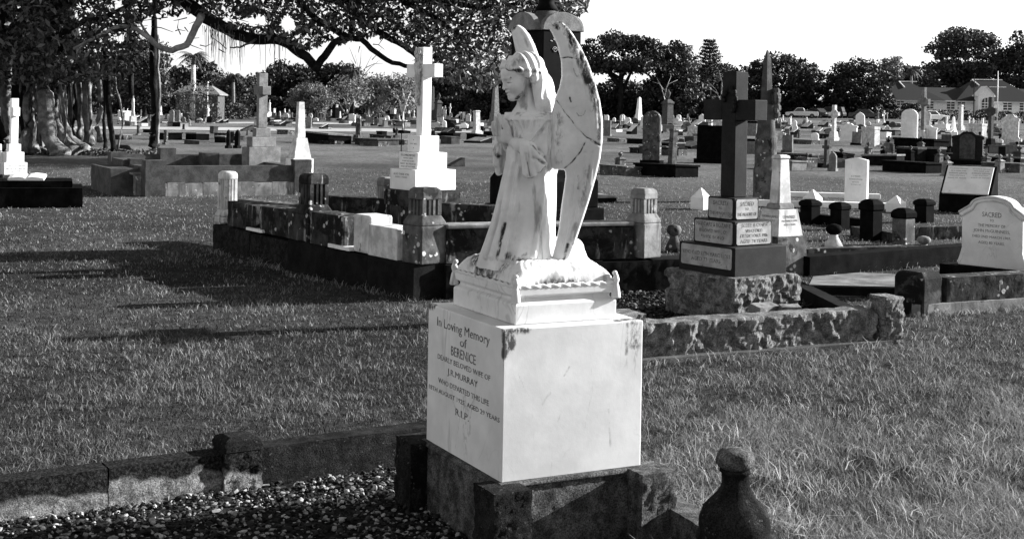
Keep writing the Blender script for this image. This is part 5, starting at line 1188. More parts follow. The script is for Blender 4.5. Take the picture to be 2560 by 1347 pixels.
# ================================================================== the far graves, one by one
FAR_SLAB = ('round', 'square', 'gothic', 'shoulder')
def far(kind_, xl, xr, yt, yb, mat, label, group=None, yaw=52, base=None, Y=None, cat=None):
    xm = (xl + xr) / 2
    if Y is None:
        p = G(xm, yb)
        if p.y > 185: p = A(xm, yb, 185); p.z = zg(p.x, p.y)
    else: p = A(xm, yb, Y); p.z = zg(p.x, Y)
    k = p.y / F; W = (xr - xl) * k; H = (yb - yt) * k
    if Y is not None or p.y >= 185: H = EYE + ray(xm, yt)[1] * p.y - p.z
    names = dict(round='headstone', square='headstone', gothic='headstone', shoulder='headstone', obelisk='obelisk', cross='stone_cross', desk='desk_memorial', box='box_tomb', urn='urn_pillar', column='column', ledger='ledger_tomb', statue='draped_statue', celtic='celtic_cross', pillar='pillar', wedge='stone_wedge')
    cats = dict(stone_cross='grave cross', desk_memorial='memorial', box_tomb='tomb', urn_pillar='monument', ledger_tomb='tomb', draped_statue='statue', celtic_cross='grave cross', stone_wedge='stone')
    nm = names[kind_]; _r = random.Random(int(xl * 7 + yb)); o = thing(nm, label, cat or cats.get(nm, nm), (p.x, p.y, p.z - .02), R(yaw), group, (R(_r.gauss(0, 1.1)), R(1.0 + _r.gauss(0, 1.3))))
    small = (xr - xl) < 12
    base = base or mat; m = MB(); b = MB()
    if kind_ in FAR_SLAB:
        t = min(.07 + W * .05, .14); w = max(.08, (W - t * 2 * abs(math.cos(R(yaw)))) / math.sin(R(yaw)) / 2); h0 = min(.16, H * .18); h = H - h0
        if kind_ == 'round': o_ = [(-w, 0), (w, 0)] + [(w * math.cos(a), h - w * .8 + w * .8 * math.sin(a)) for a in [PI * i / 10 for i in range(11)]]
        elif kind_ == 'gothic': o_ = [(-w, 0), (w, 0), (w, h * .72), (w * .62, h * .88), (0, h), (-w * .62, h * .88), (-w, h * .72)]
        elif kind_ == 'shoulder': o_ = [(-w * 1.15, 0), (w * 1.15, 0), (w * 1.15, h * .14), (w, h * .2), (w, h * .74), (w * 1.1, h * .76), (w * 1.1, h * .84), (w * .55, h * .9), (w * .3, h), (-w * .3, h), (-w * .55, h * .9), (-w * 1.1, h * .84), (-w * 1.1, h * .76), (-w, h * .74), (-w, h * .2), (-w * 1.15, h * .14)]
        else: o_ = [(-w, 0), (w, 0), (w, h), (-w, h)]
        m.prism([(x, z + h0) for x, z in o_], -t / 2, t / 2, RL); m.build('slab', mat, o, bevel=.0 if small else .006)
        b.cbox(0, 0, t * 1.1, w * 1.15, -.05, h0 - .002); b.build('base', base, o)
    elif kind_ == 'obelisk':
        w = W / 2.75
        b.cbox(0, 0, w, w, -.05, H * .09); b.cbox(0, 0, w * .8, w * .8, H * .091, H * .30, (w * .66, w * .66)); b.build('pedestal', base, o, bevel=.0 if small else .01)
        m.cbox(0, 0, w * .56, w * .56, H * .301, H * .94, (w * .32, w * .32)); m.rings([[(sx * w * .32, sy * w * .32, H * .9401) for sx, sy in ((-1, -1), (1, -1), (1, 1), (-1, 1))], [(sx * w * .03, sy * w * .03, H) for sx, sy in ((-1, -1), (1, -1), (1, 1), (-1, 1))]]); m.build('shaft', mat, o)
    elif kind_ in ('cross', 'celtic'):
        w = W / 2.6; t = max(.06, w * .26); b.cbox(0, 0, w * .75, w * .75, -.05, H * .10); b.cbox(0, 0, w * .52, w * .52, H * .101, H * .26, (w * .4, w * .4)); b.build('steps', base, o)
        m.cbox(0, 0, t * .9, t, H * .26, H); m.cbox(0, t + w * .32, t * .88, w * .32, H * .70, H * .80); m.cbox(0, -t - w * .32, t * .88, w * .32, H * .70, H * .80)
        if kind_ == 'celtic':
            rr = w * .55; pts = [(0, rr * math.cos(a), H * .75 + rr * math.sin(a)) for a in [2 * PI * i / 20 for i in range(21)]]; m.tube(pts, t * .55, 6)
        m.build('cross', mat, o)
    elif kind_ == 'desk':
        w = W / 2 * .9; d = max(.25, w * .8)
        b.add([(-d, -w, 0), (d, -w, 0), (d, w, 0), (-d, w, 0), (-d, -w, H * .3), (d, -w, H * .95), (d, w, H * .95), (-d, w, H * .3)], [(0, 3, 2, 1), (4, 5, 6, 7), (0, 1, 5, 4), (1, 2, 6, 5), (2, 3, 7, 6), (3, 0, 4, 7)]); b.build('desk', base if base != mat else 'black', o)
        an = math.atan2(H * .65, 2 * d); T = Matrix.Translation((0, 0, H * .625)) @ Matrix.Rotation(-an, 4, 'Y'); L = math.hypot(2 * d, H * .65) / 2
        m.box(-L * .92, L * .92, -w * .88, w * .88, .002, .04, T=T); m.build('tablet', mat, o)
    elif kind_ in ('box', 'ledger'):
        w = W / 2 / (math.sin(R(yaw)) + .5 * math.cos(R(yaw))); m.cbox(0, 0, w * .5, w, -.05, H * .85); m.build('body', mat, o, bevel=.01); b.cbox(0, 0, w * .55, w * 1.04, H * .851, H); b.build('lid', base, o, bevel=.008)
    elif kind_ == 'urn':
        w = W / 2.75; b.cbox(0, 0, w, w, -.05, H * .10); b.cbox(0, 0, w * .78, w * .78, H * .101, H * .60, (w * .7, w * .7)); b.rect([(0, H * .601), (w * .12, H * .63), (w * .1, H * .66), (-w * .4, H * .74)], w * .74, w * .74); b.build('pillar', base, o)
        m.lathe([(w * .22, H * .74), (w * .18, H * .78), (w * .45, H * .86), (w * .48, H * .92), (w * .3, H * .94), (w * .12, H * .99), (.01, H)], 14); m.build('urn', mat, o, smooth=True)
    elif kind_ in ('column', 'pillar'):
        w = W / 2.75; b.cbox(0, 0, w, w, -.05, H * .14); b.cbox(0, 0, w * .8, w * .8, H * .141, H * .2); b.build('base', base, o)
        m.cbox(0, 0, w * .58, w * .58, H * .201, H * .93, (w * .52, w * .52)); m.rect([(0, H * .931), (w * .14, H * .96), (0, H)], w * .52, w * .52); m.build('shaft', mat, o)
    elif kind_ == 'statue':
        w = W / 2.5; b.cbox(0, 0, w, w, -.05, H * .30, (w * .85, w * .85)); b.build('pedestal', base, o)
        prof = [(w * .75, H * .30), (w * .62, H * .45), (w * .48, H * .62), (w * .55, H * .72), (w * .62, H * .80), (w * .40, H * .86), (w * .2, H * .875), (w * .26, H * .91), (w * .28, H * .95), (w * .2, H * .99), (w * .05, H)]
        m.lathe(prof, 14); m.v = [(x * .8 + mnoise.noise(Vector((x, y, z)) * 4) * .06, y * 1.0 + mnoise.noise(Vector((y, x, z)) * 4) * .06, z) for x, y, z in m.v]
        m.build('figure', mat, o, smooth=True)
    elif kind_ == 'wedge':
        w = W / 2; m.prism([(-w, 0), (w, 0), (w, H), (-w, H * .25)], -w * .6, w * .6); m.build('wedge', mat, o)
    return o
W_, WD, GP, GR, BK, SD = 'white', 'white_dirty', 'grey_pale', 'grey', 'black', 'sand'
LIST = [
 # left of the tall grey cross
 ('box', 292, 330, 277, 305, W_, 'broad white box tomb beside the draped column, seen between the fig trunks'), ('statue', 322, 342, 235, 313, WD, 'tall white draped statue beside the broad white box tomb'), ('desk', 340, 368, 292, 312, W_, 'white slanted slab right of the tall draped statue'),
 ('obelisk', 396, 407, 264, 288, W_, 'tiny white obelisk just right of the hanging root trunk'), ('round', 420, 438, 274, 308, GP, 'pale round-topped headstone, left one of a close pair'), ('round', 437, 452, 275, 305, GP, 'pale headstone, right one of a close pair'), ('square', 446, 456, 282, 304, W_, 'narrow white slab at the foot of the close pair'),
 ('obelisk', 457, 472, 263, 292, W_, 'small bright white obelisk behind the close headstone pair'), ('statue', 499, 511, 250, 302, WD, 'tall weathered statue standing left of a white figure'), ('statue', 512, 525, 264, 308, W_, 'bright white figure on a pedestal in the far left rows'), ('statue', 548, 558, 268, 292, W_, 'small white bottle-shaped monument near the grey obelisk'),
 ('obelisk', 558, 574, 234, 287, GP, 'slender grey obelisk left of the tall grey cross'), ('wedge', 425, 448, 303, 315, GP, 'pale slanted grave slab below the close headstone pair'), ('gothic', 465, 478, 297, 314, GP, 'small pale pointed marker below the bright obelisk'), ('ledger', 368, 462, 331, 349, BK, 'long black ledger tomb behind the hanging root trunk'),
 ('ledger', 459, 527, 331, 350, BK, 'shorter black ledger tomb right of the long one', 'grey_pale'), ('box', 522, 546, 315, 334, GR, 'small grey block tomb with white top by the black ledgers'), ('desk', 540, 556, 297, 309, W_, 'white tilted tablet, left of two by the grey obelisk'), ('desk', 555, 569, 297, 308, W_, 'white tilted tablet, right of two by the grey obelisk'), ('gothic', 563, 579, 323, 371, 'retain', 'dark pointed headstone, left of the facing pair'), ('gothic', 583, 602, 323, 371, 'retain', 'dark pointed headstone, right of the facing pair'),
 ('cross', 572, 588, 328, 358, BK, 'little black cross between the two dark pointed headstones'), ('wedge', 603, 632, 312, 328, GR, 'grey slanted slab left of the tall grey cross foot'),
 # between the tall grey cross and the white ivy cross
 ('cross', 620, 632, 277, 297, W_, 'tiny white cross left of the tall grey cross shaft'), ('statue', 664, 680, 250, 291, W_, 'white statue right behind the tall grey cross shaft'), ('column', 680, 692, 271, 294, W_, 'short white column right of the white statue'), ('box', 643, 662, 303, 321, GP, 'pale boxy grave behind the tall grey cross'), ('statue', 808, 820, 254, 286, W_, 'tall white statue under the pale grey shrub'),
 ('box', 818, 858, 269, 290, 'retain', 'wide dark grey box tomb under the pale multi-stemmed tree'), ('obelisk', 846, 855, 278, 298, W_, 'little white obelisk in front of the wide dark box tomb'), ('desk', 852, 868, 290, 306, W_, 'white slanted tablet under the pale multi-stemmed tree'), ('shoulder', 870, 890, 284, 306, W_, 'white shouldered headstone beside the pale tree trunk'), ('round', 763, 781, 289, 322, GP, 'greyish round headstone right of the slim white obelisk'),
 ('ledger', 757, 882, 331, 358, BK, 'big black ledger tomb right of the slim white obelisk', 'grey_pale'), ('desk', 800, 817, 308, 323, W_, 'white slanted marker on the pale path edge'), ('round', 887, 905, 294, 349, 'sand', 'dark tall narrow headstone left of the white ivy cross'), ('ledger', 883, 1000, 345, 362, GR, 'row of low grey kerb blocks below the dark narrow headstone'), ('desk', 931, 955, 276, 296, WD, 'white split tablet left of the small bright obelisk'), ('box', 931, 953, 296, 314, GP, 'pale plinth under the white split tablet'),
 ('obelisk', 978, 996, 253, 297, W_, 'small bright obelisk left of the white ivy cross'), ('statue', 1028, 1040, 273, 300, WD, 'pale statue just left of the white ivy cross shaft'), ('box', 940, 968, 327, 344, 'retain', 'dark rounded boulder-like tomb left of the white ivy cross'), ('statue', 982, 1000, 318, 345, GR, 'grey urn on a low tomb left of the white ivy cross'), ('box', 905, 930, 298, 312, WD, 'low white tomb right of the dark narrow headstone'), ('column', 950, 975, 300, 318, GP, 'low pale pedestal right of the white split tablet'),
 # between the ivy cross and the angel
 ('urn', 1080, 1106, 232, 302, GR, 'grey urn pillar with arched panels right of the white ivy cross'), ('obelisk', 1068, 1092, 214, 300, GR, 'grey obelisk half hidden by the white ivy cross'), ('statue', 1105, 1121, 264, 298, WD, 'white domed monument right of the grey urn pillar'), ('square', 1146, 1153, 280, 296, W_, 'small white slab, left of two before the dark trees'), ('square', 1155, 1163, 280, 296, W_, 'small white slab, right of two before the dark trees'), ('shoulder', 1163, 1178, 284, 312, WD, 'white shouldered stone left of the gothic pillar tomb'),
 ('pillar', 1176, 1208, 276, 338, WD, 'white gothic pillar tomb on a black base left of the praying hands'), ('ledger', 1165, 1216, 334, 352, BK, 'black tomb base below the white gothic pillar'), ('statue', 1180, 1204, 243, 280, WD, 'white carved canopy monument far behind the gothic pillar'), ('obelisk', 1218, 1256, 202, 318, GP, 'pale tapering obelisk just left of the angel face'), ('desk', 1112, 1132, 318, 336, GP, 'pale slanted tablet right of the ivy cross foot'), ('desk', 1135, 1150, 285, 298, W_, 'white slanted tablet before the dark trees right of the ivy cross'), ('box', 1108, 1140, 300, 318, 'retain', 'dark low tomb right of the grey urn pillar'), ('ledger', 1100, 1150, 340, 360, GR, 'low grey kerb tomb right of the ivy cross steps'), ('square', 1208, 1222, 255, 290, WD, 'white narrow pillar left of the tapering obelisk'),
 # right of the wing
 ('round', 1510, 1523, 287, 308, W_, 'small white round headstone beside the wing edge'), ('square', 1507, 1528, 300, 340, GP, 'grey slab below the small white round headstone'), ('round', 1549, 1563, 286, 305, W_, 'small white round headstone left of the white obelisk'), ('obelisk', 1582, 1610, 242, 306, W_, 'white obelisk on a moulded pedestal before the dark trees'), ('shoulder', 1600, 1617, 289, 318, W_, 'white tilted stone right of the white obelisk'), ('desk', 1568, 1590, 312, 336, W_, 'white slanted tablet on a black desk below the white obelisk'),
 ('round', 1604, 1654, 276, 412, 'sand', 'tall mottled grey round-topped headstone on a black base', 'black', 50), ('urn', 1650, 1687, 223, 318, GR, 'tall grey urn pillar behind the mottled round headstone'), ('box', 1655, 1700, 312, 330, GP, 'pale pedestal below the tall grey urn pillar'), ('gothic', 1690, 1703, 286, 303, W_, 'tiny white gothic headstone right of the urn pillar'), ('statue', 1715, 1729, 288, 318, GP, 'small grey statue left of the white gothic headstone'), ('gothic', 1746, 1764, 285, 313, W_, 'white gothic headstone above the black slab left of the dark cross'), ('desk', 1695, 1712, 304, 318, W_, 'white slanted tablet right of the urn pillar'), ('shoulder', 1718, 1745, 312, 342, WD, 'white shouldered tomb left of the black slab'),
 ('square', 1740, 1806, 312, 408, BK, 'big plain black slab headstone left of the dark granite cross', 'black', 60), ('square', 1786, 1806, 300, 379, WD, 'white slab with a lit edge behind the black slab', None, 40), ('pillar', 1660, 1698, 320, 430, 'sand', 'slender broken grey pillar on a black base beside the mottled round headstone', 'black'), ('urn', 1532, 1568, 378, 428, 'sand', 'dark urn on a pedestal right of the angel wing'), ('ledger', 1590, 1740, 408, 440, BK, 'black kerbed grave under the mottled headstone and the broken pillar'), ('ledger', 1500, 1600, 412, 436, 'sand', 'low dark stone kerbs around the urn pedestal'), ('desk', 1690, 1760, 352, 372, GR, 'grey sloping tomb behind the broken pillar'), ('box', 1712, 1745, 340, 362, GR, 'grey low tomb left of the black slab'),  # the white slab is added to give the black headstone its bright right face
 # behind and right of the dark granite cross
 ('box', 1866, 1900, 302, 340, GP, 'pale boxy monument seen below the arm of the dark cross', 'black'), ('box', 1866, 1896, 346, 385, GP, 'second pale box lower down below the arm of the dark cross', 'black'), ('desk', 1958, 1974, 315, 334, W_, 'small white tilted tablet on a black desk right of the great drum'), ('gothic', 1980, 1992, 300, 320, W_, 'tiny white bell-shaped stone below the white car'), ('desk', 2003, 2030, 306, 322, WD, 'pale slanted slab below the parked cars, left of two'), ('desk', 2046, 2068, 302, 318, WD, 'pale slanted slab below the parked cars, right of two'), ('round', 2027, 2047, 331, 350, W_, 'low white half-round stone on the far lawn'),
 ('celtic', 2062, 2106, 262, 352, WD, 'stained white cross with stepped base right of the parked cars'), ('shoulder', 2103, 2142, 308, 356, W_, 'white tub-shaped headstone with moulded foot right of the stained cross'), ('gothic', 2140, 2162, 280, 318, W_, 'white house-shaped headstone in front of the dark domed tree'), ('box', 2156, 2196, 316, 366, WD, 'stained white box tomb with a tall panel'), ('cross', 2052, 2078, 348, 420, GR, 'small dark cross rising from a pointed grey stone'), ('gothic', 2070, 2094, 378, 428, GP, 'pale pointed kerb stone beside the small dark cross'), ('ledger', 2080, 2130, 380, 408, BK, 'black boxy tomb behind the clean white headstone'), ('box', 1990, 2040, 392, 420, 'sand', 'low dark pedestal tomb left of the small dark cross'), ('urn', 2005, 2030, 380, 424, 'sand', 'dark urn finial pillar right of the great drum'),
 ('ledger', 1905, 2010, 398, 424, GP, 'long pale grave kerb right of the great drum'), ('shoulder', 1945, 1965, 330, 352, WD, 'white stone leaning on the great drum'),
 ('round', 2253, 2292, 272, 360, W_, 'tall white round-topped headstone, leftmost of the white cluster'), ('celtic', 2284, 2332, 218, 362, GP, 'tall grey ringed cross rising from the white cluster', 'white_dirty', 33), ('shoulder', 2300, 2340, 313, 362, W_, 'white moulded pedestal at the foot of the ringed cross'), ('round', 2312, 2327, 280, 322, WD, 'white rounded stone behind the ringed cross'), ('ledger', 2243, 2362, 345, 382, BK, 'black stepped plinth under the white cluster'),
 ('box', 2245, 2309, 366, 404, 'retain', 'dark grey panelled tomb, left of the two under the white cluster', 'grey'), ('box', 2308, 2360, 366, 405, 'retain', 'dark grey panelled tomb, right of the two under the white cluster', 'grey_pale'), ('column', 2390, 2412, 262, 326, WD, 'white broken column against the long hedge'), ('obelisk', 2374, 2393, 291, 330, W_, 'small white pointed stone left of the broken column'), ('box', 2340, 2372, 310, 330, W_, 'low white box right of the ringed cross'), ('round', 2344, 2360, 303, 322, WD, 'small pale round stone right of the ringed cross'),
 ('shoulder', 2384, 2454, 328, 412, 'granite', 'dark shouldered headstone with an arched inscription panel', 'black', 56), ('celtic', 2452, 2500, 242, 382, 'grey', 'tall dark grey cross on a stepped base at right', 'retain', 33), ('shoulder', 2506, 2544, 285, 362, WD, 'white capped headstone near the right edge'), ('box', 2424, 2462, 308, 348, WD, 'broad white tomb behind the dark shouldered headstone'), ('square', 2377, 2394, 330, 356, W_, 'white slab left of the dark shouldered headstone'), ('square', 2452, 2460, 295, 345, W_, 'narrow white pillar left of the tall dark grey cross'),
 ('urn', 2350, 2384, 386, 440, 'sand_pale', 'worn pale finial post left of the tilted tablet desk'), ('urn', 2450, 2480, 380, 420, 'sand', 'worn finial post right of the dark shouldered headstone'), ('urn', 2482, 2514, 384, 432, 'sand_pale', 'broad worn urn post right of the tilted tablet desk'), ('urn', 2514, 2536, 382, 425, 'sand', 'small worn finial post near the right edge'), ('ledger', 2215, 2345, 402, 430, BK, 'black kerb with gaps in front of the panelled tombs'), ('ledger', 2480, 2560, 362, 384, GP, 'low pale tomb at the foot of the white capped headstone'), ('ledger', 2465, 2570, 405, 430, 'sand', 'low mottled kerb behind the tilted tablet desk'),
 ('pillar', 2226, 2240, 360, 400, 'sand', 'dark little pillar left of the panelled tombs'), ('obelisk', 2212, 2230, 338, 372, 'sand', 'dark little obelisk left of the white cluster'), ('box', 2190, 2225, 330, 345, W_, 'low white tomb left of the white cluster'), ('desk', 2228, 2252, 318, 332, W_, 'white sloping tablet left of the tall round-topped headstone'),
]
for e_ in LIST:
    k_, a_, b_, c_, d_, mt, lab = e_[:7]; o_far = far(k_, a_, b_, c_, d_, mt, lab, base=e_[7] if len(e_) > 7 else None, yaw=e_[8] if len(e_) > 8 else (52 if k_ in FAR_SLAB else 35))
    if 'arched inscription panel' in lab:
        k0 = o_far.location.y / F; m = MB(); w0 = 19 * k0; h0_ = 66 * k0; m.prism([(-w0, 0), (w0, 0), (w0, h0_ * .75)] + [(w0 * math.cos(a), h0_ * .75 + h0_ * .2 * math.sin(a)) for a in [PI * i / 8 for i in range(1, 9)]], -.012, .0, Matrix.Translation((-.085, 0, 16 * k0)) @ RL); m.build('panel', 'grey', o_far)
# the great drum monument with an obelisk on it, behind the dark granite cross
D_ = Mon('obelisk_monument', 'tall dark obelisk on a round mottled drum with carved wreath, behind the dark granite cross', 'monument', (1912, 402), 24.0, 1880, 1948, R(35))
q = [D_.z(1912, v) for v in (402, 345, 288, 262, 126)]; r_ = D_.hx * 1.08
m = MB(); m.lathe([(r_ * 1.12, 0), (r_ * 1.1, q[1] * .5), (r_ * 1.0, q[1] * .55), (r_ * .98, q[1])], 28); m.build('base_drum', 'sand', D_.o, smooth=False)
m = MB(); m.lathe([(r_ * .98, q[1] + .001), (r_ * .84, q[1] + .10), (r_ * .78, q[1] + .3), (r_ * .74, q[2]), (r_ * .84, q[2] + .05), (r_ * .84, q[3])], 28); m.build('drum', 'grey', D_.o, auto=R(30))
m = MB(); m.cbox(0, 0, r_ * .40, r_ * .40, q[3] + .001, q[4] - .18, (r_ * .25, r_ * .25)); m.rings([[(sx * r_ * .25, sy * r_ * .25, q[4] - .179) for sx, sy in ((-1, -1), (1, -1), (1, 1), (-1, 1))], [(sx * .01, sy * .01, q[4]) for sx, sy in ((-1, -1), (1, -1), (1, 1), (-1, 1))]]); m.build('shaft', 'grey', D_.o)
m = MB(); rr = random.Random(3)
for k in range(40):
    a = rr.uniform(-1.2, .3); zz_ = rr.uniform(q[2], q[3] + .25); m.ball((r_ * .85 * math.cos(a), r_ * .85 * math.sin(a), zz_), rr.uniform(.05, .10), 7, 5)
m.build('carved_wreath', 'sand', D_.o)
# crowded far rows: small stones one can count but hardly tell apart
ZONES = [(290, 560, 290, 318, 'small pale grave marker in the crowded rows left of the tall grey cross', 60), (640, 1040, 286, 318, 'small pale grave marker in the crowded rows between the two tall crosses', 110), (1090, 1260, 286, 330, 'small pale grave marker in the crowded rows left of the angel', 55), (1510, 1800, 296, 335, 'small pale grave marker in the crowded rows right of the angel wing', 75), (1930, 2260, 304, 345, 'small pale grave marker in the crowded rows below the parked cars', 70), (2200, 2560, 306, 372, 'small pale grave marker in the crowded rows before the hedge', 70)]
DARKZ = [(1960, 2560, 338, 420, 'low dark grave in the middle rows at right, among the taller stones', 46), (1500, 1760, 338, 400, 'low dark grave in the middle rows right of the angel wing', 12), (300, 1240, 322, 366, 'low dark grave on the middle lawn between the fig and the angel', 30)]
rd_ = random.Random(33)
for x0, x1, y0, y1, lab, n_ in DARKZ:
    for i in range(n_):
        px = rd_.uniform(x0, x1); yb = rd_.uniform(y0, y1); s_ = (yb - 285) / 60
        kd_ = rd_.choice(['ledger', 'ledger', 'box', 'ledger', 'urn', 'urn', 'desk', 'square']); w_ = rd_.uniform(34, 62) * s_; h_ = rd_.uniform(8, 15) * s_
        if kd_ in ('urn', 'square'): w_ *= .32; h_ *= 2.0
        far(kd_, px - w_ / 2, px + w_ / 2, yb - h_, yb, rd_.choice([BK, SD, SD, GR, 'retain', 'sand_black', GP]), lab, group=lab.replace('low dark grave', 'low dark graves'), yaw=rd_.uniform(30, 55), base=rd_.choice([None, SD, 'retain', BK, GP]), cat='grave marker')
rz_ = random.Random(21); protos = []
for x0, x1, y0, y1, lab, n_ in ZONES:
    for i in range(n_):
        px = rz_.uniform(x0, x1); yb = y0 + (y1 - y0) * rz_.random() ** 1.4; s_ = .75 + 1.15 * (yb - y0) / (y1 - y0)
        kd_ = rz_.choice(['round', 'desk', 'box', 'ledger', 'square', 'gothic', 'box', 'ledger', 'desk']); w_ = rz_.uniform(7, 16) * s_; h_ = rz_.uniform(7, 15) * s_
        if kd_ in ('box', 'ledger'): w_ *= 1.9; h_ *= .5
        if kd_ == 'desk': h_ *= .7; w_ *= 1.2
        far(kd_, px - w_ / 2, px + w_ / 2, yb - h_, yb, rz_.choice([W_, WD, WD, GP, GP, GR, SD, 'retain']), lab, group=lab.replace('small pale grave marker', 'grave markers'), yaw=rz_.uniform(30, 60), base=rz_.choice([None, GR, 'retain', BK]), cat='grave marker')

SLIM = [(290, 560, 290, 306, 'slim pale monument standing in the crowded rows near the pavilion', 12), (640, 1040, 288, 308, 'slim pale monument standing in the crowded rows under the pale trees', 18), (1090, 1240, 288, 310, 'slim pale monument standing before the dark trees left of the angel', 8), (1510, 1800, 296, 315, 'slim pale monument standing before the dark trees right of the wing', 10), (1930, 2560, 306, 325, 'slim pale monument standing in the crowded rows near the cars and hedge', 22)]
for x0, x1, y0, y1, lab, n_ in SLIM:
    for i in range(n_):
        px = rz_.uniform(x0, x1); yb = rz_.uniform(y0, y1); kd_ = rz_.choice(['obelisk', 'statue', 'cross', 'column', 'cross', 'gothic']); h_ = rz_.uniform(16, 34); w_ = h_ * rz_.uniform(.32, .5)
        far(kd_, px - w_ / 2, px + w_ / 2, yb - h_, yb, rz_.choice([W_, WD, WD, GP, GP]), lab, group=lab.replace('slim pale monument', 'slim monuments'), yaw=rz_.uniform(30, 55), base=rz_.choice([None, GP, WD, GR]), cat='monument')
# ================================================================== trees
def leaf_quads(P, size, r2, droop=0.0, asp=.5):
    """P (n,3) centres -> leaf-shaped quads (4 corner points each), random attitude"""
    N = len(P); u = r2.normal(size=(N, 3)); u[:, 2] -= droop; u /= np.linalg.norm(u, axis=1)[:, None]
    w = r2.normal(size=(N, 3)); w -= (w * u).sum(1)[:, None] * u; w /= np.linalg.norm(w, axis=1)[:, None]
    s_ = (size * r2.uniform(.6, 1.35, N))[:, None] if np.isscalar(size) else (size * r2.uniform(.6, 1.35, N))[:, None]
    V = np.stack([P - u * s_ * .5, P + w * s_ * asp * .5, P + u * s_ * .5, P - w * s_ * asp * .5], 1).reshape(-1, 3)
    return V, np.arange(4 * N).reshape(N, 4)
def foliage(name, P, size, mat, parent, seed, droop=0.0, asp=.5, tone=None):
    r2 = np.random.default_rng(seed); V, Q = leaf_quads(P, size, r2, droop, asp)
    if tone is None: tone = r2.random(len(P))
    return npmesh(name, V, Q, mat, parent, False, [('tone', tone, 'FACE')])
def crown_points(cx, cy, z0, z1, rx, ry, n_clump, per, r2, rc, shape='dome', hollow=.35):
    pts = []; tone = []
    for k in range(n_clump):
        while True:
            q = r2.uniform(-1, 1, 3); d = np.linalg.norm(q)
            if hollow < d < 1: break
        if shape == 'umbrella': q[2] = abs(q[2]) ** .6 * np.sign(q[2]) if q[2] > -.2 else q[2] * .4
        wob = 1 + .18 * mnoise.noise(Vector((q[0] * 2.3 + cx, q[1] * 2.3, q[2] * 2.3)))
        c = np.array((cx + q[0] * rx * wob, cy + q[1] * ry * wob, (z0 + z1) / 2 + q[2] * (z1 - z0) / 2 * wob))
        r_ = rc * r2.uniform(.6, 1.25); v = r2.normal(size=(per, 3)); v /= np.linalg.norm(v, axis=1)[:, None]
        v *= (r_ * r2.random(per) ** .45)[:, None]; v[:, 2] *= .62
        pts.append(c + v); tone.append(np.clip(r2.normal(.45, .22) + r2.normal(0, .22, per), 0, 1))
    return np.concatenate(pts), np.concatenate(tone)
def tree(label, xl, xr, yt, yb, ybase, Y, mat, n_clump, per, leaf, rc, seed, name='tree', shape='dome', trunk='bark_dark', group=None, hollow=.35, limbs=5, tr=.35, txm=None):
    r2 = np.random.default_rng(seed); xm = (xl + xr) / 2; k = Y / F
    b = A(xm if txm is None else txm, ybase, Y); gz = zg(b.x, Y); top = A(xm, yt, Y).z; low = max(A(xm, yb, Y).z, gz + .2); cx = A(xm, 200, Y).x
    o = thing(name, label, 'tree', (b.x, Y, gz), 0, group)
    rx = (xr - xl) / 2 * k
    P, tn = crown_points(cx - b.x, 0, low - gz, top - gz, rx, rx * .85, n_clump, per, r2, rc, shape, hollow)
    P[:, 2] = np.maximum(P[:, 2], .05)
    foliage('crown', P, leaf, mat, o, seed + 1, .2, .55, tn)
    m = MB(); hz_ = low - gz + (top - low) * .35
    m.tube([(0, 0, -.2), (r2.normal() * .2, 0, hz_ * .5), (cx - b.x + r2.normal() * .3, 0, hz_)], [tr, tr * .75, tr * .5], 8)
    for j in range(limbs):
        a = r2.random() * 6.28; e = (cx - b.x + rx * .75 * math.cos(a), rx * .6 * math.sin(a), low - gz + (top - low) * r2.uniform(.45, .85)); s0 = r2.uniform(.35, .95)
        m.tube([(r2.normal() * .05, 0, hz_ * s0), ((cx - b.x) * .5 + e[0] * .4, e[1] * .4, hz_ * s0 + (e[2] - hz_ * s0) * .55), e], [tr * .5, tr * .32, tr * .08], 6)
    m.build('trunk', trunk, o, smooth=True)
    return o
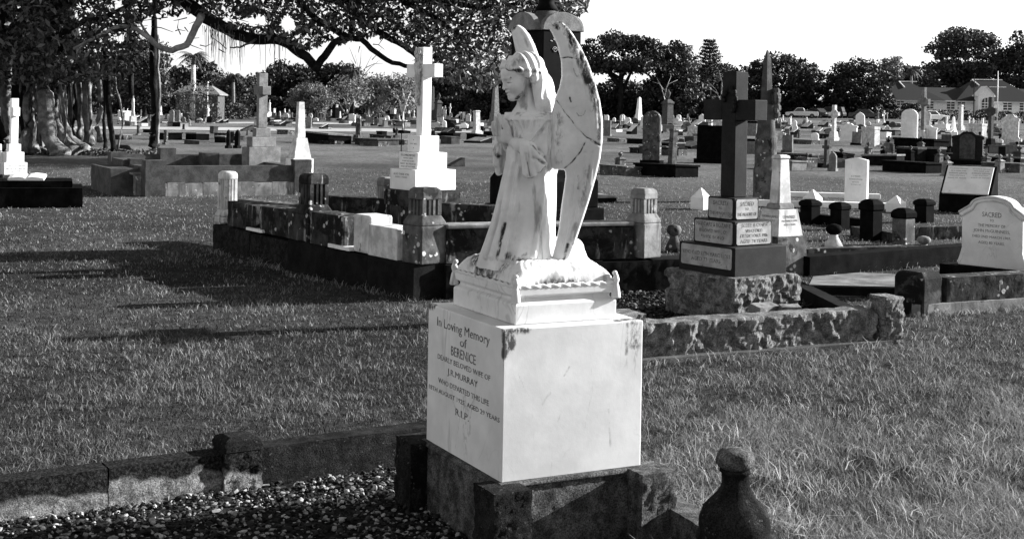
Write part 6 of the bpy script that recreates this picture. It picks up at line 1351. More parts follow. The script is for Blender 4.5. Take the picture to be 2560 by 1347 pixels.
TT_ = [
 ('broad spreading dark tree right of the angel wing with sky showing through its crown', 1432, 1665, 90, 215, 300, 165, 'leaf_dark', 80, 70, .55, 1.25, 'umbrella', .5, 11), ('lower dark tree filling the gap below the broad spreading tree', 1455, 1640, 205, 300, 304, 172, 'leaf_dark', 120, 60, .55, 1.3, 'dome', .2, 4),
 ('tall mid-toned tree left of the conifer', 1630, 1742, 104, 250, 300, 168, 'leaf_mid', 95, 70, .5, 1.0, 'dome', .3, 6), ('dark bushy tree behind the grey urn pillar', 1600, 1760, 180, 302, 304, 166, 'leaf_dark', 120, 60, .55, 1.2, 'dome', .2, 3),
 ('dark rounded tree behind the dark granite cross', 1720, 1860, 152, 300, 304, 196, 'leaf_dark', 110, 60, .55, 1.2, 'dome', .25, 4),
 ('very dark wide domed tree behind the obelisk', 1842, 2062, 132, 298, 302, 204, 'leaf_dark', 190, 70, .55, 1.3, 'dome', .3, 4), ('very dark domed tree reaching the ground left of the white building', 2055, 2232, 150, 300, 302, 203, 'leaf_dark', 170, 70, .55, 1.2, 'dome', .25, 4),
 ('pale feathery tree above the left end of the dark roof', 2196, 2262, 140, 225, 262, 250, 'leaf_pale', 45, 50, .6, 1.2, 'dome', .2, 5), ('low dark tree above the dark roof beside the palm', 2240, 2345, 168, 235, 262, 252, 'leaf_mid', 60, 50, .7, 1.4, 'dome', .2, 4),
 ('large tiered fig tree with lit outer clumps above the white building', 2322, 2505, 78, 236, 268, 262, 'leaf_mid', 120, 70, .75, 1.7, 'umbrella', .4, 7), ('tall dark tree at the right edge above the white building', 2478, 2640, 88, 250, 268, 258, 'leaf_dark', 130, 70, .75, 1.8, 'dome', .3, 4), ('dark tree mass under the large tiered fig tree', 2300, 2500, 150, 255, 268, 268, 'leaf_dark', 110, 60, .75, 1.7, 'dome', .2, 3),
 ('dark tree behind the tall palm at left', 425, 562, 148, 285, 292, 150, 'leaf_dark', 120, 60, .5, 1.1, 'dome', .25, 4), ('mid-toned shrubby tree between the palm and the tall grey cross', 535, 650, 182, 292, 296, 140, 'leaf_mid', 100, 60, .42, .9, 'dome', .2, 4),
 ('flat-topped dark tree behind the tall grey cross', 632, 800, 158, 262, 292, 150, 'leaf_dark', 130, 60, .5, 1.1, 'dome', .25, 5), ('dark tree with drooping crown behind the pale multi-stemmed shrub', 775, 908, 162, 262, 292, 152, 'leaf_dark', 110, 60, .5, 1.1, 'dome', .25, 5),
 ('pale grey shrubby tree left of the pale multi-stemmed one', 725, 832, 212, 282, 292, 122, 'leaf_pale', 85, 60, .3, .7, 'dome', .2, 6), ('pale loose tree behind the small bright obelisk', 900, 985, 188, 285, 294, 135, 'leaf_pale', 75, 50, .34, .8, 'dome', .2, 7), ('pale spreading tree with a short trunk left of the white ivy cross', 955, 1048, 186, 280, 318, 118, 'leaf_pale', 90, 50, .3, .8, 'dome', .2, 8),
 ('dark tree behind the grey urn pillar right of the white ivy cross', 1060, 1190, 160, 296, 298, 158, 'leaf_dark', 120, 60, .52, 1.1, 'dome', .2, 4), ('dark tree behind the tapering obelisk left of the angel face', 1165, 1310, 168, 298, 300, 162, 'leaf_dark', 130, 60, .52, 1.1, 'dome', .2, 4), ('dark tree between the angel and the broad spreading tree', 1290, 1460, 165, 300, 302, 166, 'leaf_dark', 130, 60, .52, 1.2, 'dome', .2, 4),
 ('grey-leaved tree seen between the fig trunk and the hanging root', 285, 430, 100, 270, 290, 112, 'leaf_mid', 130, 60, .36, .9, 'dome', .25, 6), ('dark tree behind the fig trunks at the far left', 120, 300, 130, 290, 292, 120, 'leaf_dark', 130, 60, .42, 1.0, 'dome', .2, 5), ('dark tree behind the fig at the left edge', -60, 150, 110, 290, 292, 125, 'leaf_dark', 120, 60, .42, 1.1, 'dome', .2, 4),
]
for i, t in enumerate(TT_):
    if t[6] < 160 and t[2] < 1320 and t[5] < 310: t = t[:6] + (t[6] * 1.32,) + t[7:8] + (int(t[8] * 1.1), t[9], t[10] * 1.25, t[11] * 1.32) + t[12:]
    tree(t[0], *t[1:7], t[7], int(t[8] * (1.7 if t[12] == 'umbrella' else 1.35)), t[9], t[10] * .85, t[11] * (1.0 if t[12] == 'umbrella' else .95), 100 + 7 * i, shape=t[12], hollow=t[13], limbs=t[14], trunk='bark_pale' if t[7] == 'leaf_pale' else 'bark_dark', tr=.16 if t[7] == 'leaf_pale' else .4)
# pale multi-stemmed tree
def stems(label, px, yb, Y, paths, leafpts, mat, trunk, leaf, seed, r0=2.2, per=26, rc=.6, name='tree'):
    b = A(px, yb, Y); gz = zg(b.x, Y); o = thing(name, label, 'tree', (b.x, Y, gz)); m = MB(); r2 = np.random.default_rng(seed); ends = []
    for pth in paths:
        pts = []
        for i, (x, y) in enumerate(pth):
            p = A(x, y, Y); pts.append((p.x - b.x, r2.normal() * .25 * i, p.z - gz))
        n_ = len(pts); m.tube(pts, [max(.018, (r0 * (1 - .75 * i / (n_ - 1))) * Y / F) for i in range(n_)], 6); ends += pts[1:]
    m.build('trunk', trunk, o, smooth=True)
    if leafpts:
        P = []
        for x, y in leafpts:
            p = A(x, y, Y); v = r2.normal(size=(per, 3)) * rc * .6; P.append(np.array((p.x - b.x, r2.normal() * 1.2, p.z - gz)) + v)
        foliage('crown', np.concatenate(P), leaf, mat, o, seed, .1, .5)
    return o
stems('pale multi-stemmed tree with silvery leaves above the wide dark box tomb', 868, 300, 150, [[(868, 305), (868, 275), (862, 250), (845, 228)], [(868, 285), (878, 255), (890, 235), (905, 222)], [(866, 270), (868, 245), (872, 222)], [(864, 285), (848, 258), (830, 244)], [(872, 270), (886, 248), (884, 226)]],
      [(836, 228), (845, 220), (858, 214), (868, 210), (872, 225), (884, 218), (895, 222), (905, 214), (910, 228), (826, 238), (900, 238), (918, 236), (850, 236), (880, 212), (862, 232), (890, 244)], 'leaf_pale', 'bark_pale', .34, 50, per=60, rc=1.0)
stems('bare leafless tree with thin branches left of the white ivy cross', 902, 215, 150, [[(902, 250), (902, 205), (896, 170), (885, 135)], [(902, 210), (912, 175), (930, 140)], [(900, 190), (888, 165), (878, 150)], [(905, 195), (925, 170), (950, 150)], [(898, 175), (902, 150), (905, 125)], [(914, 170), (935, 160), (958, 160)], [(930, 150), (945, 135), (952, 120)], [(890, 160), (882, 140), (875, 120)]], [], None, 'bark', .3, 51, r0=1.3)
stems('leafless pale tree with forked trunk right of the dark cross arm', 1800, 290, 158, [[(1800, 300), (1800, 250), (1790, 225), (1770, 205)], [(1800, 250), (1808, 220), (1812, 190)], [(1795, 235), (1780, 225), (1760, 222)], [(1803, 240), (1806, 205), (1800, 180)]], [(1775, 205), (1765, 215), (1790, 200)], 'leaf_mid', 'bark_pale', .4, 52, r0=1.6)
stems('slender forked bare tree before the dark trees behind the grey urn pillar', 1668, 270, 150, [[(1664, 300), (1662, 250), (1655, 220), (1640, 195)], [(1662, 240), (1668, 215), (1680, 190)], [(1658, 225), (1650, 210), (1632, 205)], [(1664, 225), (1672, 210), (1695, 200)]], [], None, 'bark_pale', .3, 53, r0=1.3)
# hoop pine: whorls of upswept branches
def conifer(label, px, yb, yt, half, Y, seed):
    b = A(px, yb, Y); gz = zg(b.x, Y); top = A(px, yt, Y).z - gz; o = thing('conifer_tree', label, 'tree', (b.x, Y, gz)); r2 = np.random.default_rng(seed); m = MB(); P = []
    m.tube([(0, 0, 0), (.1, 0, top * .6), (0, 0, top)], [.35, .2, .04], 7); w = half * Y / F
    for k in range(12):
        z = top * (.46 + .54 * k / 12); L = w * (1 - .8 * (k / 12) ** 1.3) * r2.uniform(.85, 1.1)
        for j in range(7):
            a = j / 7 * 6.283 + k * .4; e = np.array((L * math.cos(a), L * math.sin(a), z + L * .22)); m.tube([(0, 0, z - .1), tuple(e * np.array((.55, .55, 0)) + np.array((0, 0, z + .0))), tuple(e)], [.07, .05, .03], 5)
            for t in np.linspace(.35, 1, 7): P.append(np.array((e[0] * t, e[1] * t, z + L * .22 * t * t)) + r2.normal(size=(7, 3)) * (.16, .16, .10))
    m.build('trunk', 'bark_dark', o, smooth=True); foliage('crown', np.concatenate(P), .34, 'leaf_dark', o, seed, 0, .4); return o
conifer('open tiered conifer with upswept branches against the sky', 1771, 300, 96, 44, 190, 61)
def palm(label, px, yb, ycrown, R_, Y, seed, mat='leaf_mid', nf=22, tr=.22, trunk='grey_pale'):
    b = A(px, yb, Y); gz = zg(b.x, Y); H = A(px, ycrown, Y).z - gz; o = thing('palm_tree', label, 'palm', (b.x, Y, gz)); r2 = np.random.default_rng(seed); L = R_ * Y / F
    m = MB(); m.tube([(0, 0, 0), (.05, 0, H * .5), (0, 0, H * .86)], [tr * 1.25, tr, tr * .85], 10); m.build('trunk', trunk, o, smooth=True)
    m = MB(); m.tube([(0, 0, H * .861), (0, 0, H)], [tr * .95, tr * .5], 10); m.build('crownshaft', 'grey', o, smooth=True)
    V = []; Q = []; T_ = []
    for k in range(nf):
        a = k * 2.4 + r2.normal() * .2; up = r2.uniform(-.25, 1.0); prev = None
        for s_ in range(9):
            t = s_ / 8; c = np.array((math.cos(a) * L * t, math.sin(a) * L * t, H + L * (up * t - .85 * t * t)))
            if prev is not None:
                side = np.array((-math.sin(a), math.cos(a), 0)); wl = L * .22 * math.sin(PI * min(1, t + .08)) + .05
                for sg in (-1, 1):
                    for h in (0, .5):
                        p = prev + (c - prev) * h; i0 = len(V); tip = p + side * sg * wl + np.array((0, 0, -wl * .75)) + (c - prev) * .7
                        V += [p, p + (c - prev) * .42, tip]; Q.append((i0, i0 + 1, i0 + 2)); T_.append(r2.random())
            prev = c
    npmesh('fronds', np.array(V), np.array(Q), mat, o, False, [('tone', T_, 'FACE')]); return o
palm('tall palm with pale trunk standing out against the sky at left', 481, 285, 140, 44, 128, 71, 'leaf_mid', 26, .24, 'white_dirty')
palm('palm crown rising above the dark roof', 2277, 262, 172, 28, 246, 72, 'leaf_mid', 24, .28); palm('distant palm crown above the dark trees between the palm and the cross', 582, 280, 192, 30, 165, 73, 'leaf_dark', 20, .2); palm('dark palm crown right of the flat-topped dark tree', 880, 285, 178, 38, 155, 74, 'leaf_dark', 22, .2, 'bark_dark'); palm('palm crown poking above the tall mid-toned tree', 1712, 290, 118, 26, 178, 75, 'leaf_dark', 20, .2, 'bark_dark')
# bushes and hedges that close the view under the crowns
def bush(label, xl, xr, yt, yb, Y, mat, seed, n=None, leaf=.35, name='bush', cat='shrub', group=None):
    k = Y / F; xm = (xl + xr) / 2; b = A(xm, yb, Y); gz = zg(b.x, Y); o = thing(name, label, cat, (b.x, Y, gz), 0, group); r2 = np.random.default_rng(seed); w = (xr - xl) / 2 * k; h = A(xm, yt, Y).z - gz; d = min(w, 2.2)
    n = n or int(60 + 90 * w * h / 3); nx = max(1, int(w / 1.1)); c = np.stack([r2.uniform(-w, w, n * 9), r2.uniform(-d, d, n * 9), h * r2.random(n * 9) ** .8], 1)
    env = h * (.86 + .14 * np.array([mnoise.noise(Vector((x * .8 + seed, y, 0))) for x, y in c[:, :2]])) * (1 if name == 'hedge' else np.sqrt(np.clip(1 - (c[:, 0] / w) ** 4, 0, 1))); c[:, 2] = np.minimum(c[:, 2], env)
    foliage('foliage', c, leaf, mat, o, seed, 0, .6); m = MB()
    for j in range(max(2, nx)): x = r2.uniform(-w * .7, w * .7); m.tube([(x, 0, -.1), (x + r2.normal() * .15, 0, h * .6)], [.06, .02], 5)
    m.build('stems', 'bark_dark', o); return o
bush('long clipped dark hedge in front of the white building', 2185, 2420, 272, 302, 200, 'leaf_dark', 201, 260, .3, 'hedge', 'hedge'); bush('dark shrub on the left end of the hedge', 2255, 2300, 256, 285, 202, 'leaf_dark', 202); bush('round dark shrub by the white porch', 2438, 2466, 272, 292, 214, 'leaf_dark', 203, 60, .3); bush('low dark shrub under the right windows of the white building', 2495, 2530, 276, 292, 215, 'leaf_dark', 204, 60, .3); bush('dark shrub at the right edge beyond the hedge', 2535, 2620, 276, 305, 205, 'leaf_dark', 205, 90, .3); bush('low hedge right of the tall hedge beneath the porch', 2405, 2480, 285, 306, 198, 'leaf_dark', 206, 120, .3)
for i, (xl, xr, yt, lab) in enumerate(((-80, 140, 215, 'dark understorey shrub behind the fig at the left edge'), (140, 300, 220, 'dark understorey shrub seen between the fig trunks'), (290, 440, 232, 'dark shrub mass left of the pavilion'), (545, 660, 235, 'dark shrub mass right of the pavilion'), (640, 760, 240, 'dark shrub mass behind the tall grey cross'), (745, 900, 255, 'low dark shrub mass under the pale trees'), (890, 1070, 252, 'low dark shrub mass left of the white ivy cross'), (1055, 1260, 238, 'dark shrub mass right of the white ivy cross'), (1240, 1470, 240, 'dark shrub mass behind the angel'), (1450, 1640, 232, 'dark shrub mass behind the white obelisk right of the wing'), (1620, 1860, 235, 'dark shrub mass behind the dark granite cross'), (1840, 2070, 238, 'dark shrub mass behind the parked cars'), (2040, 2240, 240, 'dark shrub mass left of the hedge'))):
    Yb = 206 if xl > 1800 else 170 if xl > 1200 else 192; bush(lab, xl, xr, yt, 300, Yb, 'leaf_dark', 300 + i, None, .5)
bush('grey-green shrub beside the pavilion', 545, 625, 255, 292, 150, 'leaf_mid', 330, 160, .28)
# ================================================================== white school building with dark hipped roof
YB_ = 222.0; kB = YB_ / F
def bx(px): return A(px, 270, YB_).x
gB = zg(bx(2400), YB_)
def bz(px, py): return A(px, py, YB_).z - gB
bo_ = thing('school_building', 'long low white building with a dark hipped roof, small-paned windows and a gabled white porch', 'building', (bx(2400), YB_, gB)); X0 = bx(2400)
xa, xb = bx(2150) - X0, bx(2680) - X0; zE = bz(2350, 252); zR = bz(2450, 205)
m = MB(); m.box(xa, xb, .0, 9, -.4, zE); m.build('wall', 'paint_white', bo_)
m = MB()
def hip(x0, x1, y0, y1, z0, zr, ins): m.add([(x0, y0, z0), (x1, y0, z0), (x1, y1, z0), (x0, y1, z0), (x0 + ins, (y0 + y1) / 2, zr), (x1 - ins, (y0 + y1) / 2, zr)], [(0, 1, 5, 4), (2, 3, 4, 5), (1, 2, 5), (3, 0, 4), (3, 2, 1, 0)])
zl = zE + (zR - zE) * .70
hip(xa - .6, xb + .6, -.7, 9.7, zE + .002, zl, 4.5); hip(bx(2195) - X0, bx(2360) - X0, -.9, 10, zE + .006, bz(2270, 203), 4.6); hip(bx(2385) - X0, bx(2600) - X0, -.9, 10, zE + .010, bz(2450, 198), 4.8)
rf = m.build('roof', 'roof', bo_)
m = MB(); r0 = bz(2270, 203)
for p_, q_ in (((bx(2266) - X0, 4.5, r0 + .03), (bx(2312) - X0, 4.55, r0 + .03)),): m.tube([p_, q_], .10, 5)
zz2 = bz(2450, 198); m.tube([(bx(2452) - X0, 4.55, zz2 + .03), (bx(2530) - X0, 4.55, zz2 + .03)], .10, 5); m.tube([(bx(2452) - X0, 4.5, zz2 + .03), (bx(2462) - X0, 2.9, zz2 - 1.0)], .10, 5); m.tube([(bx(2266) - X0, 4.5, r0 + .03), (bx(2272) - X0, 2.6, r0 - 1.0)], .10, 5)
m.build('ridge_capping', 'white', rf)
m = MB(); m.box(xa - .6, xb + .6, -.74, -.701, zE - .18, zE + .06); m.build('gutter', 'white', bo_)
def window(x0, x1, y0, y1, cols, rows):
    f = MB(); x0, x1 = bx(x0) - X0, bx(x1) - X0; z0, z1 = bz(2400, y1), bz(2400, y0); t = .10
    for c in range(cols + 1): xc = x0 + (x1 - x0) * c / cols; f.box(xc - t / 2, xc + t / 2, -.06, -.002, z0, z1)
    for r_ in range(rows + 1): zc = z0 + (z1 - z0) * r_ / rows; f.box(x0, x1, -.055, -.003, zc - t / 2, zc + t / 2)
    w = f.build('window', 'paint_white', bo_); g_ = MB(); g_.box(x0, x1, -.03, -.001, z0, z1); g_.build('pane', 'glass', w)
for a, b in ((2215, 2234), (2241, 2260), (2315, 2334), (2366, 2387), (2393, 2413), (2507, 2530), (2548, 2570)): window(a, b, 254, 274, 2, 3)
m = MB(); px0, px1 = bx(2434) - X0, bx(2473) - X0; zt_ = bz(2453, 218); zs_ = bz(2453, 238); mid = (px0 + px1) / 2
ar = [(px0, -.4), (px1, -.4), (px1, zs_), (mid, zt_), (px0, zs_)]; m.prism(ar, -2.2, .4); po_ = m.build('porch', 'paint_white', bo_)
m = MB(); wv = (px1 - px0) * .28; zb0, zb1 = bz(2453, 275), bz(2453, 256); m.prism([(mid - wv, zb0), (mid + wv, zb0), (mid + wv, zb1)] + [(mid + wv * math.cos(a), zb1 + wv * math.sin(a)) for a in [PI * i / 8 for i in range(1, 9)]], -2.26, -2.203); m.build('arched_pane', 'glass', po_)
m = MB()
for t in (-.33, .33): m.box(mid + wv * t - .05, mid + wv * t + .05, -2.30, -2.262, zb0, zb1 + wv * .9)
for t in (.2, .55, .9): m.box(mid - wv, mid + wv, -2.297, -2.263, zb0 + (zb1 - zb0) * t - .05, zb0 + (zb1 - zb0) * t + .05)
m.build('glazing_bars', 'paint_white', po_)
m = MB(); 
for s_ in (-1, 1): m.add([(mid, -2.45, zt_ + .12), (mid, .3, zt_ + .12), (mid + s_ * (px1 - px0) * .58, .3, zs_ - .15), (mid + s_ * (px1 - px0) * .58, -2.45, zs_ - .15), (mid, -2.45, zt_ + .0), (mid, .3, zt_ + .0), (mid + s_ * (px1 - px0) * .58, .3, zs_ - .27), (mid + s_ * (px1 - px0) * .58, -2.45, zs_ - .27)], [(0, 1, 2, 3), (7, 6, 5, 4), (0, 3, 7, 4), (2, 1, 5, 6), (3, 2, 6, 7), (0, 4, 5, 1)])
m.build('porch_roof', 'white', po_)
# pavilion among the trees at left
YP = 128.0; gP = zg(A(490, 280, YP).x, YP); pv = thing('pavilion', 'small pale pavilion with a low light roof half hidden by leaves at left', 'building', (A(490, 280, YP).x, YP, gP)); kp_ = YP / F
m = MB(); m.box(-2.0, 2.1, 0, 3, 0, A(490, 240, YP).z - gP); m.build('wall', 'grey', pv)
m = MB(); zt_, ze_ = A(490, 214, YP).z - gP, A(490, 238, YP).z - gP; m.rings([[(-2.25, -.4, ze_), (2.35, -.4, ze_), (2.35, 3.4, ze_), (-2.25, 3.4, ze_)], [(-2.25, -.4, ze_ + .12), (2.35, -.4, ze_ + .12), (2.35, 3.4, ze_ + .12), (-2.25, 3.4, ze_ + .12)], [(-1.3, 1.2, zt_), (1.2, 1.2, zt_), (1.2, 1.8, zt_), (-1.3, 1.8, zt_)]]); m.build('roof', 'grey_pale', pv)
for x in (-1.2, .9):
    m = MB(); m.box(x - .45, x + .45, -.06, -.002, .9, 2.0); m.build('window', 'glass', pv)
bush('leafy bush in front of the pavilion', 436, 546, 243, 294, 122, 'leaf_mid', 340, 40, .26); stems('thin-leaved sapling veiling the pavilion roof', 490, 290, 121, [[(486, 292), (484, 255), (478, 225)], [(485, 260), (497, 235), (506, 218)]], [(470, 228), (482, 220), (496, 226), (508, 222), (462, 240), (520, 236), (490, 240), (505, 238), (474, 246), (455, 232), (515, 230), (488, 216)], 'leaf_mid', 'bark', .24, 57, per=34, rc=.8)
# poles
def pole(name, label, px, yb, yt, Y, r_, mat, cross=None, cat='pole'):
    b = A(px, yb, Y); gz = zg(b.x, Y); o = thing(name, label, cat, (b.x, Y, gz)); H = A(px, yt, Y).z - gz; m = MB(); m.tube([(0, 0, -.1), (0, 0, H)], [r_, r_ * .6], 8); m.build('mast', mat, o, smooth=True)
    if cross: m = MB(); zc = A(px, cross[0], Y).z - gz; w = cross[1] * Y / F; m.tube([(-w, 0, zc), (w, 0, zc)], r_ * .6, 6); m.build('yard', mat, o)
    else: m = MB(); m.ball((0, 0, H + r_), r_ * 1.8, 10, 7); m.build('cap', mat, o, smooth=True)
    return o
pole('flagpole', 'white flagpole with a crossbar in front of the white building', 2493, 300, 178, 212, .11, 'paint_white', (218, 21)); pole('lamp_post', 'dark slim lamp post left of the white porch', 2434, 300, 188, 210, .10, 'bark_dark'); pole('lamp_post', 'white post beside the pavilion at left', 519, 245, 208, 126, .05, 'white'); pole('signal_post', 'short black and white banded post before the hedge', 2218, 302, 285, 190, .07, 'white_dirty')
pole('garden_stake', 'thin black metal stake left of the white ivy cross steps', 1003, 378, 332, 22.0, .012, 'black', (334, 1.5))
# ================================================================== cars
def car(label, px, yb, Y, yaw, mat, body='sedan', group='cars parked under the dark trees'):
    b = A(px, yb, Y); gz = zg(b.x, Y); o = thing('parked_car', label, 'car', (b.x, Y, gz), yaw, group)
    def prof(pts, w, name, mt, w2=None):
        m = MB(); n = len(pts); w2 = w2 or w
        m.prism(pts, -w, w); return m.build(name, mt, o, bevel=.05)
    low = [(-2.25, .35), (2.2, .35), (2.28, .62), (2.2, .82), (1.05, .95), (-1.3, .98), (-2.2, .95), (-2.3, .6)]
    prof(low, .86, 'body', mat)
    cab = {'sedan': [(-1.55, .96), (1.0, .94), (.35, 1.42), (-.95, 1.44)], 'ute': [(-.45, .97), (1.15, .94), (.65, 1.46), (-.25, 1.48)], 'suv': [(-2.15, .96), (1.1, .94), (.55, 1.66), (-1.95, 1.68)]}[body]
    m = MB(); m.prism(cab, -.70, .70); m.build('cabin', mat, o, bevel=.05)
    cx_ = sum(p[0] for p in cab) / 4; wn = [(cx_ + (x - cx_) * .86, .99 + (z - .96) * .84) for x, z in cab]
    m = MB(); m.prism(wn, -.715, .715); m.build('side_window', 'glass', o)
    for x in (-1.4, 1.4):
        for s_ in (-1, 1):
            m = MB(); T = Matrix.Translation((x, s_ * .78, .33)) @ Matrix.Rotation(PI / 2, 4, 'X'); m.lathe([(.20, -.1), (.32, -.1), (.33, -.06), (.33, .06), (.32, .1), (.2, .1)], 16, T=T); wh = m.build('wheel', 'rubber', o, smooth=False)
            m = MB(); m.lathe([(.19, -.102), (.19, .102)], 12, T=T); m.build('rim', 'grey_pale', wh)
    for s_ in (-.6, .6): m = MB(); m.ball((2.22, s_, .72), .10, 8, 6, (.4, 1.3, .7)); m.build('headlight', 'white', o)
    if body == 'ute': m = MB(); m.box(-2.2, -.55, -.7, .7, .90, .99); m.build('tray', 'black', o)
    return o
car('white utility car parked facing left under the dark trees', 2004, 303, 186, R(168), 'car_white', 'ute'); car('dark sedan with pale bonnet parked right of the white utility car', 2046, 303, 190, R(-60), 'car_dark', 'sedan'); car('dark car parked beside the dark sedan with light roof edge', 2074, 303, 196, R(150), 'car_dark', 'suv'); car('dark car behind the white house-shaped headstone', 2165, 306, 180, R(-20), 'car_dark', 'sedan'); car('white car partly hidden behind the white cluster near the hedge', 2326, 311, 168, R(20), 'car_white', 'sedan', 'white cars near the hedge')
# ================================================================== the great fig with hanging roots, at left
YF = 40.0
fb = G(110, 386); fig = thing('fig_tree', 'huge old fig tree with a cluster of root trunks and low overhanging limbs', 'tree', (fb.x, fb.y, 0)); FO = np.array((fb.x, fb.y, 0))
def FP(px, py, Y=YF): p = A(px, py, Y); return (p.x - fb.x, p.y - fb.y, p.z)
kf = YF / F
cols = [([(58, 383), (68, 300), (70, 240), (72, 150), (80, 60)], 11, 39.5), ([(84, 385), (80, 320), (70, 250), (86, 190), (95, 80)], 12, 39.9), ([(152, 390), (122, 345), (116, 300), (112, 230), (118, 150), (120, 40)], 19, 39.3), ([(186, 386), (155, 345), (133, 290), (130, 240), (140, 150)], 16, 39.8), ([(212, 380), (172, 345), (154, 290), (152, 225), (160, 140)], 13, 40.3), ([(198, 350), (201, 300), (200, 240), (205, 160)], 7, 41.0), ([(222, 358), (219, 310), (217, 240), (215, 150)], 12, 40.6), ([(252, 352), (244, 320), (253, 270), (250, 215), (240, 150)], 7, 40.8), ([(263, 372), (261, 320), (263, 260), (262, 190)], 4, 40.2), ([(286, 380), (280, 330), (272, 280), (268, 190), (262, 120)], 7, 40.0), ([(182, 330), (180, 290), (178, 230), (175, 150)], 6, 42.0), ([(20, 386), (25, 330), (15, 260), (20, 150)], 12, 40.6), ([(-30, 388), (-20, 300), (-25, 200)], 16, 40.0), ([(105, 388), (95, 340), (100, 260), (95, 160)], 10, 40.5)]
for pts, r_, Y in cols:
    m = MB(); q = []
    fine = []
    for (a, b) in zip(pts[:-1], pts[1:]):
        for t in (0, .33, .66): fine.append((a[0] + (b[0] - a[0]) * t, a[1] + (b[1] - a[1]) * t))
    fine.append(pts[-1]); n_ = len(fine); rad = [max(.03, r_ * kf * (1.5 if i == 0 else 1.15 if i == 1 else 1.0) * (.92 + .16 * random.random())) for i in range(n_)]
    P0 = [FP(x + random.uniform(-1.5, 1.5), y, Y + (.0 if i else -.1)) for i, (x, y) in enumerate(fine)]
    m.tube(P0, rad, 14); m.v = [tuple(Vector(v) + mnoise.noise_vector(Vector(v) * Vector((3.0, 3.0, 1.0)).x * .8) * .05) for v in m.v]; m.build('root_trunk', 'bark' if r_ > 5 and pts[0][0] != 286 else 'bark_dark', fig, smooth=True)
rt = random.Random(5)
for k in range(26):                                        # thin tangled roots between the big ones
    x0 = rt.uniform(25, 300); yb_ = 372 + rt.uniform(-20, 14); Y = rt.uniform(39.2, 42.5); m = MB(); r_ = rt.uniform(1.5, 4.0); q = []; x = x0
    for i in range(9): q.append(FP(x, yb_ - i * 27, Y)); x += rt.gauss(-1.5, 5)
    m.tube(q, [r_ * kf * rt.uniform(.8, 1.2) for _ in q], 7); m.build('thin_root', 'bark' if k % 3 else 'bark_dark', fig, smooth=True)
def dark_mass(pts, rpx, Y, n=16): 
    m = MB(); P0 = [FP(x, y, Y) for x, y in pts]; m.tube(P0, [r_ * kf for r_ in rpx], n); m.v = [tuple(Vector(v) + mnoise.noise_vector(Vector(v) * 1.6) * .16) for v in m.v]; m.build('main_trunk', 'bark_dark', fig, smooth=True)
dark_mass([(75, 340), (70, 260), (65, 180), (60, 90), (70, -60), (90, -220)], [80, 78, 66, 60, 62, 80], 42.0); dark_mass([(190, 300), (185, 230), (175, 150), (150, 60), (110, -80)], [34, 40, 44, 46, 50], 43.0); dark_mass([(-40, 360), (-30, 240), (-20, 60), (0, -150)], [60, 60, 55, 60], 41.5)
hr = [([(384, 378), (386, 330), (390, 280), (384, 210), (383, 120), (388, 20), (390, -80)], [17, 11, 12, 13, 10, 8, 8], 44.5, 'bark_dark'), ([(328, 240), (326, 160), (322, 60), (325, -40)], [7, 9, 8, 8], 43, 'bark_dark'), ([(392, 370), (396, 320), (398, 260), (394, 170), (396, 60)], [4, 5, 5, 4, 4], 44.2, 'bark')]
for pts, rp_, Y, mt in hr:
    m = MB(); fine = []; rad = []
    for i in range(len(pts) - 1):
        for t in (0, .25, .5, .75): fine.append(FP(pts[i][0] + (pts[i + 1][0] - pts[i][0]) * t + random.uniform(-2, 2), pts[i][1] + (pts[i + 1][1] - pts[i][1]) * t, Y)); rad.append((rp_[i] + (rp_[i + 1] - rp_[i]) * t) * kf * random.uniform(.85, 1.15))
    m.tube(fine, rad, 10); m.build('hanging_root_trunk', mt, fig, smooth=True)
limbs_ = [([(505, 38), (482, 85), (466, 112), (430, 127), (402, 122), (376, 100), (342, 74), (300, 64), (262, 84), (218, 104), (184, 124)], 9, 3, 37.5, 'bark_pale'), ([(402, 122), (372, 90), (350, 60), (330, 30)], 4, 2, 37.6, 'bark_pale'), ([(262, 84), (262, 108)], 3, 2, 37.5, 'bark'), ([(218, 104), (200, 125), (190, 150)], 3, 2, 37.4, 'bark'),  # the palest limbs have their sunlight put into the bark tone
 ([(420, -40), (470, 10), (510, 42), (545, 62), (590, 86), (640, 100), (690, 98), (722, 112), (765, 142), (792, 170)], 17, 11, 39, 'bark_dark'), ([(792, 172), (810, 140), (836, 106), (870, 95), (902, 100), (940, 132), (982, 158), (1028, 168)], 10, 5, 38.5, 'bark_dark'), ([(870, 96), (842, 78), (800, 55), (770, 28), (730, -20)], 9, 7, 38.8, 'bark_dark'), ([(872, 96), (880, 60), (892, 20), (900, -30)], 6, 5, 38.4, 'bark_dark'),
 ([(860, 10), (905, 52), (960, 88), (1012, 118), (1042, 142), (1060, 170)], 10, 5, 39.5, 'bark_dark'), ([(300, -60), (420, -40), (560, -60), (700, -40), (860, 5), (1000, -10), (1120, 10)], 22, 10, 40, 'bark_dark'), ([(1000, 0), (1080, 40), (1150, 90), (1190, 140)], 8, 3, 39, 'bark_dark'), ([(1100, 5), (1200, 20), (1300, 10), (1400, 5)], 8, 3, 39, 'bark_dark'), ([(690, 98), (720, 105), (745, 112), (760, 118)], 5, 3, 38.6, 'bark'), ([(60, 60), (160, -10), (300, -60)], 40, 22, 41, 'bark_dark'), ([(160, 200), (230, 180), (300, 190)], 4, 2, 38, 'bark'), ([(120, 100), (200, 60), (270, 40), (330, 10)], 8, 4, 38.5, 'bark_dark'), ([(640, 100), (600, 120), (575, 118)], 3, 1.5, 38.5, 'bark'), ([(1250, 50), (1180, 60), (1120, 80), (1080, 110)], 4, 2, 38, 'bark')]
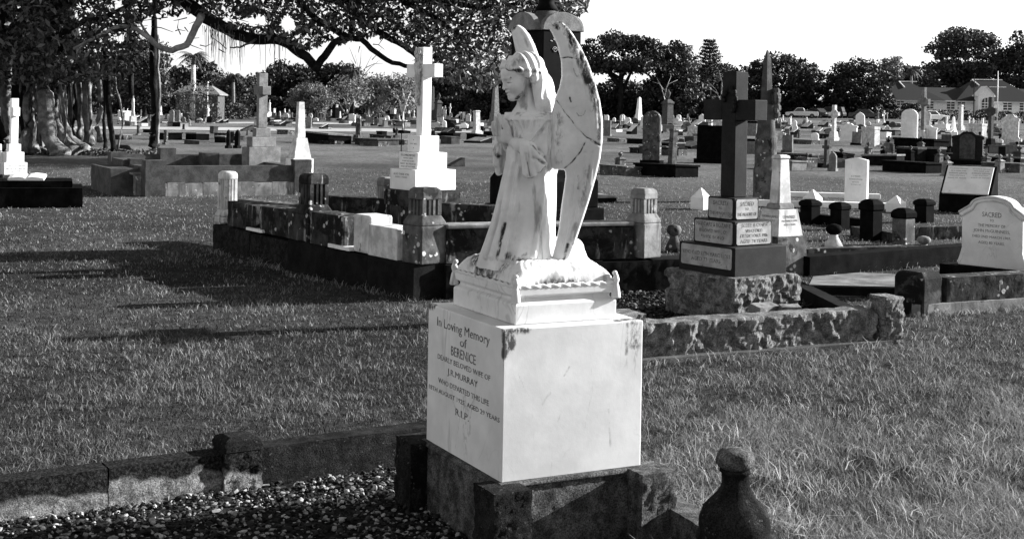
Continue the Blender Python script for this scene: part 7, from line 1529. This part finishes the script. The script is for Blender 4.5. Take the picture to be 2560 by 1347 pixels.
for pts, r0, r1, Y, mt in limbs_:
    m = MB(); fine = []; n0 = len(pts) - 1
    for i in range(n0):
        for t in (0, .34, .67): fine.append((pts[i][0] + (pts[i + 1][0] - pts[i][0]) * t, pts[i][1] + (pts[i + 1][1] - pts[i][1]) * t))
    fine.append(pts[-1]); n_ = len(fine)
    m.tube([FP(x + random.uniform(-1.6, 1.6), y + random.uniform(-1.6, 1.6), Y + .25 * math.sin(i * .7)) for i, (x, y) in enumerate(fine)], [(r0 + (r1 - r0) * i / (n_ - 1)) * kf for i in range(n_)], 9); m.build('limb', mt, fig, smooth=True)
# twigs
m = MB(); rt = random.Random(9)
for k in range(150):
    x, y = rt.uniform(60, 1300), rt.uniform(-20, 130); Y = rt.uniform(36.5, 43); a = rt.uniform(0, 6.28); L = rt.uniform(20, 70); dx, dy = math.cos(a) * L, math.sin(a) * L * .6
    m.tube([FP(x, y, Y), FP(x + dx * .5 + rt.uniform(-6, 6), y + dy * .5 + rt.uniform(-6, 6), Y), FP(x + dx, y + dy, Y)], [1.6 * kf, 1.2 * kf, .6 * kf], 5)
kind(m.build('twigs', 'bark', fig), 'stuff')
m = MB()
for k in range(110):
    c = rt.choice([(525, 60, 14), (545, 70, 16), (570, 80, 20), (600, 92, 14), (555, 75, 40), (700, 100, 30), (310, 60, 60), (240, 120, 60)]); x = c[0] + rt.gauss(0, c[2] * .6); y0_ = c[1] + rt.uniform(-20, 10); L = rt.uniform(20, 105); Y = rt.uniform(37.5, 40)
    m.tube([FP(x + rt.uniform(-2, 2), y0_ + L * t, Y) for t in (0, .3, .6, 1)], [.75 * kf, .6 * kf, .5 * kf, .3 * kf], 4)
kind(m.build('aerial_roots', 'bark', fig), 'stuff')
# leaves: lower edge of the canopy as the photograph shows it, spread over ten metres of depth
ex = np.array([-120, 0, 60, 130, 200, 260, 330, 350, 370, 410, 440, 500, 540, 570, 640, 700, 760, 790, 820, 850, 900, 960, 1000, 1040, 1060, 1090, 1150, 1200, 1240, 1270, 1300, 1340, 1400, 1440, 1465, 1478])
ey = np.array([210, 215, 205, 215, 205, 200, 185, 150, 70, 45, 40, 30, 45, 70, 85, 105, 125, 120, 100, 110, 95, 95, 108, 135, 175, 205, 215, 232, 215, 180, 110, 60, 50, 42, 30, -10])
r2 = np.random.default_rng(12); n_ = 70000; px = r2.uniform(-140, 1478, n_); yl = np.interp(px, ex, ey); py = yl - (yl + 330) * r2.random(n_) ** 1.25
Yd = 39.5 + r2.normal(0, 1.9, n_)
nz = np.array([mnoise.noise(Vector((x * .022, y * .030, d * .5))) + .6 * mnoise.noise(Vector((x * .06, y * .07, d))) for x, y, d in zip(px, py, Yd)])
dens = np.interp(px, [-140, 250, 330, 380, 500, 560, 700, 1000, 1100, 1250, 1480], [.30, .30, .2, -.08, .0, .02, .08, .10, .40, .40, .08])
keep = (nz < dens + .05) | (py < -40)
# sparse, clumpy lower fringe
fr_ = (yl - py) < 26; keep &= ~fr_ | (r2.random(n_) < .55)
# windows of sky in the left part
for cx_, cy_, rx_, ry_ in ((130, 60, 8, 22), (188, 80, 14, 12), (152, 120, 9, 12), (242, 165, 10, 22), (195, 125, 8, 12), (8, 40, 7, 40), (400, 80, 55, 42), (300, 100, 10, 10), (640, 55, 30, 12), (720, 60, 20, 20)):
    keep &= ((px - cx_) / rx_) ** 2 + ((py - cy_) / ry_) ** 2 > .9 + .5 * r2.random(n_)
px, py, Yd = px[keep], py[keep], Yd[keep]
a_ = (px - CX) * cR - (CY - py) * sR; b_ = (CY - py) * cR + (px - CX) * sR
P = np.stack([a_ / F * Yd, Yd, EYE + b_ / F * Yd], 1) - FO
tone = np.clip(r2.random(len(P)) ** 1.5, 0, 1)
foliage('leaves', P, .21, 'leaf', fig, 13, .55, .40, tone)
# upper crown above the picture, coarser
q = crown_points(-1.0, 1.0, 8.0, 15.5, 13.5, 8, 240, 60, np.random.default_rng(14), 1.3, 'dome', .2); foliage('crown', q[0], .5, 'leaf_dark', fig, 15, .2, .5, q[1])
# litter and low growth at the fig's foot
P = np.stack([r2.uniform(-2.0, 3.2, 900), r2.normal(0.2, .5, 900), np.abs(r2.normal(0, .09, 900))], 1) + FO * 0
o = foliage('leaf_litter', P + FO, .16, 'leaf_mid', None, 16, 0, .5); kind(o, 'stuff')
m = MB(); m.tube([tuple(G(292, 372) + Vector((0, 0, .08))), tuple(G(318, 376) + Vector((0, 0, .1))), tuple(G(330, 381) + Vector((0, 0, .06)))], [.06, .08, .04], 8); tag(m.build('fallen_branch', 'bark_dark'), 'short dark fallen branch on the grass between the fig and the hanging root', 'branch')
# old stump-like trunk with a few shoots left of the white ivy cross
stems('short thick pale trunk with upright shoots left of the white ivy cross', 1008, 322, 95, [[(1008, 326), (1008, 300), (1007, 275)], [(1007, 280), (1000, 255), (990, 235)], [(1008, 278), (1016, 252), (1026, 230)], [(1007, 276), (1008, 250), (1010, 225)]], [(990, 232), (1026, 228), (1010, 222), (1000, 240), (1020, 240)], 'leaf_pale', 'bark_pale', .25, 54, r0=4.5, per=40, rc=.7)
for a_, b_, d_, h_ in ((P2 + Vector((-.3, -.22, 0)), P3 + Vector((-.05, -.22, 0)), 120, .07), (P1 + Vector((-.2, -.16, 0)), P2 + Vector((-.2, -.2, 0)), 120, .08), (wa + Vector((0, -.09, 0)), wb + Vector((.2, -.06, 0)), 160, .08), (kp + Vector((0, -.06, 0)), kq + Vector((0, -.06, 0)), 160, .08),
                       (pk0 - dk * .5 + nk * .07, pk1 + nk * .07, 260, .06), (pk0 - nk * .07, pk0 + dk * 1.2 - nk * .07, 40, .05), (b0 + Vector((.07, .05, 0)), BO + Vector((.16, .05, 0)), 300, .08), (G(2010, 692), G(2420, 658), 60, .09), (G(372, 494), G(762, 488), 90, .09), (a_ if False else G(1560, 690), G(1660, 700), 150, .2), (J.c + Vector((-.4, -.75, 0)), J.c + Vector((.6, -.6, 0)), 40, .08)): TUFT_LINES.append((a_, b_, d_, h_))
make_grass(); make_tufts()
